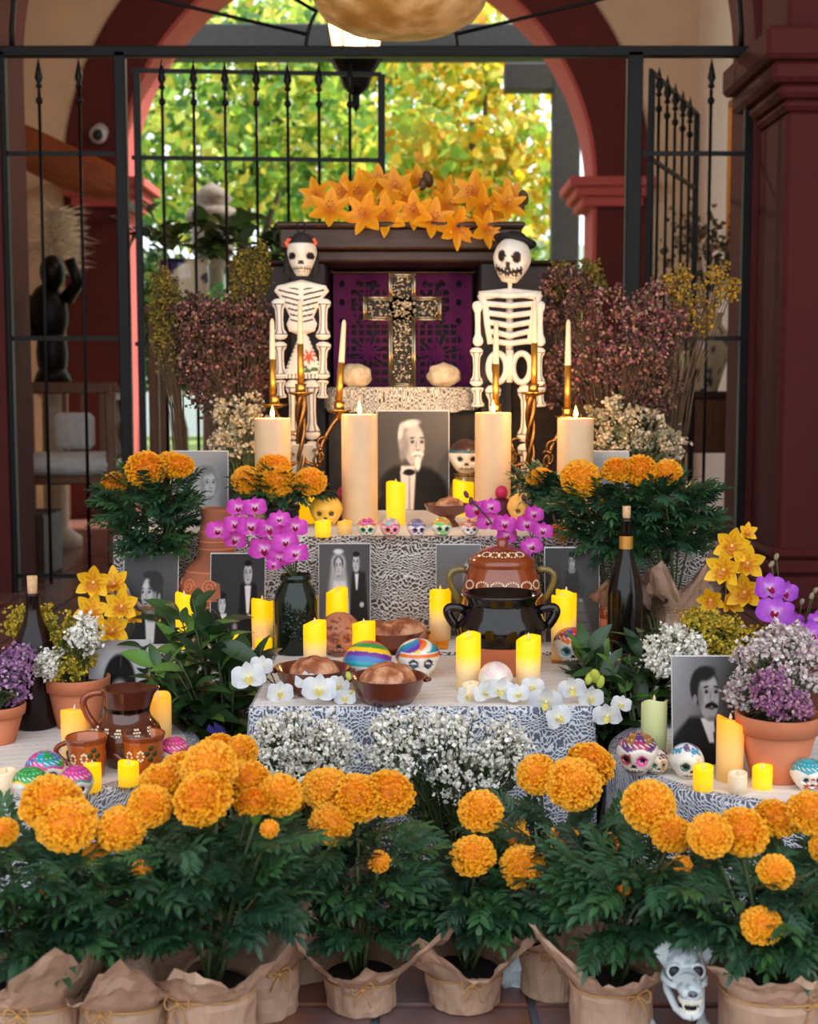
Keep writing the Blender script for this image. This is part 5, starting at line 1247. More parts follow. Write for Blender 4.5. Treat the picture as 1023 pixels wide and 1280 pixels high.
# green glass jar
b = Vector((P(368, 480, 3.33).x, 3.33, ZM)); k = 1/S(b); t = thing('glass_jar', 'dark green glass jar holding the magenta orchids', 'jar', b)
m = MB(); m.lathe([(.0005, 0), (24*k, 0), (27*k, 4*k), (28*k, 66*k), (24*k, 80*k), (18*k, 88*k), (18*k, 98*k), (16*k, 98*k), (16*k, 88*k), (.0005, 80*k)], 40); part('body', m, MT['glass_green'], t)
m = MB(); m.lathe([(18*k, 90*k), (19.6*k, 92*k), (19.6*k, 96*k), (18*k, 99*k)], 40); part('rim', m, MT['glass_green'], t)
r = np.random.default_rng(3); m = MB()
for i in range(60):
    a = r.uniform(-2.2, -1.0); z_ = r.uniform(20, 62)*k; m.ball((28*k*math.cos(a), 28*k*math.sin(a), z_), np.array((3, 1.2, 3))*k*r.uniform(.5, 1.1), 7, 5, toward((math.cos(a), math.sin(a), 0)))
part('embossing', m, MT['glass_green'], t)
# woven basket-like pot upper right, magenta cactus fruit, amber sugar
b = Vector((P(836, 480, 3.9).x, 3.9, ZT)); k = 1/S(b); t = thing('textured_clay_pot', 'dark brown textured pot at the right end of the upper table', 'pot', b)
m = MB(); m.lathe([(.0005, 0), (18*k, 0), (23*k, 20*k), (22*k, 44*k), (18*k, 54*k), (.0005, 54*k)], 36); part('body', m, MT['wood_dark'], t)
for j in range(7):
    m = MB(); R = (18+5*math.sin((6+j*6.5)/54*pi))*k; m.tube([(R*(1+.02*math.sin(a*16+j*pi))*math.cos(a), R*(1+.02*math.sin(a*16+j*pi))*math.sin(a), (6+j*6.5)*k) for a in np.linspace(0, 2*pi, 65)], 2.4*k, 6); part('coil', m, MT['wood_dark'], t)
def fruit(label, px, py, Y):
    b = Vector((P(px, 480, Y).x, Y, ZT)); k = 1/S(b); t = thing('crowned_fruit', label, 'fruit', b, group='magenta crowned fruits')
    m = MB(); m.ball((0, 0, 15*k), (15*k, 15*k, 15.5*k), 20, 14); part('body', m, MT['plum'], t)
    for i in range(9):
        a = i*.7; m = MB(); m.grid(petal_fn(16*k, 6*k, lambda u: np.sin(pi*np.clip(u*.85+.08, 0, 1)), cup=.4, curl=.6), 5, 3, M=toward((math.cos(a)*.5, math.sin(a)*.5, 1), (-math.cos(a), -math.sin(a), .4)), t=(0, 0, 27*k)); part('crown_petal', m, MT['magenta'], t)
    m = MB(); m.ball((0, 0, 36*k), (8*k, 8*k, 9*k), 12, 8); part('crown_bud', m, MT['magenta'], t)
fruit('dark plum fruit with magenta crown left of the second pillar candle', 429, 660, 3.98); fruit('dark plum fruit with magenta crown right of the third pillar candle', 628, 660, 4.0)
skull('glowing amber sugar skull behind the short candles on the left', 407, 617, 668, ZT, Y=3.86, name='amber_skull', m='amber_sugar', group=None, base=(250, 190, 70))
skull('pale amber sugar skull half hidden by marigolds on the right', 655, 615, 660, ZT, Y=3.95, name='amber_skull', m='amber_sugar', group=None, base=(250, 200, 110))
# coloured papers on the middle table
def paper(label, pts, z, m, seed):
    c = [G(px, py, z) for px, py in pts]; o = sum(c, Vector())/4; t = thing('cut_paper', label, 'paper', (o.x, o.y, z+.0008))
    V = []; n = 26; Fc = []
    for i in range(n+1):
        for j in range(n+1):
            u, v = i/n, j/n; q = (c[0]*(1-u)+c[1]*u)*(1-v)+(c[3]*(1-u)+c[2]*u)*v; V.append((q.x-o.x, q.y-o.y, .0022+.002*math.sin(u*9+seed)*math.sin(v*7+seed)))
    for i in range(n):
        for j in range(n):
            if not ((i % 4 == 2) and (j % 4 == 2)): a = i*(n+1)+j; Fc.append((a, a+n+1, a+n+2, a+1))
    mm = MB(); mm.add(V, Fc); part('sheet', mm, MT[m], t, smooth=True)
paper('orange cut paper under the rear bread bowl', [(458, 812), (560, 812), (562, 789), (462, 789)], ZM, 'paper_orange', 1)
paper('green cut paper under the green glass jar', [(336, 812), (384, 810), (384, 796), (338, 798)], ZM, 'paper_green', 2)
paper('orange cut paper hanging at the right end below the lady photograph', [(690, 829), (744, 829), (742, 806), (690, 806)], ZM, 'paper_orange', 3)
paper('red cut paper beside the terracotta cup on the right', [(740, 805), (800, 803), (800, 796), (742, 797)], ZM, 'paper_red', 4)
# ================================================================== clay skeletons
BK = (26, 20, 20); BW = (236, 226, 212)
def bone(name, parent, p0, p1, r, flat=.6, lines=True, m='clay_white', base=BW, dark=BK, knob=1.25):
    p0 = np.array(p0, float); p1 = np.array(p1, float); d = p1-p0; L_ = np.linalg.norm(d)
    prof = [(.05, 0), (.8, .02), (knob, .08), (knob*.95, .16), (.72, .26), (.62, .5), (.72, .74), (knob*.95, .84), (knob, .92), (.8, .98), (.05, 1)]
    pr = []
    for (a, b), (c, e) in zip(prof[:-1], prof[1:]):
        for q in np.linspace(0, 1, 4, endpoint=False): pr.append((a+(c-a)*q, b+(e-b)*q))
    pr.append(prof[-1]); V = []; Cc = []; seg = 24
    for rr, z in pr:
        for i in range(seg):
            a = 2*pi*i/seg; x = rr*r*math.cos(a); y = rr*r*flat*math.sin(a); V.append((x, y, z*L_))
            c = base
            if lines and .12 < z < .88 and (abs(x) > rr*r*.35 and abs(x) < rr*r*.62): c = dark
            if lines and abs(z-.14) < .018 or lines and abs(z-.86) < .018: c = dark
            Cc.append(lin(c))
    zx = d/L_; yx = np.array((0, 1., 0)); xx = np.cross(yx, zx); xx /= np.linalg.norm(xx); yx = np.cross(zx, xx)
    mb = MB(); n = len(pr); i = np.arange(n-1)[:, None]*seg; j = np.arange(seg)[None]; kq = (j+1) % seg
    mb.add(V, np.stack([i+j, i+kq, i+seg+kq, i+seg+j], -1).reshape(-1, 4), np.array(Cc), np.stack([xx, yx, zx], 1), p0)
    return part(name, mb, MT[m], parent)
def blob(prof, seg, sy, colf, lo=6):
    """flattened lathe with painted colours; prof rows (half width, z, x offset)"""
    pr = []
    for a, b in zip(prof[:-1], prof[1:]):
        for q in np.linspace(0, 1, lo, endpoint=False): pr.append(tuple(a[i]+(b[i]-a[i])*q for i in range(3)))
    pr.append(prof[-1]); V = []; Cc = []
    for w_, z, ox in pr:
        for i in range(seg):
            a = 2*pi*i/seg; x = w_*math.cos(a); y = -sy*min(1, w_/ (max(p[0] for p in prof)*.5))*math.sin(a); V.append((x+ox, y, z)); Cc.append(lin(colf(x/max(w_, 1e-5), y, z, x)))
    n = len(pr); i = np.arange(n-1)[:, None]*seg; j = np.arange(seg)[None]; kq = (j+1) % seg
    mb = MB(); mb.add(V, np.stack([i+j, i+kq, i+seg+kq, i+seg+j], -1).reshape(-1, 4), np.array(Cc)); return mb
YS = 4.36
# --- woman
b = Vector((P(378, 480, YS).x, YS, ZT)); k = 1/S(b); X = lambda px: (px-378)*k; Z = lambda py: P(378, py, YS).z-ZT
t = thing('skeleton_figure', 'clay skeleton woman with black hair and white skirt left of the niche', 'figurine', b)
hd = skull_mesh(54*k, colf=lambda x, y, z, th: (40, 36, 40) if z > .22 or (y > .08 and z > -.5) else None, wide=.62)
hd.v = [v*np.array((1.08, .8, 1)) for v in hd.v]; part('head', hd, MT['clay_white'], t, (X(379), 0, Z(345)))
for sg in (-1, 1):
    m = MB(); m.tube([(sg*11*k, .01, Z(296)), (sg*15*k, .008, Z(318)), (sg*18*k, .0, Z(340)), (sg*13*k, -.004, Z(347))], [4*k, 6*k, 5*k, 2*k], 8); part('hair_lock', m, MT['black_felt'], t)
    m = MB(); 
    for q in range(6): m.ball((sg*14*k+3.4*k*math.cos(q), -.012, Z(304)+3.4*k*math.sin(q*1.05)), (3*k, 2*k, 3*k), 8, 6)
    part('ear_flower', m, mat('coral%d' % (sg+1), (240, 100, 60), .5), t)
m = MB(); m.tube([(0+6*k*math.cos(a), .0, Z(284)+6*k*math.sin(a)) for a in np.linspace(0, 2*pi, 17)], .8*k, 5, cap=False); part('hanging_ring', m, MT['iron'], t)
def ribs(u, y, z, x):
    zz = (Z(360)-z)/k
    if y < 0 and 0 < zz < 42 and abs(((zz+abs(x)/k*.25)/6.5) % 1-.5) < .16 and .08 < abs(u) < .85 and zz < 42: return BK
    if y < 0 and abs(x) < .9*k and 0 < zz < 60 and (zz % 5) > 1.2: return BK if abs(x) > .4*k else BW
    return BW
part('torso', blob([(2*k, Z(350), 0), (10*k, Z(352), 0), (30*k, Z(357), 0), (34*k, Z(364), 0), (28*k, Z(371), 0), (21*k, Z(382), 0), (15*k, Z(396), 0), (19*k, Z(405), 0), (16*k, Z(414), 0), (3*k, Z(419), 0)], 96, 9*k, ribs, 12), MT['clay_white'], t)
def skirt(u, y, z, x):
    d = math.hypot(x-7*k, (z-Z(446))); a = math.atan2(z-Z(446), x-7*k)
    if y < 0 and d < 9*k*(.7+.3*math.sin(a*7)): return (222, 80, 40)
    for lx, lz in ((0, 459), (5, 464), (14, 462)):
        if y < 0 and math.hypot((x-lx*k)/(5*k), (z-Z(lz))/(2.5*k)) < 1: return (60, 110, 50)
    if y < 0 and abs(u) > .84 and (z/k) % 5 < 2: return BK
    if z < Z(467) and (abs(x)/k) % 4.5 < 1.5: return BK
    return BW
part('skirt', blob([(2*k, Z(417), 2*k), (6*k, Z(420), 2*k), (26*k, Z(470), 2*k), (27*k, Z(473), 2*k), (2*k, Z(473.5), 2*k)], 120, 9*k, skirt, 30), MT['clay_white'], t)
for sg, ax in ((-1, 350), (1, 405)):
    bone('upper_arm', t, (X(ax), 0, Z(373)), (X(ax-1*sg), 0, Z(425)), 7.5*k); bone('forearm', t, (X(ax), -.004, Z(427)), (X(ax-2*sg), -.006, Z(474)), 7.5*k)
    bone('hand', t, (X(ax-1*sg), -.006, Z(475)), (X(ax-2*sg), -.006, Z(498)), 6.5*k, knob=1.1)
    bone('thigh', t, (X(378+sg*11), 0, Z(474)), (X(378+sg*12), 0, Z(550)), 8*k); bone('shin', t, (X(378+sg*12), 0, Z(551)), (X(378+sg*12), 0, Z(620)), 7.5*k)
    m = MB(); m.ball((X(378+sg*12), -8*k, 5*k), (6*k, 14*k, 5*k), 14, 8, col=lin(BW)); part('foot', m, MT['clay_white'], t)
# --- man with hat
b = Vector((P(637, 480, YS).x, YS, ZT)); k = 1/S(b); X = lambda px: (px-637)*k; Z = lambda py: P(637, py, YS).z-ZT
t = thing('skeleton_figure', 'grinning clay skeleton with black hat right of the niche', 'figurine', b)
def grin(x, y, z, th):
    if y > -.02: return None
    for q in (-1, 1):
        if math.hypot((x-q*.155)/.09, (z-.07)/.105) < 1: return BK
    if abs(x) < .035 and -.12 < z < -.03: return BK
    zz = z+.27-abs(x)*.38
    if abs(x) < .27 and abs(zz) < .07: return BW if (abs(((x+.5)*14) % 1-.5) > .25 and abs(zz) > .032) else BK
    return None
hd = skull_mesh(56*k, colf=grin, wide=.82, eye=None); hd.v = [v*np.array((1.0, .85, 1)) for v in hd.v]; part('head', hd, MT['clay_white'], t, (X(636), 0, Z(353)), (0, .12, math.radians(-14)))
m = MB(); m.lathe([(.0005, 14*k), (11*k, 14*k), (13.5*k, 12*k), (14*k, 0)], 32); m.lathe([(13.5*k, .5*k), (22*k, -1*k), (27*k, 2.5*k), (22*k, 0), (13.5*k, -.6*k)], 40, fn=lambda V, th: (V.__setitem__((Ellipsis, 2), V[..., 2]+(np.hypot(V[..., 0], V[..., 1]) > 18*k)*3*k*np.abs(np.cos(th))[None]), V)[1]); part('hat', m, MT['black_felt'], t, (X(642), .004, Z(306)), (-.25, .22, 0))
bone('neck', t, (X(637), 0, Z(366)), (X(637), 0, Z(350)), 4*k, lines=False)
m = MB()
m.tube([(0, 6*k, Z(364)), (0, 4*k, Z(400)), (0, 3*k, Z(440))], 4.5*k, 10, lin(BW)); part('spine', m, MT['clay_white'], t)
for i, (py, w_, dr) in enumerate(((369, 34, 2), (381, 31, 3), (393, 29, 4), (405, 27, 5), (417, 25, 6), (428, 22, 3))):
    m = MB(); m.tube([(w_*k*math.cos(a), (2-7*math.sin(a))*k, Z(py)+dr*k*(abs(math.cos(a))-.5)) for a in np.linspace(0, pi, 21)], 3.6*k, 8, lin(BW)); part('rib', m, MT['clay_white'], t)
for sg in (-1, 1):
    m = MB(); m.tube([(sg*36*k, 0, Z(368)), (sg*30*k, -2*k, Z(384)), (sg*28*k, -2*k, Z(405)), (sg*24*k, -1*k, Z(430))], [5*k, 4*k, 4*k, 3.5*k], 9, lin(BW)); part('rib_edge', m, MT['clay_white'], t)
    m = MB(); m.tube([(sg*(15+11*math.cos(a))*k, -2*k, Z(459)+17*k*math.sin(a)*(1.0 if math.sin(a) > 0 else 1.1)) for a in np.linspace(0, 2*pi, 25)], 4*k, 8, lin(BW), cap=False); part('hip_bone', m, MT['clay_white'], t)
m = MB(); m.tube([(0, -3*k, Z(438)), (0, -4*k, Z(478))], [5*k, 4*k], 9, lin(BW)); part('sacrum', m, MT['clay_white'], t)
m = MB(); m.tube([(-38*k, 0, Z(370)), (0, 2*k, Z(365)), (38*k, 0, Z(370))], [6*k, 5*k, 6*k], 10, lin(BW)); part('collar_bone', m, MT['clay_white'], t)
for sg, ax in ((-1, 597), (1, 674)):
    bone('upper_arm', t, (X(ax), 0, Z(376)), (X(ax+1), 0, Z(433)), 5.2*k, lines=False); bone('forearm', t, (X(ax-1), -.004, Z(434)), (X(ax-1), -.006, Z(483)), 6.5*k)
    bone('hand', t, (X(ax), -.006, Z(484)), (X(ax+1), -.006, Z(509)), 7.5*k, knob=1.1)
    bone('thigh', t, (X(637+sg*20), 0, Z(481)), (X(637+sg*20), 0, Z(553)), 8*k); bone('shin', t, (X(637+sg*20), 0, Z(554)), (X(637+sg*20), 0, Z(620)), 7.5*k)
    m = MB(); m.ball((X(637+sg*20), -8*k, 5*k), (6*k, 14*k, 5*k), 14, 8, col=lin(BW)); part('foot', m, MT['clay_white'], t)

# ================================================================== skeleton dog
b = G(846, 1314, 0); k = 1/S(b); DB = (196, 204, 206); DD = (70, 76, 80)
t = thing('skeleton_dog', 'bluish white plastic skeleton dog baring its teeth between paper wrapped pots', 'figurine', b, math.radians(-3))
Zd = lambda py: P(848, py, b.y).z
hy = -.045; hz0 = P(846, 1206, b.y+hy).z
def bony(V, th):
    for q in V.reshape(-1, 3): q *= 1+.05*mnoise.noise(Vector(q)*3)
    return V
def dcol(mb_):
    c = []
    for v in np.concatenate(mb_.v):
        n = mnoise.noise((v[0]*120, v[1]*120, v[2]*120)); c.append(lin((150, 160, 166) if n > .22 else DB))
    mb_.c = [np.array(c)]; mb_.hc = True; return mb_
mb = MB()
mb.ball((0, .008, .004), (.030, .034, .024), 32, 22, fn=bony)
for e in np.linspace(0, 1, 9): mb.ball((0, -.012-.046*e, -.008-.012*e), (.024-.007*e, .014, .017-.004*e), 20, 14)
mb.ball((0, -.060, -.022), (.015, .012, .011), 18, 12)
hd = part('skull', dcol(mb), MT['bone_blue'], t, (0, hy, hz0), (math.radians(-4), 0, .06))
for sg in (-1, 1):
    m = MB(); m.ball((sg*.0175, -.0235, -.001), (.0085, .0075, .0095), 16, 12, col=lin((14, 14, 16))); part('socket_shade', m, MT['bone_blue'], hd)  # near-black ball stands in for the shade inside the socket
    m = MB(); m.tube([(sg*.0175+.0098*math.cos(a), -.0265+.004*abs(math.cos(a)), -.001+.0108*math.sin(a)) for a in np.linspace(0, 2*pi, 25)], .0026, 8, lin(DB), cap=False); part('eye_rim', m, MT['bone_blue'], hd)
    m = MB(); m.tube([(sg*.027, .008, -.010), (sg*.031, -.010, -.016), (sg*.026, -.028, -.018), (sg*.017, -.042, -.018)], [.004, .005, .005, .004], 9, lin(DB)); part('cheek_arch', m, MT['bone_blue'], hd)
    pts = [(.010, .010, .022), (.0175, .004, .036), (.031, -.002, .033), (.045, -.008, .022), (.036, -.014, .008), (.0275, -.012, -.003), (.024, .0, .006)]
    m = MB(); n = len(pts); V = [(sg*x, y, z) for x, y, z in pts]+[(sg*x, y+.004, z+.001) for x, y, z in pts]
    m.add(V, [tuple(range(n)), tuple(range(n, 2*n))[::-1]]+[(i, (i+1) % n, n+(i+1) % n, n+i) for i in range(n)], lin(DB)); part('ear', m, MT['bone_blue'], hd, smooth=False)
m = MB(); m.ball((0, -.071, -.018), (.0075, .004, .005), 14, 10, col=lin((96, 102, 106)))
for sg in (-1, 1): m.ball((sg*.0035, -.0745, -.018), (.002, .0015, .0022), 8, 6, col=lin((20, 20, 22)))
part('nose', m, MT['bone_blue'], hd)
m = MB()
for i, a in enumerate(np.linspace(-1.6, 1.6, 15)):
    L_ = .012 if i in (3, 11) else .0065; x = .0155*math.sin(a); y = -.054-.015*math.cos(a); m.lathe([(.0026, .003), (.0022, -L_*.5), (.0003, -L_)], 7, (x, y, -.030), col=lin((226, 222, 206)))
part('upper_teeth', m, MT['bone_blue'], hd)
m = MB(); m.ball((0, -.040, -.036), (.014, .022, .010), 14, 10, col=lin((20, 14, 14))); part('mouth_shade', m, MT['bone_blue'], hd)  # near-black ball painted as the shade of the open mouth
m = MB()
for sg in (-1, 1): m.tube([(sg*.026, .006, -.014), (sg*.025, -.010, -.034), (sg*.018, -.042, -.050), (sg*.009, -.060, -.054), (0, -.064, -.055)], [.005, .006, .0055, .005, .005], 10, lin(DB))
jw = part('lower_jaw', m, MT['bone_blue'], hd)
m = MB()
for i, a in enumerate(np.linspace(-1.4, 1.4, 11)): m.lathe([(.0024, -.002), (.002, .005), (.0003, .010 if i in (2, 8) else .0065)], 7, (.013*math.sin(a), -.049-.014*math.cos(a), -.051), col=lin((226, 222, 206)))
part('lower_teeth', m, MT['bone_blue'], jw)
# spine, ribs, tail, legs
sp_ = [np.array((0, .03+.30*e, hz0-.035*math.sin(e*2.2)+.01)) for e in np.linspace(0, 1, 14)]
for i, p in enumerate(sp_):
    m = MB(); m.ball(p, (.011, .012, .011), 10, 7, col=lin(DB)); m.lathe([(.005, 0), (.004, .012), (.001, .022)], 6, p, col=lin(DB)); part('vertebra', m, MT['bone_blue'], t)
for i in range(3, 9):
    p = sp_[i]; m = MB()
    m.tube([(p[0]+.040*math.sin(a), p[1], p[2]-.032+.034*math.cos(a)) for a in np.linspace(-2.5, 2.5, 17)], .004, 7, lin(DB)); part('rib', m, MT['bone_blue'], t)
m = MB(); m.tube([sp_[-1], sp_[-1]+np.array((0, .05, .03)), sp_[-1]+np.array((.01, .08, .08)), sp_[-1]+np.array((.01, .09, .13))], [.007, .006, .005, .003], 8, lin(DB)); part('tail', m, MT['bone_blue'], t)
m = MB(); m.ball(sp_[-2]+np.array((0, 0, -.01)), (.034, .026, .022), 14, 9, col=lin(DB)); part('pelvis', m, MT['bone_blue'], t)
for sg in (-1, 1):
    sh = np.array((sg*.032, .055, hz0-.03)); el = np.array((sg*.040, .075, hz0*.5)); wr = np.array((sg*.042, .0, .03))
    for nm, a, c in (('upper_leg', sh, el), ('fore_leg', el, wr)): bone(nm, t, a, c, .009, .9, False, 'bone_blue', DB)
    hp2 = sp_[-2]+np.array((sg*.03, 0, -.01)); kn = np.array((sg*.042, sp_[-2][1]-.05, hz0*.52)); hk = np.array((sg*.042, sp_[-2][1]+.03, .055)); an = np.array((sg*.042, sp_[-2][1]+.015, .016))
    for nm, a, c in (('thigh', hp2, kn), ('shank', kn, hk), ('hock', hk, an)): bone(nm, t, a, c, .009, .9, False, 'bone_blue', DB)
    for base_ in (np.array((sg*.042, .0, .0)), np.array((sg*.042, sp_[-2][1]+.01, .0))):
        m = MB(); m.ball(base_+np.array((0, 0, .016)), (.014, .014, .011), 12, 8, col=lin(DB))
        for q in (-1.5, -.5, .5, 1.5):
            m.tube([base_+np.array((q*.006, -.006, .016)), base_+np.array((q*.009, -.022, .018)), base_+np.array((q*.010, -.034, .008)), base_+np.array((q*.010, -.042, .002))], [.005, .0055, .005, .001], 7, lin(DB))
        part('paw', m, MT['bone_blue'], t)
# ================================================================== marigolds
def marigold_mesh(seed, n=300, squash=.8):
    r = np.random.default_rng(seed); m = MB(); ga = pi*(3-math.sqrt(5))
    c_in, c_mid, c_tip = (np.array(lin(c)) for c in ((252, 142, 2), (253, 154, 6), (255, 186, 26)))
    nc, nr = 5, 3
    for i in range(n):
        q = (i+.5)/n; th = math.acos(1-1.62*q)            # pole cap down past the equator
        a = i*ga+r.normal(0, .12); nrm = np.array((math.sin(th)*math.cos(a), math.sin(th)*math.sin(a), math.cos(th)))
        tan = np.array((math.cos(th)*math.cos(a), math.cos(th)*math.sin(a), -math.sin(th))); sd = np.cross(nrm, tan)
        tw = r.uniform(-.7, .7); s2 = sd*math.cos(tw)+tan*math.sin(tw); t2 = -sd*math.sin(tw)+tan*math.cos(tw)
        R = 1+r.normal(0, .04); W = r.uniform(.085, .125); ph = r.uniform(0, 6.3); bend = r.uniform(.03, .13); b0 = .66+.2*max(0, 1-q*3)
        V = []; C_ = []
        for j in range(nr):
            e = j/(nr-1)
            for x in np.linspace(-1, 1, nc):
                rad = (b0+(1-b0)*e)*R - (.05*x*x if j == nr-1 else 0)
                wv = .045*math.sin(x*4.2+ph)*e
                V.append(nrm*rad+s2*x*W*(.45+.55*e)+t2*(bend*e*e+wv)); C_.append(c_in*(1-e)+c_tip*e if j != 1 else c_mid*.8)
        i0 = np.arange(nr-1)[:, None]*nc; j0 = np.arange(nc-1)[None]
        m.add(np.array(V)*np.array((1, 1, squash)), np.stack([i0+j0, i0+j0+1, i0+nc+j0+1, i0+nc+j0], -1).reshape(-1, 4), np.array(C_))
    m.ball((0, 0, .04), (.74, .74, .82*squash), 20, 12, col=lin((250, 146, 4)))
    me = m.mesh('marigold'); me.materials.append(MT['marigold']); return me
MG = [marigold_mesh(s, 430, q) for s, q in ((1, .80), (2, .74), (3, .86), (4, .78))]
MGS = [marigold_mesh(s, 120, .9) for s in (5, 6)]
m = MB(); m.lathe([(.05, -1.1), (.22, -.95), (.34, -.6), (.42, -.35), (.3, -.3)], 10, col=lin((96, 130, 50))); CALYX = m.mesh('calyx'); CALYX.materials.append(MT['leaf'])
LEAF_PAL = [(44, 78, 48), (34, 64, 44), (58, 98, 54), (50, 88, 60)]
def pinnate(col, seed):
    r = random.Random(seed); m = MB(); c = np.array(lin(col)); m.tube([(0, 0, 0), (0, .5, .03), (0, 1, -.04)], [.016, .012, .005], 4, c*1.3)
    for i in range(7):
        e = .18+.80*i/7; L_ = .40*(1-.45*abs(e-.5))
        for sg in (-1, 1):
            mm = MB(); a = sg*(1.05-.45*e); d = (math.sin(a), math.cos(a), r.uniform(-.25, .15))
            m.grid(petal_fn(L_, .058, lambda u: np.sin(pi*np.clip(u, .03, 1)**.8)+.02, fold=.35, curl=r.uniform(-.7, .0)), 3, 2, c*r.uniform(.8, 1.25), toward(d), (0, e, .02))
    m.grid(petal_fn(.36, .06, lambda u: np.sin(pi*np.clip(u, .03, 1)**.8)+.02, fold=.35, curl=-.5), 3, 2, c, toward((0, 1, -.1)), (0, .96, -.02)); return m
PIN = [pinnate(c, i) for i, c in enumerate(LEAF_PAL)]
PINM = []
for p in PIN: me = p.mesh('leaf'); me.materials.append(MT['leaf']); PINM.append(me)
PV = [np.concatenate(p.v) for p in PIN]; PC = [np.concatenate(p.c) for p in PIN]; PF = [[f.copy() for f in p.f] for p in PIN]
def paper_wrap(r0, hw, rw, flare, seed, up=.05, spikes=None):
    """crumpled kraft paper: pot body, tied waist, flaring collar with sheet corners"""
    rn = random.Random(seed); n = 64; rows = []
    ph = rn.uniform(0, 6.28); V = []
    nk = 15; ka = sorted(rn.uniform(0, 2*pi) for _ in range(nk)); kv = [rn.uniform(-1, 1) for _ in range(nk)]
    pl = [float(np.interp(2*pi*i/n, [ka[-1]-2*pi]+ka+[ka[0]+2*pi], [kv[-1]]+kv+[kv[0]]))+rn.uniform(-.12, .12) for i in range(n)]
    spikes = spikes or [(rn.uniform(0, 6.28), rn.uniform(.5, 1)) for _ in range(4)]
    def lobe(a):
        s_ = 0
        for c, h_ in spikes:
            d = abs((a-c+pi) % (2*pi)-pi); s_ = max(s_, h_*max(0, 1-d/.62)**1.1)
        return s_
    zs = [0, .004]+[hw*e for e in (.25, .5, .75, .92)]+[hw]
    for j, z in enumerate(zs):
        for i in range(n):
            a = 2*pi*i/n; e = z/hw; R = (r0*.93 if j == 0 else r0+(rw-r0)*e)
            if j == len(zs)-1: R = rw*.93
            R += pl[i]*.0045*(.35+.65*e)+.005*mnoise.noise((math.cos(a)*3+seed, math.sin(a)*3, z*40))
            V.append((R*math.cos(a), R*math.sin(a), z))
    nf = 7
    for j in range(1, nf+1):
        e = j/nf
        for i in range(n):
            a = 2*pi*i/n; lb = lobe(a); ht = up*(.75+1.5*lb)
            R = rw*.95+flare*e**.9*(.75+.9*lb)+.010*e*math.sin(a*5+ph)+pl[i]*.0035
            z = hw+ht*e-.012*e*e*(1-lb)*abs(math.sin(a*2.5+ph))
            nz = mnoise.noise((math.cos(a)*4+seed*3, math.sin(a)*4, e*3)); R += .018*nz*e; z += .016*mnoise.noise((math.cos(a)*5, math.sin(a)*5+seed, e*4))*e
            V.append((R*math.cos(a), R*math.sin(a), z))
    N_ = len(zs)+nf; Fc = []
    for j in range(N_-1):
        for i in range(n):
            q = (i+1) % n; a, b, c, d = j*n+i, j*n+q, (j+1)*n+q, (j+1)*n+i
            Fc += [(a, b, c), (a, c, d)] if (i+j) % 2 else [(a, b, d), (b, c, d)]
    m = MB(); m.add(V, Fc); return m
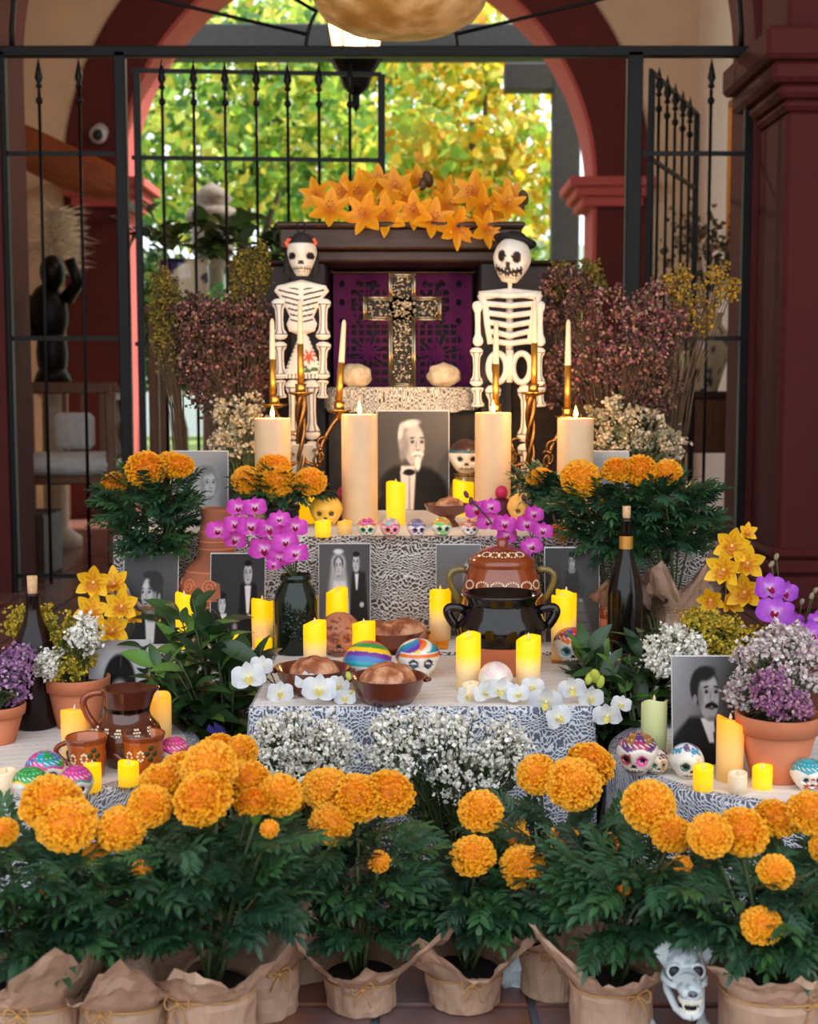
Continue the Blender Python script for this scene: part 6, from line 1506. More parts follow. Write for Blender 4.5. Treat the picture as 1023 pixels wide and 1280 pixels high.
def marigold(label, base, heads, pot, seed, nleaf=46, nfill=70, fol=(.12, .10, .13), spikes=None, group='paper wrapped marigold plants', wrap=True, up=.05, flare=.05, lowz=.07):
    """heads: (px, py, r_px, dy) ; pot: (r0, waist height, waist radius)"""
    r = np.random.default_rng(seed); t = thing('marigold_plant', label, 'marigold', base, 0, group)
    r0, hw, rw = pot
    m = paper_wrap(r0, hw, rw, flare, seed, up, spikes) if wrap else None
    if wrap:
        wp = part('paper_wrap', m, MT['paper_brown'], t, smooth=False)
        tm = MB(); tm.tube([(rw*.985*math.cos(a), rw*.985*math.sin(a), hw+.003*math.sin(a*3)) for a in np.linspace(0, 2*pi, 41)], .0019, 6, cap=False)
        tw = part('twine', tm, MT['twine'], t)
        a0 = r.uniform(-2.2, -.9); bp = np.array((rw*math.cos(a0), rw*math.sin(a0)-.003, hw)); tm = MB()
        for q in (-1, 1):
            tm.tube([bp+np.array((q*.018*math.sin(e), -.006*math.sin(e), .012*math.sin(2*e)*.8+.004)) for e in np.linspace(0, pi, 12)], .0015, 5); tm.tube([bp, bp+np.array((q*.008, -.006, -.012)), bp+np.array((q*.014, -.008, -.026))], .0014, 5)
        tm.ball(bp, .004, 8, 6); part('bow', tm, MT['twine'], tw)
    else:
        tm = MB(); tm.lathe([(.0005, 0), (r0, 0), (rw, hw), (rw*1.06, hw), (rw*1.06, hw+.012), (rw*.96, hw+.012), (.0005, hw)], 32); part('pot', tm, MT['plastic_black'], t)
    tm = MB(); tm.lathe([(rw*.92, hw*.96), (.0005, hw*1.02)], 24); part('soil', tm, MT['soil'], t)
    b = np.array(base); sm = MB(); hz_ = []
    for i, hd in enumerate(heads):
        px, py, rp = hd[:3]; dy = hd[3] if len(hd) > 3 else 0
        p = np.array(P(px, py, base[1]+dy)); R = rp/S(p); loc = p-b
        ax = np.array((loc[0]*1.5+r.normal(0, .18), -.55+r.normal(0, .22), .9)); ax /= np.linalg.norm(ax); hz_.append(loc)
        y_ = np.cross(ax, (1, .1, 0)); y_ /= np.linalg.norm(y_); x_ = np.cross(y_, ax); M = np.stack([x_, y_, ax], 1) @ rot(0, 0, r.uniform(0, 6.3))
        small = rp < 17; h_ = part('flower_head', (MGS if small else MG)[r.integers(2 if small else 4)], None, t, loc, M, R*1.04)
        part('calyx', CALYX, None, h_)
        b0 = np.array((loc[0]*.15, loc[1]*.15, hw)); e_ = loc-ax*R*.95; mid = (b0+e_)/2+np.array((0, 0, .03)); sm.tube([b0*(1-e)**2+2*mid*e*(1-e)+e_*e*e for e in np.linspace(0, 1, 7)], [.0035]*4+[.003]*3, 6)
    hz_ = np.array(hz_); zt = max(hw+.05, np.percentile(hz_[[h[2] >= 17 for h in heads], 2], 45)-.045); cx = hz_[:, 0].mean()*.55; 
    for i in range(7):
        a = r.uniform(0, 6.28); sm.tube([(0, 0, hw), (math.cos(a)*fol[0]*.4+cx*.4, math.sin(a)*fol[1]*.4, (hw+zt)/2), (math.cos(a)*fol[0]*.8+cx, math.sin(a)*fol[1]*.8, zt*r.uniform(.8, 1))], [.003, .0025, .0015], 5)
    part('stem', sm, MT['stem'], t, kind='stuff')
    def spot(shell):
        a = r.uniform(0, 2*pi); e = r.uniform(0, 1); q = r.uniform(*shell); wz = .26+.74*math.sin(pi*min(1, e*.6+.08))
        p = np.array((cx*e+math.cos(a)*fol[0]*q*wz, math.sin(a)*fol[1]*q*wz, hw+lowz+(zt-hw-lowz)*e)); d = np.array((math.cos(a), math.sin(a), r.uniform(-.30+.0*e, .85))); return p, d
    for i in range(nleaf):
        p, d = spot((.55, .95)); 
        if d[1] > .3: d[1] *= -1; p[1] *= -1
        part('leaf', PINM[r.integers(4)], None, t, p-d*.02, toward(d+r.normal(0, .2, 3), (0, -.5, 1)), r.uniform(.055, .09))
    fm = MB()
    for i in range(nfill):
        p, d = spot((.05, .85)); kx_ = r.integers(4); M = toward(d+r.normal(0, .3, 3), (0, -.2, 1)); V = PV[kx_] @ M.T*r.uniform(.055, .085)+p; n0 = fm.n
        fm.v.append(V); fm.c.append(PC[kx_]); fm.n += len(V); fm.hc = True
        for f in PF[kx_]: fm.f.append(f+n0)
    part('foliage', fm, MT['leaf'], t, kind='stuff'); return t
def gpot(px, pyb): return tuple(G(px, pyb, 0))
marigold('wrapped marigold at the far left edge, two large stacked blooms before the skulls', gpot(42, 1345), [(65, 1005, 38, .03), (84, 1030, 37), (4, 1040, 19), (64, 1111, 14, -.06)], (.072, .13, .078), 1, fol=(.13, .10, .1), spikes=[(3.6, .9), (5.2, .8), (-.3, .9), (1.5, .6)], up=.07)
marigold('wrapped marigold second from left, tall pointed paper corner', gpot(156, 1340), [(152, 1036, 30), (188, 1007, 27, .02), (120, 1069, 17), (178, 1085, 13, -.05), (205, 980, 30, .1)], (.062, .12, .068), 2, spikes=[(4.9, .9), (3.2, .7), (.4, .4), (1.7, .6)], up=.055)
marigold('wrapped marigold third from left with the biggest round bloom', gpot(262, 1330), [(254, 998, 37, -.02), (262, 960, 35, .05), (318, 1004, 24), (350, 994, 27, .04), (310, 980, 30, .08), (337, 1036, 12, -.05)], (.066, .125, .072), 3, fol=(.14, .11, .1), spikes=[(.2, 1.0), (3.4, .5), (4.7, .25), (1.6, .6)], up=.07, nleaf=60)
marigold('wrapped marigold half hidden behind the third pot, twine on its right', gpot(328, 1262), [(272, 935, 22, .2), (300, 940, 22, .2), (225, 968, 30, .15)], (.058, .085, .062), 4, nleaf=30, spikes=[(.6, .9), (5.6, .6), (2.5, .6)], up=.08)
marigold('marigold in loose paper collar over a black pot, left of centre', tuple(G(378, 1216, 0)), [(402, 985, 26, .05), (362, 1000, 20, .1)], (.055, .10, .06), 5, nleaf=26, spikes=[(4.2, .8), (5.6, .8), (2.5, .6)], up=.075, flare=.06)
marigold('wrapped marigold left of centre with five clustered blooms', gpot(452, 1256), [(410, 988, 28, .02), (445, 998, 34), (485, 992, 33, .02), (414, 1030, 27, -.03), (474, 1077, 14, -.08), (397, 1092, 9, -.08)], (.056, .055, .062), 6, fol=(.11, .10, .1), spikes=[(5.7, .9), (3.7, .8), (4.9, .2), (1.6, .7)], up=.06, flare=.07, nleaf=56)
marigold('wrapped marigold right of centre with twine bow and four round blooms', gpot(580, 1252), [(601, 1014, 27), (592, 1070, 27, -.05), (640, 1054, 24, .03), (654, 1084, 28, -.04), (637, 1030, 20, .06)], (.057, .058, .064), 7, fol=(.11, .10, .1), spikes=[(5.9, 1.), (4.1, .7), (2.6, .6), (1.2, .5)], up=.055, flare=.06, nleaf=54)
marigold('wrapped marigold right of centre set back, three large blooms above it', gpot(692, 1238), [(672, 968, 25, .05), (718, 980, 34, .02), (738, 955, 30, .08), (707, 1050, 20, -.06), (757, 1056, 16, -.05)], (.055, .085, .058), 8, fol=(.12, .10, .1), spikes=[(5.4, .5), (3.6, .4), (2., .6)], up=.05, nleaf=54)
marigold('wrapped marigold directly left of the skeleton dog', gpot(764, 1302), [(812, 1008, 33, .03), (840, 1042, 25), (853, 1083, 14, -.05), (780, 1112, 9, -.06)], (.062, .10, .066), 9, fol=(.12, .10, .1), spikes=[(.5, 1.), (3.5, .9), (4.9, .1), (1.8, .5)], up=.06, nleaf=60)
marigold('wrapped marigold directly right of the skeleton dog', gpot(962, 1330), [(888, 1044, 28), (928, 1040, 32, .02), (970, 1090, 22, -.07), (953, 1157, 25, -.1)], (.075, .125, .08), 10, fol=(.14, .11, .1), spikes=[(2.75, 1.4), (-.2, .6), (4.6, .1), (1.5, .5)], up=.07, flare=.035, nleaf=64)
marigold('wrapped marigold at the far right edge', gpot(1040, 1300), [(970, 1023, 27, .05), (1012, 1016, 29, .03), (1030, 1060, 18)], (.062, .11, .066), 11, nleaf=44, spikes=[(3.3, .8), (4.6, .6), (0, .6), (1.6, .5)], up=.05)
# marigolds on the bench and upper table
UG = 'upper marigold plants'
marigold('upper marigold at the far left end before the veiled portrait', (P(190, 480, 3.48).x-.01, 3.50, ZM), [(182, 587, 25), (212, 581, 19, .05), (224, 583, 19), (142, 606, 17)], (.05, .08, .055), 12, fol=(.115, .085, .1), group=UG, nleaf=64, nfill=130, lowz=.155)
marigold('upper marigold behind the magenta orchids on the left', (P(350, 480, 3.82).x, 3.84, ZT), [(309, 601, 19, -.05), (343, 584, 21, .03), (347, 602, 22, -.05), (388, 602, 20, -.04)], (.045, .05, .05), 13, fol=(.12, .07, .1), group=UG, nleaf=40, wrap=False)
marigold('upper marigold with one bloom right of the third pillar candle', (P(690, 480, 3.8).x, 3.8, ZT), [(677, 602, 19), (700, 670, 18, -.16)], (.04, .05, .045), 14, fol=(.07, .06, .1), group=UG, nleaf=26, wrap=False)
marigold('upper marigold before the rightmost pillar candle', (P(772, 480, 3.52).x, 3.52, ZM), [(727, 598, 25), (760, 633, 12, -.03)], (.05, .08, .055), 15, fol=(.12, .09, .1), group=UG, nleaf=64, nfill=130, lowz=.155)
marigold('upper marigold at the right end with three blooms in a row', (P(848, 480, 3.50).x, 3.50, ZM), [(772, 588, 19), (801, 588, 21), (834, 592, 19)], (.05, .08, .055), 16, fol=(.13, .09, .1), group=UG, nleaf=64, nfill=130, lowz=.155, spikes=[(5.2, .8), (4.2, .9), (.5, .8), (2, .5)], up=.07)

# ================================================================== bunches of tiny flowers
FLV = np.array([(0, 0, -.25)]+[(math.cos(q)*.5, math.sin(q)*.5, .12+.1*(k % 2)) for k, q in enumerate(np.linspace(0, 2*pi, 6, endpoint=False))]); FLF = np.array([(0, 1+k, 1+(k+1) % 6) for k in range(6)])
SPV = np.array([(-.08, 0, 0), (.08, 0, 0), (.06, .6, .05), (0, 1, 0), (-.06, .6, .05)]); SPF = np.array([(0, 1, 2, 3, 4)])
def bunch(name, label, base, lobes, n, pal, fs, seed, per=9, cr=.011, cat='flowers', group=None, stemmat='stem', top=.35, nst=140, leaves=0, leafpal=((70, 92, 52), (92, 104, 60)), plume=0, sprig=None):
    """lobes: (px, py, Y, rx_px, rz_px, ry_m, pal index or None)"""
    r = np.random.default_rng(seed); b = np.array(base); t = thing(name, label, cat, base, 0, group); pos = []; cols = []; tips = []
    PCs = [np.array([lin(c) for c in p]) for p in pal]
    for (px, py, Y, rx, rz, ry, pi_) in lobes:
        c = np.array(P(px, py, Y)); s_ = S(c); m_ = int(n/len(lobes)); d = r.normal(size=(m_, 3)); d /= np.linalg.norm(d, axis=1)[:, None]
        q = r.uniform(top, 1, m_)**.5; pts = c+d*np.array((rx/s_, ry, rz/s_))*q[:, None]-b
        pts = pts[pts[:, 2] > .01]; tips.append(pts)
        for p in pts:
            out = (p-(c-b)); 
            if plume: off = np.stack([r.normal(0, cr*.55, per), r.normal(0, cr*.55, per), r.uniform(-plume, plume*.4, per)], 1)+np.outer(r.uniform(-.5, .5, per), np.array((out[0], out[1], 0))*.25)
            else: off = r.normal(0, cr*.6, (per, 3))
            pos.append(p+off); pc = PCs[pi_ or 0]; cols.append(pc[r.integers(0, len(pc), per)]*r.uniform(.75, 1.12, (per, 1)))
    pos = np.concatenate(pos); cols = np.concatenate(cols); N_ = len(pos); tips = np.concatenate(tips)
    m = MB(); m.inst(FLV, FLF, pos, randrot(N_, r), fs*r.uniform(.7, 1.35, N_), cols); part('blossom', m, MT['floret'], t, smooth=False, kind='stuff')
    sm = MB(); idx = r.permutation(len(tips))[:nst]
    for i in idx:
        tp = tips[i]; b0 = np.array((r.normal(0, .008)+tp[0]*.08, r.normal(0, .008)+tp[1]*.08, 0)); mid = (b0+tp)/2+np.array((-tp[0]*.12, -tp[1]*.12, tp[2]*.06)); sm.tube([b0, mid, tp], [.0016, .0014, .0009], 4, cap=False)
        # side twig
        tp2 = tips[(i*7+3) % len(tips)]; 
        if np.linalg.norm(tp2-tp) < .09: sm.tube([mid*.3+tp*.7, tp2], [.001, .0007], 3, cap=False)
    part('stem', sm, MT[stemmat], t, kind='stuff')
    if leaves:
        lp = np.array([lin(c) for c in leafpal]); L_ = []; 
        e = r.uniform(.3, .95, leaves)[:, None]; tp = tips[r.integers(0, len(tips), leaves)]; pp = tp*e*np.array((1, 1, 1)); dd = tp/np.linalg.norm(tp, axis=1)[:, None]+r.normal(0, .5, (leaves, 3))
        lm = MB(); lm.inst(SPV*np.array((1, 1, 1)), SPF, pp, rmats(dd, r), r.uniform(.02, .045, leaves), lp[r.integers(0, len(lp), leaves)]); part('leaf_sprig', lm, MT['leaf'], t, smooth=False, kind='stuff')
    return t
def vase(label, loc, r_, h_, m='plastic_black', name='flower_vase'):
    t = thing(name, label, 'vase', loc); mm = MB(); mm.lathe([(.0005, 0), (r_*.7, 0), (r_*.95, h_*.3), (r_, h_*.55), (r_*.75, h_*.9), (r_*.8, h_), (r_*.72, h_), (r_*.66, h_*.85), (.0005, h_*.6)], 30); part('body', mm, MT[m], t)
    mm = MB(); mm.lathe([(r_*.78, h_*.97), (r_*.86, h_*.985), (r_*.8, h_*1.004)], 30); part('rim', mm, MT[m], t)
WH = [(255, 253, 246), (246, 243, 234), (226, 222, 206)]; WD = [(226, 214, 188), (206, 190, 158), (180, 166, 130)]
PKD = [(136, 88, 80), (100, 60, 62), (178, 128, 112), (76, 54, 46), (100, 88, 54)]; PKR = [(170, 106, 104), (134, 68, 86), (204, 156, 136), (86, 64, 50), (108, 94, 56)]
YL = [(214, 180, 40), (190, 160, 40), (150, 146, 50), (228, 200, 70)]; YD = [(126, 112, 40), (104, 98, 38), (160, 136, 48)]
LV = [(170, 120, 170), (146, 96, 150), (200, 160, 196)]; PUR = [(150, 90, 140), (180, 120, 160), (200, 150, 170)]; PAL = [(226, 214, 210), (206, 190, 190), (236, 226, 222), (196, 166, 172)]
# front white statice in black pots on the floor
for px, lab, lb, sd in ((378, 'white statice bunch left of centre before the middle table', [(372, 920, 2.56, 62, 34, .07, 0), (345, 945, 2.54, 40, 36, .06, 0), (410, 940, 2.52, 34, 36, .06, 0), (375, 975, 2.5, 45, 20, .05, 0)], 41),
                        (568, 'white statice bunch right of centre with long green stems', [(520, 910, 2.58, 60, 22, .07, 0), (590, 925, 2.56, 76, 30, .08, 0), (635, 945, 2.54, 40, 34, .06, 0), (490, 950, 2.54, 30, 30, .06, 0), (580, 970, 2.52, 50, 30, .06, 0)], 42)):
    bb = (P(px, 480, 2.6).x, 2.6, 0); vase('black pot under the %s white statice' % ('left' if px < 500 else 'right'), bb, .055, .12, name='flower_pot')
    bunch('statice_bunch', lab, (bb[0], bb[1], .08), lb, 270, [WH], .0088, sd, per=9, cr=.012, group='front white statice', nst=300, leaves=1100, leafpal=((52, 78, 44), (70, 92, 52), (96, 96, 58)))
# dried pink bunches and white bunches at the back corners
for px, sd, lab, lb in ((300, 43, 'dried dusky pink statice left of the skeleton woman', [(268, 420, 4.42, 52, 44, .10, 0), (300, 405, 4.42, 46, 40, .1, 0), (255, 455, 4.40, 34, 34, .08, 0), (310, 450, 4.40, 38, 40, .08, 0), (240, 400, 4.42, 26, 30, .08, 0), (285, 490, 4.4, 50, 34, .07, 0)]),
                        (765, 44, 'dried dusky pink statice right of the hatted skeleton', [(760, 410, 4.42, 60, 58, .1, 1), (735, 460, 4.4, 46, 40, .08, 1), (800, 440, 4.4, 50, 50, .09, 1), (705, 375, 4.42, 34, 42, .08, 0), (830, 400, 4.42, 44, 50, .08, 1), (765, 500, 4.4, 60, 34, .07, 0), (815, 490, 4.4, 40, 36, .07, 0), (700, 470, 4.4, 24, 40, .05, 0)])):
    bb = (P(px, 480, 4.34).x, 4.34, ZT); vase('dark vase of dried flowers at the %s back corner' % ('left' if px < 500 else 'right'), bb, .05, .13)
    bunch('dried_statice', lab, (bb[0], bb[1], ZT+.10), lb, 860, [PKD, PKR], .0115, sd, per=10, cr=.018, group='dried pink bunches', stemmat='stem_brown', nst=200, leaves=260, leafpal=((74, 72, 44), (92, 84, 52), (62, 60, 40)))
for px, sd, lab, lb in ((300, 45, 'cream statice bunch behind the leftmost pillar candle', [(295, 515, 4.26, 34, 26, .06, 0), (310, 540, 4.24, 36, 30, .06, 0), (285, 555, 4.24, 26, 24, .05, 0)]), (790, 46, 'cream statice bunch right of the rightmost pillar candle', [(765, 520, 4.28, 34, 26, .06, 0), (800, 535, 4.26, 44, 28, .07, 0), (835, 555, 4.26, 18, 22, .05, 0), (780, 555, 4.24, 34, 18, .05, 0)])):
    bb = (P(px, 480, 4.22).x, 4.22, ZT); vase('short dark vase of cream statice on the upper table, %s side' % ('left' if px < 500 else 'right'), bb, .04, .08)
    bunch('statice_bunch', lab, (bb[0], bb[1], ZT+.06), lb, 150, [WD], .0125, sd, per=9, cr=.015, group='cream statice bunches', stemmat='stem', nst=110, leaves=160, leafpal=((80, 84, 48), (62, 70, 40)))
bunch('goldenrod', 'dry goldenrod spray above the left pink bunch', (P(312, 480, 4.40).x, 4.40, ZT+.13), [(310, 352, 4.44, 22, 42, .05, 0), (325, 330, 4.44, 10, 28, .04, 0)], 120, [YD], .010, 47, per=18, cr=.014, plume=.05, stemmat='stem_brown', nst=60, group='dry goldenrod sprays')
bunch('goldenrod', 'tall dry goldenrod at the far left beside the painted planter', (P(228, 480, 4.38).x, 4.38, ZT), [(205, 372, 4.42, 18, 36, .05, 0), (212, 420, 4.42, 20, 40, .05, 0)], 110, [YD], .010, 48, per=16, cr=.014, plume=.05, stemmat='stem_brown', nst=60, group='dry goldenrod sprays')
bunch('goldenrod', 'dry goldenrod above the right pink bunch near the hatted skeleton', (P(735, 480, 4.42).x, 4.43, ZT), [(735, 350, 4.46, 24, 26, .05, 0), (700, 350, 4.46, 18, 22, .05, 0)], 90, [YD], .010, 49, per=16, cr=.014, plume=.04, stemmat='stem_brown', nst=60, group='dry goldenrod sprays')
bunch('goldenrod', 'yellow goldenrod sprays right of the dried pink bunch by the gate', (P(835, 480, 4.36).x, 4.36, ZT), [(850, 355, 4.40, 18, 28, .05, 0), (900, 350, 4.40, 26, 22, .05, 0), (875, 390, 4.40, 20, 20, .05, 0)], 70, [[(206, 160, 40), (180, 140, 40), (150, 130, 60)]], .010, 50, per=14, cr=.014, plume=.04, stemmat='stem_brown', nst=40, group='dry goldenrod sprays')
# left round table flowers
def pt(PP): b, h_, R = PP; return (b.x, b.y, b.z+h_*.88)
bunch('goldenrod', 'fresh yellow goldenrod in the terracotta pot behind the left candle', pt(PL), [(92, 800, 3.04, 34, 34, .06, 0), (55, 790, 3.06, 34, 34, .06, 0), (30, 775, 3.08, 24, 20, .05, 0), (78, 830, 3.0, 34, 16, .05, 0)], 230, [YL], .0085, 51, per=16, cr=.011, plume=.022, nst=120, leaves=160, leafpal=((80, 110, 40), (100, 120, 50)))
bunch('statice_bunch', 'white statice beside the yellow goldenrod on the left', pt(PL), [(108, 795, 2.98, 20, 28, .04, 0), (60, 830, 2.96, 16, 18, .04, 0)], 90, [WH], .0095, 52, per=10, cr=.011, nst=60, leaves=60)
bunch('statice_bunch', 'lavender statice in the pot cut by the left edge', pt(PLL), [(10, 850, 2.88, 34, 36, .06, 0), (-20, 845, 2.88, 30, 34, .06, 0), (22, 826, 2.9, 16, 18, .05, 0)], 150, [LV], .009, 53, per=10, cr=.012, nst=80, leaves=120)
# right round table flowers
bunch('statice_bunch', 'pale white statice in the large right terracotta pot', pt(PR), [(960, 830, 2.62, 44, 36, .07, 0), (1000, 835, 2.64, 34, 36, .07, 0), (926, 866, 2.66, 14, 16, .04, 0), (985, 805, 2.68, 40, 22, .06, 0)], 260, [PAL], .0095, 54, per=9, cr=.012, nst=180, leaves=260, leafpal=((60, 80, 48), (78, 90, 56)))
bunch('statice_bunch', 'mauve statice at the front of the large right terracotta pot', pt(PR), [(962, 862, 2.55, 20, 26, .04, 0), (985, 880, 2.54, 30, 14, .04, 0)], 90, [PUR], .0085, 55, per=10, cr=.011, nst=60, leaves=60)
bb = Vector((P(895, 480, 3.02).x, 3.02, ZL)); vase('dark vase behind the moustached man portrait', bb, .05, .14)
bunch('goldenrod', 'fresh yellow goldenrod behind the moustached man portrait', (bb.x, bb.y, ZL+.11), [(898, 790, 3.02, 40, 22, .06, 0), (920, 800, 3.0, 28, 24, .06, 0), (880, 775, 3.04, 26, 14, .05, 0), (905, 818, 3.0, 40, 14, .05, 0)], 260, [YL], .0085, 56, per=16, cr=.011, plume=.02, nst=110, leaves=140, leafpal=((80, 110, 40), (100, 120, 50)))
bunch('statice_bunch', 'white statice left of the yellow goldenrod on the right', (bb.x-.02, bb.y-.03, ZL+.11), [(842, 805, 2.98, 34, 22, .05, 0), (825, 825, 2.96, 18, 16, .04, 0), (862, 815, 2.96, 26, 18, .05, 0)], 120, [WH], .0095, 57, per=11, cr=.011, nst=80, leaves=80)

# ================================================================== leafy branches between the tables
SH = [(40, 66, 36), (52, 82, 42), (34, 54, 34), (84, 124, 52)]
vase('dark pot of glossy laurel between left and middle tables', (-.425, 3.06, 0), .06, .16, name='flower_pot')
leafy('laurel_shrub', 'glossy dark green laurel branches left of the middle table', 'plant', (-.425, 3.06, .13), 290, SH, .088, (.155, .12), .44, 61, lean=(-.045, -.06), group='laurel branches')
vase('dark pot of glossy laurel between middle and right tables', (.455, 3.14, 0), .055, .16, name='flower_pot')
leafy('laurel_shrub', 'glossy dark green laurel branches right of the middle table', 'plant', (.455, 3.14, .13), 250, SH, .082, (.13, .12), .40, 62, lean=(.03, -.10), group='laurel branches')
leafy('laurel_sprig', 'young green sprig beside the pale green candle', 'plant', tuple(P(800, 860, 2.98)-Vector((0, 0, .07))), 14, [(84, 128, 50), (70, 110, 46)], .045, (.045, .03), .09, 63, wd=.5)
leafy('laurel_sprig', 'brownish leaves in paper beside the wine bottle', 'plant', (P(835, 480, 3.42).x, 3.43, ZM), 26, [(96, 72, 60), (74, 70, 50), (110, 84, 70)], .06, (.07, .04), .20, 64, wd=.55)

# ================================================================== orchids, cymbidiums, lilies
def flower_mesh(name, petals, colf, m='petal', nu=9, nv=7):
    """petals: (angle deg, length, width, shapefn, cup, curl, lift); lies in XY facing +Z"""
    mb = MB()
    for (an, L_, W, sh, cup, curl, lift) in petals:
        mb.grid(petal_fn(L_, W, sh, cup=cup, curl=curl), nu, nv, col=lambda u, v: colf(u, (v-.5)*2), M=rot(0, 0, math.radians(an-90)) @ rot(lift, 0, 0))
    me = mb.mesh(name); me.materials.append(MT[m]); return me
rnd = lambda u: np.sqrt(np.clip(1-((u-.55)/.56)**2, .02, 1)); lan = lambda u: np.sin(pi*np.clip(u, .06, 1)**.75)**.8+.03; pnt = lambda u: (np.sin(pi*np.clip(u*.92+.06, 0, 1)))**.9*(1-.25*u)+.02
def grad3(c0, c1, c2, vein=0.1):
    a, b, c = (np.array(lin(x)) for x in (c0, c1, c2))
    def f(u, x):
        k1 = ss(u/.45)[..., None]; k2 = ss((u-.45)/.55)[..., None]; col = a*(1-k1)+b*k1; col = col*(1-k2)+c*k2; return col*(1-vein*(np.abs(np.sin(x*9))[..., None] > .9))
    return f
ORC = [(90, .95, .36, lan, .1, .35, .05), (215, .92, .36, lan, .1, .35, .05), (325, .92, .36, lan, .1, .35, .05), (8, 1.0, .62, rnd, -.12, .3, .12), (172, 1.0, .62, rnd, -.12, .3, .12)]
orc_mag = flower_mesh('orchid', ORC, grad3((255, 225, 248), (226, 78, 204), (196, 44, 180))); orc_vio = flower_mesh('orchid', ORC, grad3((235, 190, 245), (190, 90, 215), (160, 60, 200)))
orc_wh = flower_mesh('orchid', ORC, grad3((250, 245, 210), (240, 240, 240), (226, 230, 240), .04))
def lipm(c0, c1):
    mb = MB(); 
    for an, L_, W in ((270, .5, .18), (230, .34, .13), (310, .34, .13)): mb.grid(petal_fn(L_, W, pnt, cup=.8, curl=.9), 5, 4, col=lin(c0), M=rot(0, 0, math.radians(an-90)) @ rot(.5, 0, 0), t=(0, 0, .06), sc=(1.3, 1.3, 1.3))
    mb.ball((0, 0, .12), (.09, .10, .14), 10, 8, col=lin(c1)); me = mb.mesh('lip'); me.materials.append(MT['petal']); return me
lip_mag = lipm((170, 8, 80), (250, 200, 220)); lip_wh = lipm((240, 224, 130), (250, 246, 230)); lip_yel = lipm((224, 150, 60), (250, 210, 120))
CYM = [(90, 1.0, .30, pnt, .15, .45, .25), (150, 1.0, .33, pnt, .15, .45, .35), (30, 1.0, .33, pnt, .15, .45, .35), (215, .98, .32, pnt, .15, .45, .25), (325, .98, .32, pnt, .15, .45, .25), (270, .8, .3, pnt, .3, .3, .6)]
def cymcol(u, x):
    base = grad3((226, 150, 30), (250, 196, 30), (255, 208, 44), .0)(u, x); st = ((np.abs(np.sin(x*7+u*2)) > .93) & (u < .62) & (u > .12))[..., None]; return np.where(st, base*np.array((.75, .5, .3)), base)
cym = flower_mesh('cymbidium', CYM, cymcol)
LIL = [(90+60*i, 1.42, .33 if i % 2 else .42, pnt, .2, .25 if i % 2 else .15, .22) for i in range(6)]
lil = flower_mesh('lily', LIL, grad3((222, 120, 8), (246, 160, 6), (252, 178, 22), .12))
mb = MB()
for i in range(6):
    a = i*pi/3; mb.tube([(0, 0, .1), (.08*math.cos(a), .08*math.sin(a), .45), (.2*math.cos(a), .2*math.sin(a), .72)], [.012, .012, .01], 5, lin((230, 170, 40))); mb.ball((.2*math.cos(a), .2*math.sin(a), .74), (.05, .05, .025), 7, 5, col=lin((170, 80, 10)))
stamen = mb.mesh('stamens'); stamen.materials.append(MT['petal'])
def spray(name, label, cat, base, blooms, mesh, lip, seed, Y0, group=None, buds=(), budcol=(150, 160, 70), face=(0, -1, .1), wander=.5, stem_mb=True, lipname='lip'):
    """blooms: (px, py, r_px[, dY]); stems run back to the base"""
    r = np.random.default_rng(seed); t = thing(name, label, cat, base, 0, group); b = np.array(base); sm = MB()
    for i, bl in enumerate(blooms):
        px, py, rp = bl[:3]; Y = Y0+(bl[3] if len(bl) > 3 else 0)+r.uniform(-.02, .02); p = np.array(P(px, py, Y)); R = rp/S(p); loc = p-b
        d = np.array(face)+r.normal(0, wander*.45, 3)*np.array((1.2, .4, .8)); d /= np.linalg.norm(d); up = np.array((r.normal(0, .18), 0, 1)); x_ = np.cross(up, d); x_ /= np.linalg.norm(x_); y_ = np.cross(d, x_); M = np.stack([x_, y_, d], 1)
        f = part('flower', mesh, None, t, loc, M, R); part(lipname, lip, None, f)
        e_ = loc-d*.004; mid = e_*.55+np.array((-e_[0]*.2, .02, e_[2]*.18)); sm.tube([e_*q*q+2*mid*q*(1-q) for q in np.linspace(0, 1, 7)], .0016, 5)
    for px, py, rp in buds:
        p = np.array(P(px, py, Y0)); R = rp/S(p); loc = p-b; m = MB(); m.ball((0, 0, 0), (R*.75, R*.75, R*1.25), 12, 9, col=lin(budcol)); part('bud', m, MT['petal'], t, loc, (r.normal(0, .4), r.normal(0, .5), 0)); mid = loc*.55+np.array((0, .02, loc[2]*.15)); sm.tube([loc*q*q+2*mid*q*(1-q) for q in np.linspace(0, 1, 7)], .0013, 5)
    part('stem', sm, MT['stem'], t); return t
jb = Vector((P(368, 480, 3.33).x, 3.33, ZM)); k = 1/S(jb)
spray('orchid_spray', 'magenta orchid cluster rising from the green glass jar', 'orchid', (jb.x, jb.y, ZM+88*k), [(298, 635, 15), (319, 634, 15), (273, 664, 16), (294, 656, 15), (313, 659, 18), (336, 661, 17), (350, 650, 14), (369, 659, 16), (295, 675, 15), (330, 687, 20), (358, 678, 17), (371, 693, 17), (350, 698, 15), (343, 706, 10)], orc_mag, lip_mag, 71, 3.28)
vase('small dark vase of orchids behind the lidded pot', (P(668, 480, 3.555).x+.035, 3.535, ZM), .03, .12)
spray('orchid_spray', 'magenta orchid spray arching behind the brown lidded pot', 'orchid', (P(668, 480, 3.555).x+.035, 3.535, ZM+.08), [(596, 637, 15), (613, 634, 13), (612, 653, 16), (631, 655, 15), (633, 670, 14), (658, 656, 15), (667, 643, 13), (679, 664, 13), (664, 684, 15)], orc_mag, lip_mag, 72, 3.52, buds=[(583, 618, 4), (589, 626, 4), (655, 622, 4), (661, 628, 4)], budcol=(90, 60, 70))
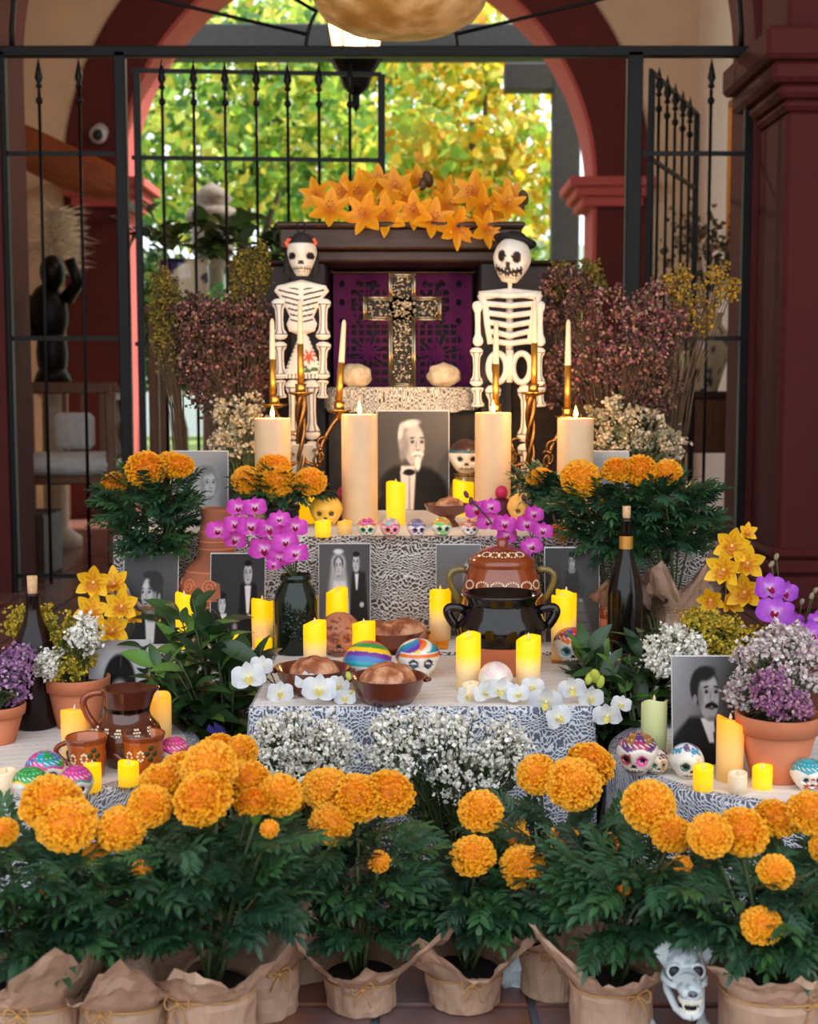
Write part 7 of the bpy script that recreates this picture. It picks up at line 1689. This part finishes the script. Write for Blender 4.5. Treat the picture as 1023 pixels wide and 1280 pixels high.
spray('orchid_spray', 'violet orchid spray at the right edge above the terracotta pot', 'orchid', (P(1000, 480, 3.04).x, 3.04, ZL), [(961, 735, 21), (981, 740, 17), (970, 766, 24), (989, 779, 18), (1013, 794, 22), (985, 795, 16), (1022, 776, 16)], orc_vio, lip_mag, 73, 2.92, buds=[(965, 705, 4), (971, 696, 4), (1015, 745, 4), (1020, 738, 4), (1003, 752, 4)], budcol=(150, 140, 110))
spray('orchid_spray', 'white orchid stem lying over the left corner of the middle table', 'orchid', tuple(G(345, 860, ZM)+Vector((0, 0, .004))), [(311, 846, 22, -.06), (327, 832, 15), (350, 866, 17, -.04), (372, 870, 15, -.02)], orc_wh, lip_wh, 74, 2.86, group='white orchid stems')
spray('orchid_spray', 'white orchid blooms before the dark bread bowl', 'orchid', tuple(G(415, 878, ZM)+Vector((0, 0, .004))), [(399, 862, 22), (382, 852, 14, .03), (425, 857, 15, .02), (432, 872, 14, -.02)], orc_wh, lip_wh, 75, 2.78, group='white orchid stems', buds=[(436, 845, 5), (440, 866, 4)], budcol=(200, 200, 90))
spray('orchid_spray', 'white orchid petals heaped over the plain white skull', 'orchid', tuple(G(625, 872, ZM)+Vector((0, 0, .004))), [(583, 870, 15), (606, 866, 16), (625, 862, 18), (648, 868, 15), (666, 858, 15)], orc_wh, lip_wh, 76, 2.80, group='white orchid stems')
spray('orchid_spray', 'white orchid stem with green buds hanging at the right table corner', 'orchid', tuple(G(722, 862, ZM)+Vector((0, 0, .004))), [(683, 876, 22, -.03), (716, 860, 18), (697, 897, 19, -.05), (738, 872, 17), (760, 894, 19, -.04), (777, 880, 13)], orc_wh, lip_wh, 77, 2.78, group='white orchid stems', buds=[(744, 845, 9), (737, 848, 7), (751, 852, 7)], budcol=(196, 206, 80))
spray('cymbidium_spray', 'yellow cymbidium spray left, above the terracotta pots', 'orchid', (P(140, 480, 3.10).x, 3.10, ZL), [(117, 727, 27), (143, 731, 25, .02), (114, 764, 27, -.02), (152, 758, 27), (141, 788, 26, -.01), (168, 770, 14, .02)], cym, lip_yel, 78, 3.06)
spray('cymbidium_spray', 'yellow cymbidium spray right, beside the violet orchids', 'orchid', (P(905, 480, 3.06).x+.03, 3.08, ZL), [(915, 682, 28), (906, 712, 29, -.02), (934, 704, 27, .02), (932, 740, 29), (889, 749, 22), (912, 752, 22, .02), (934, 666, 15, .03)], cym, lip_yel, 79, 3.04)
zt = hz(279)+.0
lily_l = [(396, 244, 17), (413, 264, 22, -.05), (430, 242, 19), (452, 241, 22), (457, 269, 22, -.06), (483, 271, 22, -.06), (472, 229, 18, .06), (495, 236, 20, .03), (522, 227, 17, .05), (518, 266, 20, -.05), (508, 250, 18)]
lily_r = [(540, 276, 22, -.06), (558, 258, 20), (571, 285, 21, -.08), (558, 240, 16, .05), (593, 242, 22), (603, 261, 22, -.03), (608, 288, 20, -.08), (633, 258, 20, -.03), (637, 243, 16, .03)]
spray('lily_spray', 'left orange yellow lily spray lying on top of the hutch', 'lily', (P(455, 480, YH).x, YH+.08, zt), lily_l, lil, stamen, 80, YH+.02, group='lilies on the hutch', buds=[(535, 224, 9), (529, 230, 7)], budcol=(90, 64, 40), face=(0, -1, .25), wander=.7, lipname='stamens')
spray('lily_spray', 'right orange yellow lily spray lying on top of the hutch', 'lily', (P(600, 480, YH).x, YH+.08, zt), lily_r, lil, stamen, 81, YH+.02, group='lilies on the hutch', buds=[(655, 247, 8), (651, 258, 7)], budcol=(90, 64, 40), face=(0, -1, .25), wander=.7, lipname='stamens')
# blue cloth tucked between the tables, lace bundle on the floor
m = MB(); m.grid(lambda u, v: (-.37+.03*np.sin(u*9)+.02*v-.07*u, 2.84+.02*np.sin(v*7+u*5), .12+.18*u+0*v+.012*np.sin(v*15)), 14, 14)
solo('blue_cloth', m, MT['fabric_blue'], 'deep blue cloth tucked beside the laurel left of the middle table', 'cloth')
c0 = G(640, 1222, 0); r = np.random.default_rng(4); m = MB()
def crum(V, th):
    for a in V.reshape(-1, 3): n = mnoise.noise(Vector(a)*3); a *= 1+.3*n; a[2] = max(a[2], -.55)
    return V
m.ball((0, 0, .032), (.055, .05, .06), 40, 26, fn=crum); solo('lace_bundle', m, MT['lace_floor'], 'pale blue lace bundle on the tiles behind the twine bow pot', 'cloth', tuple(c0))
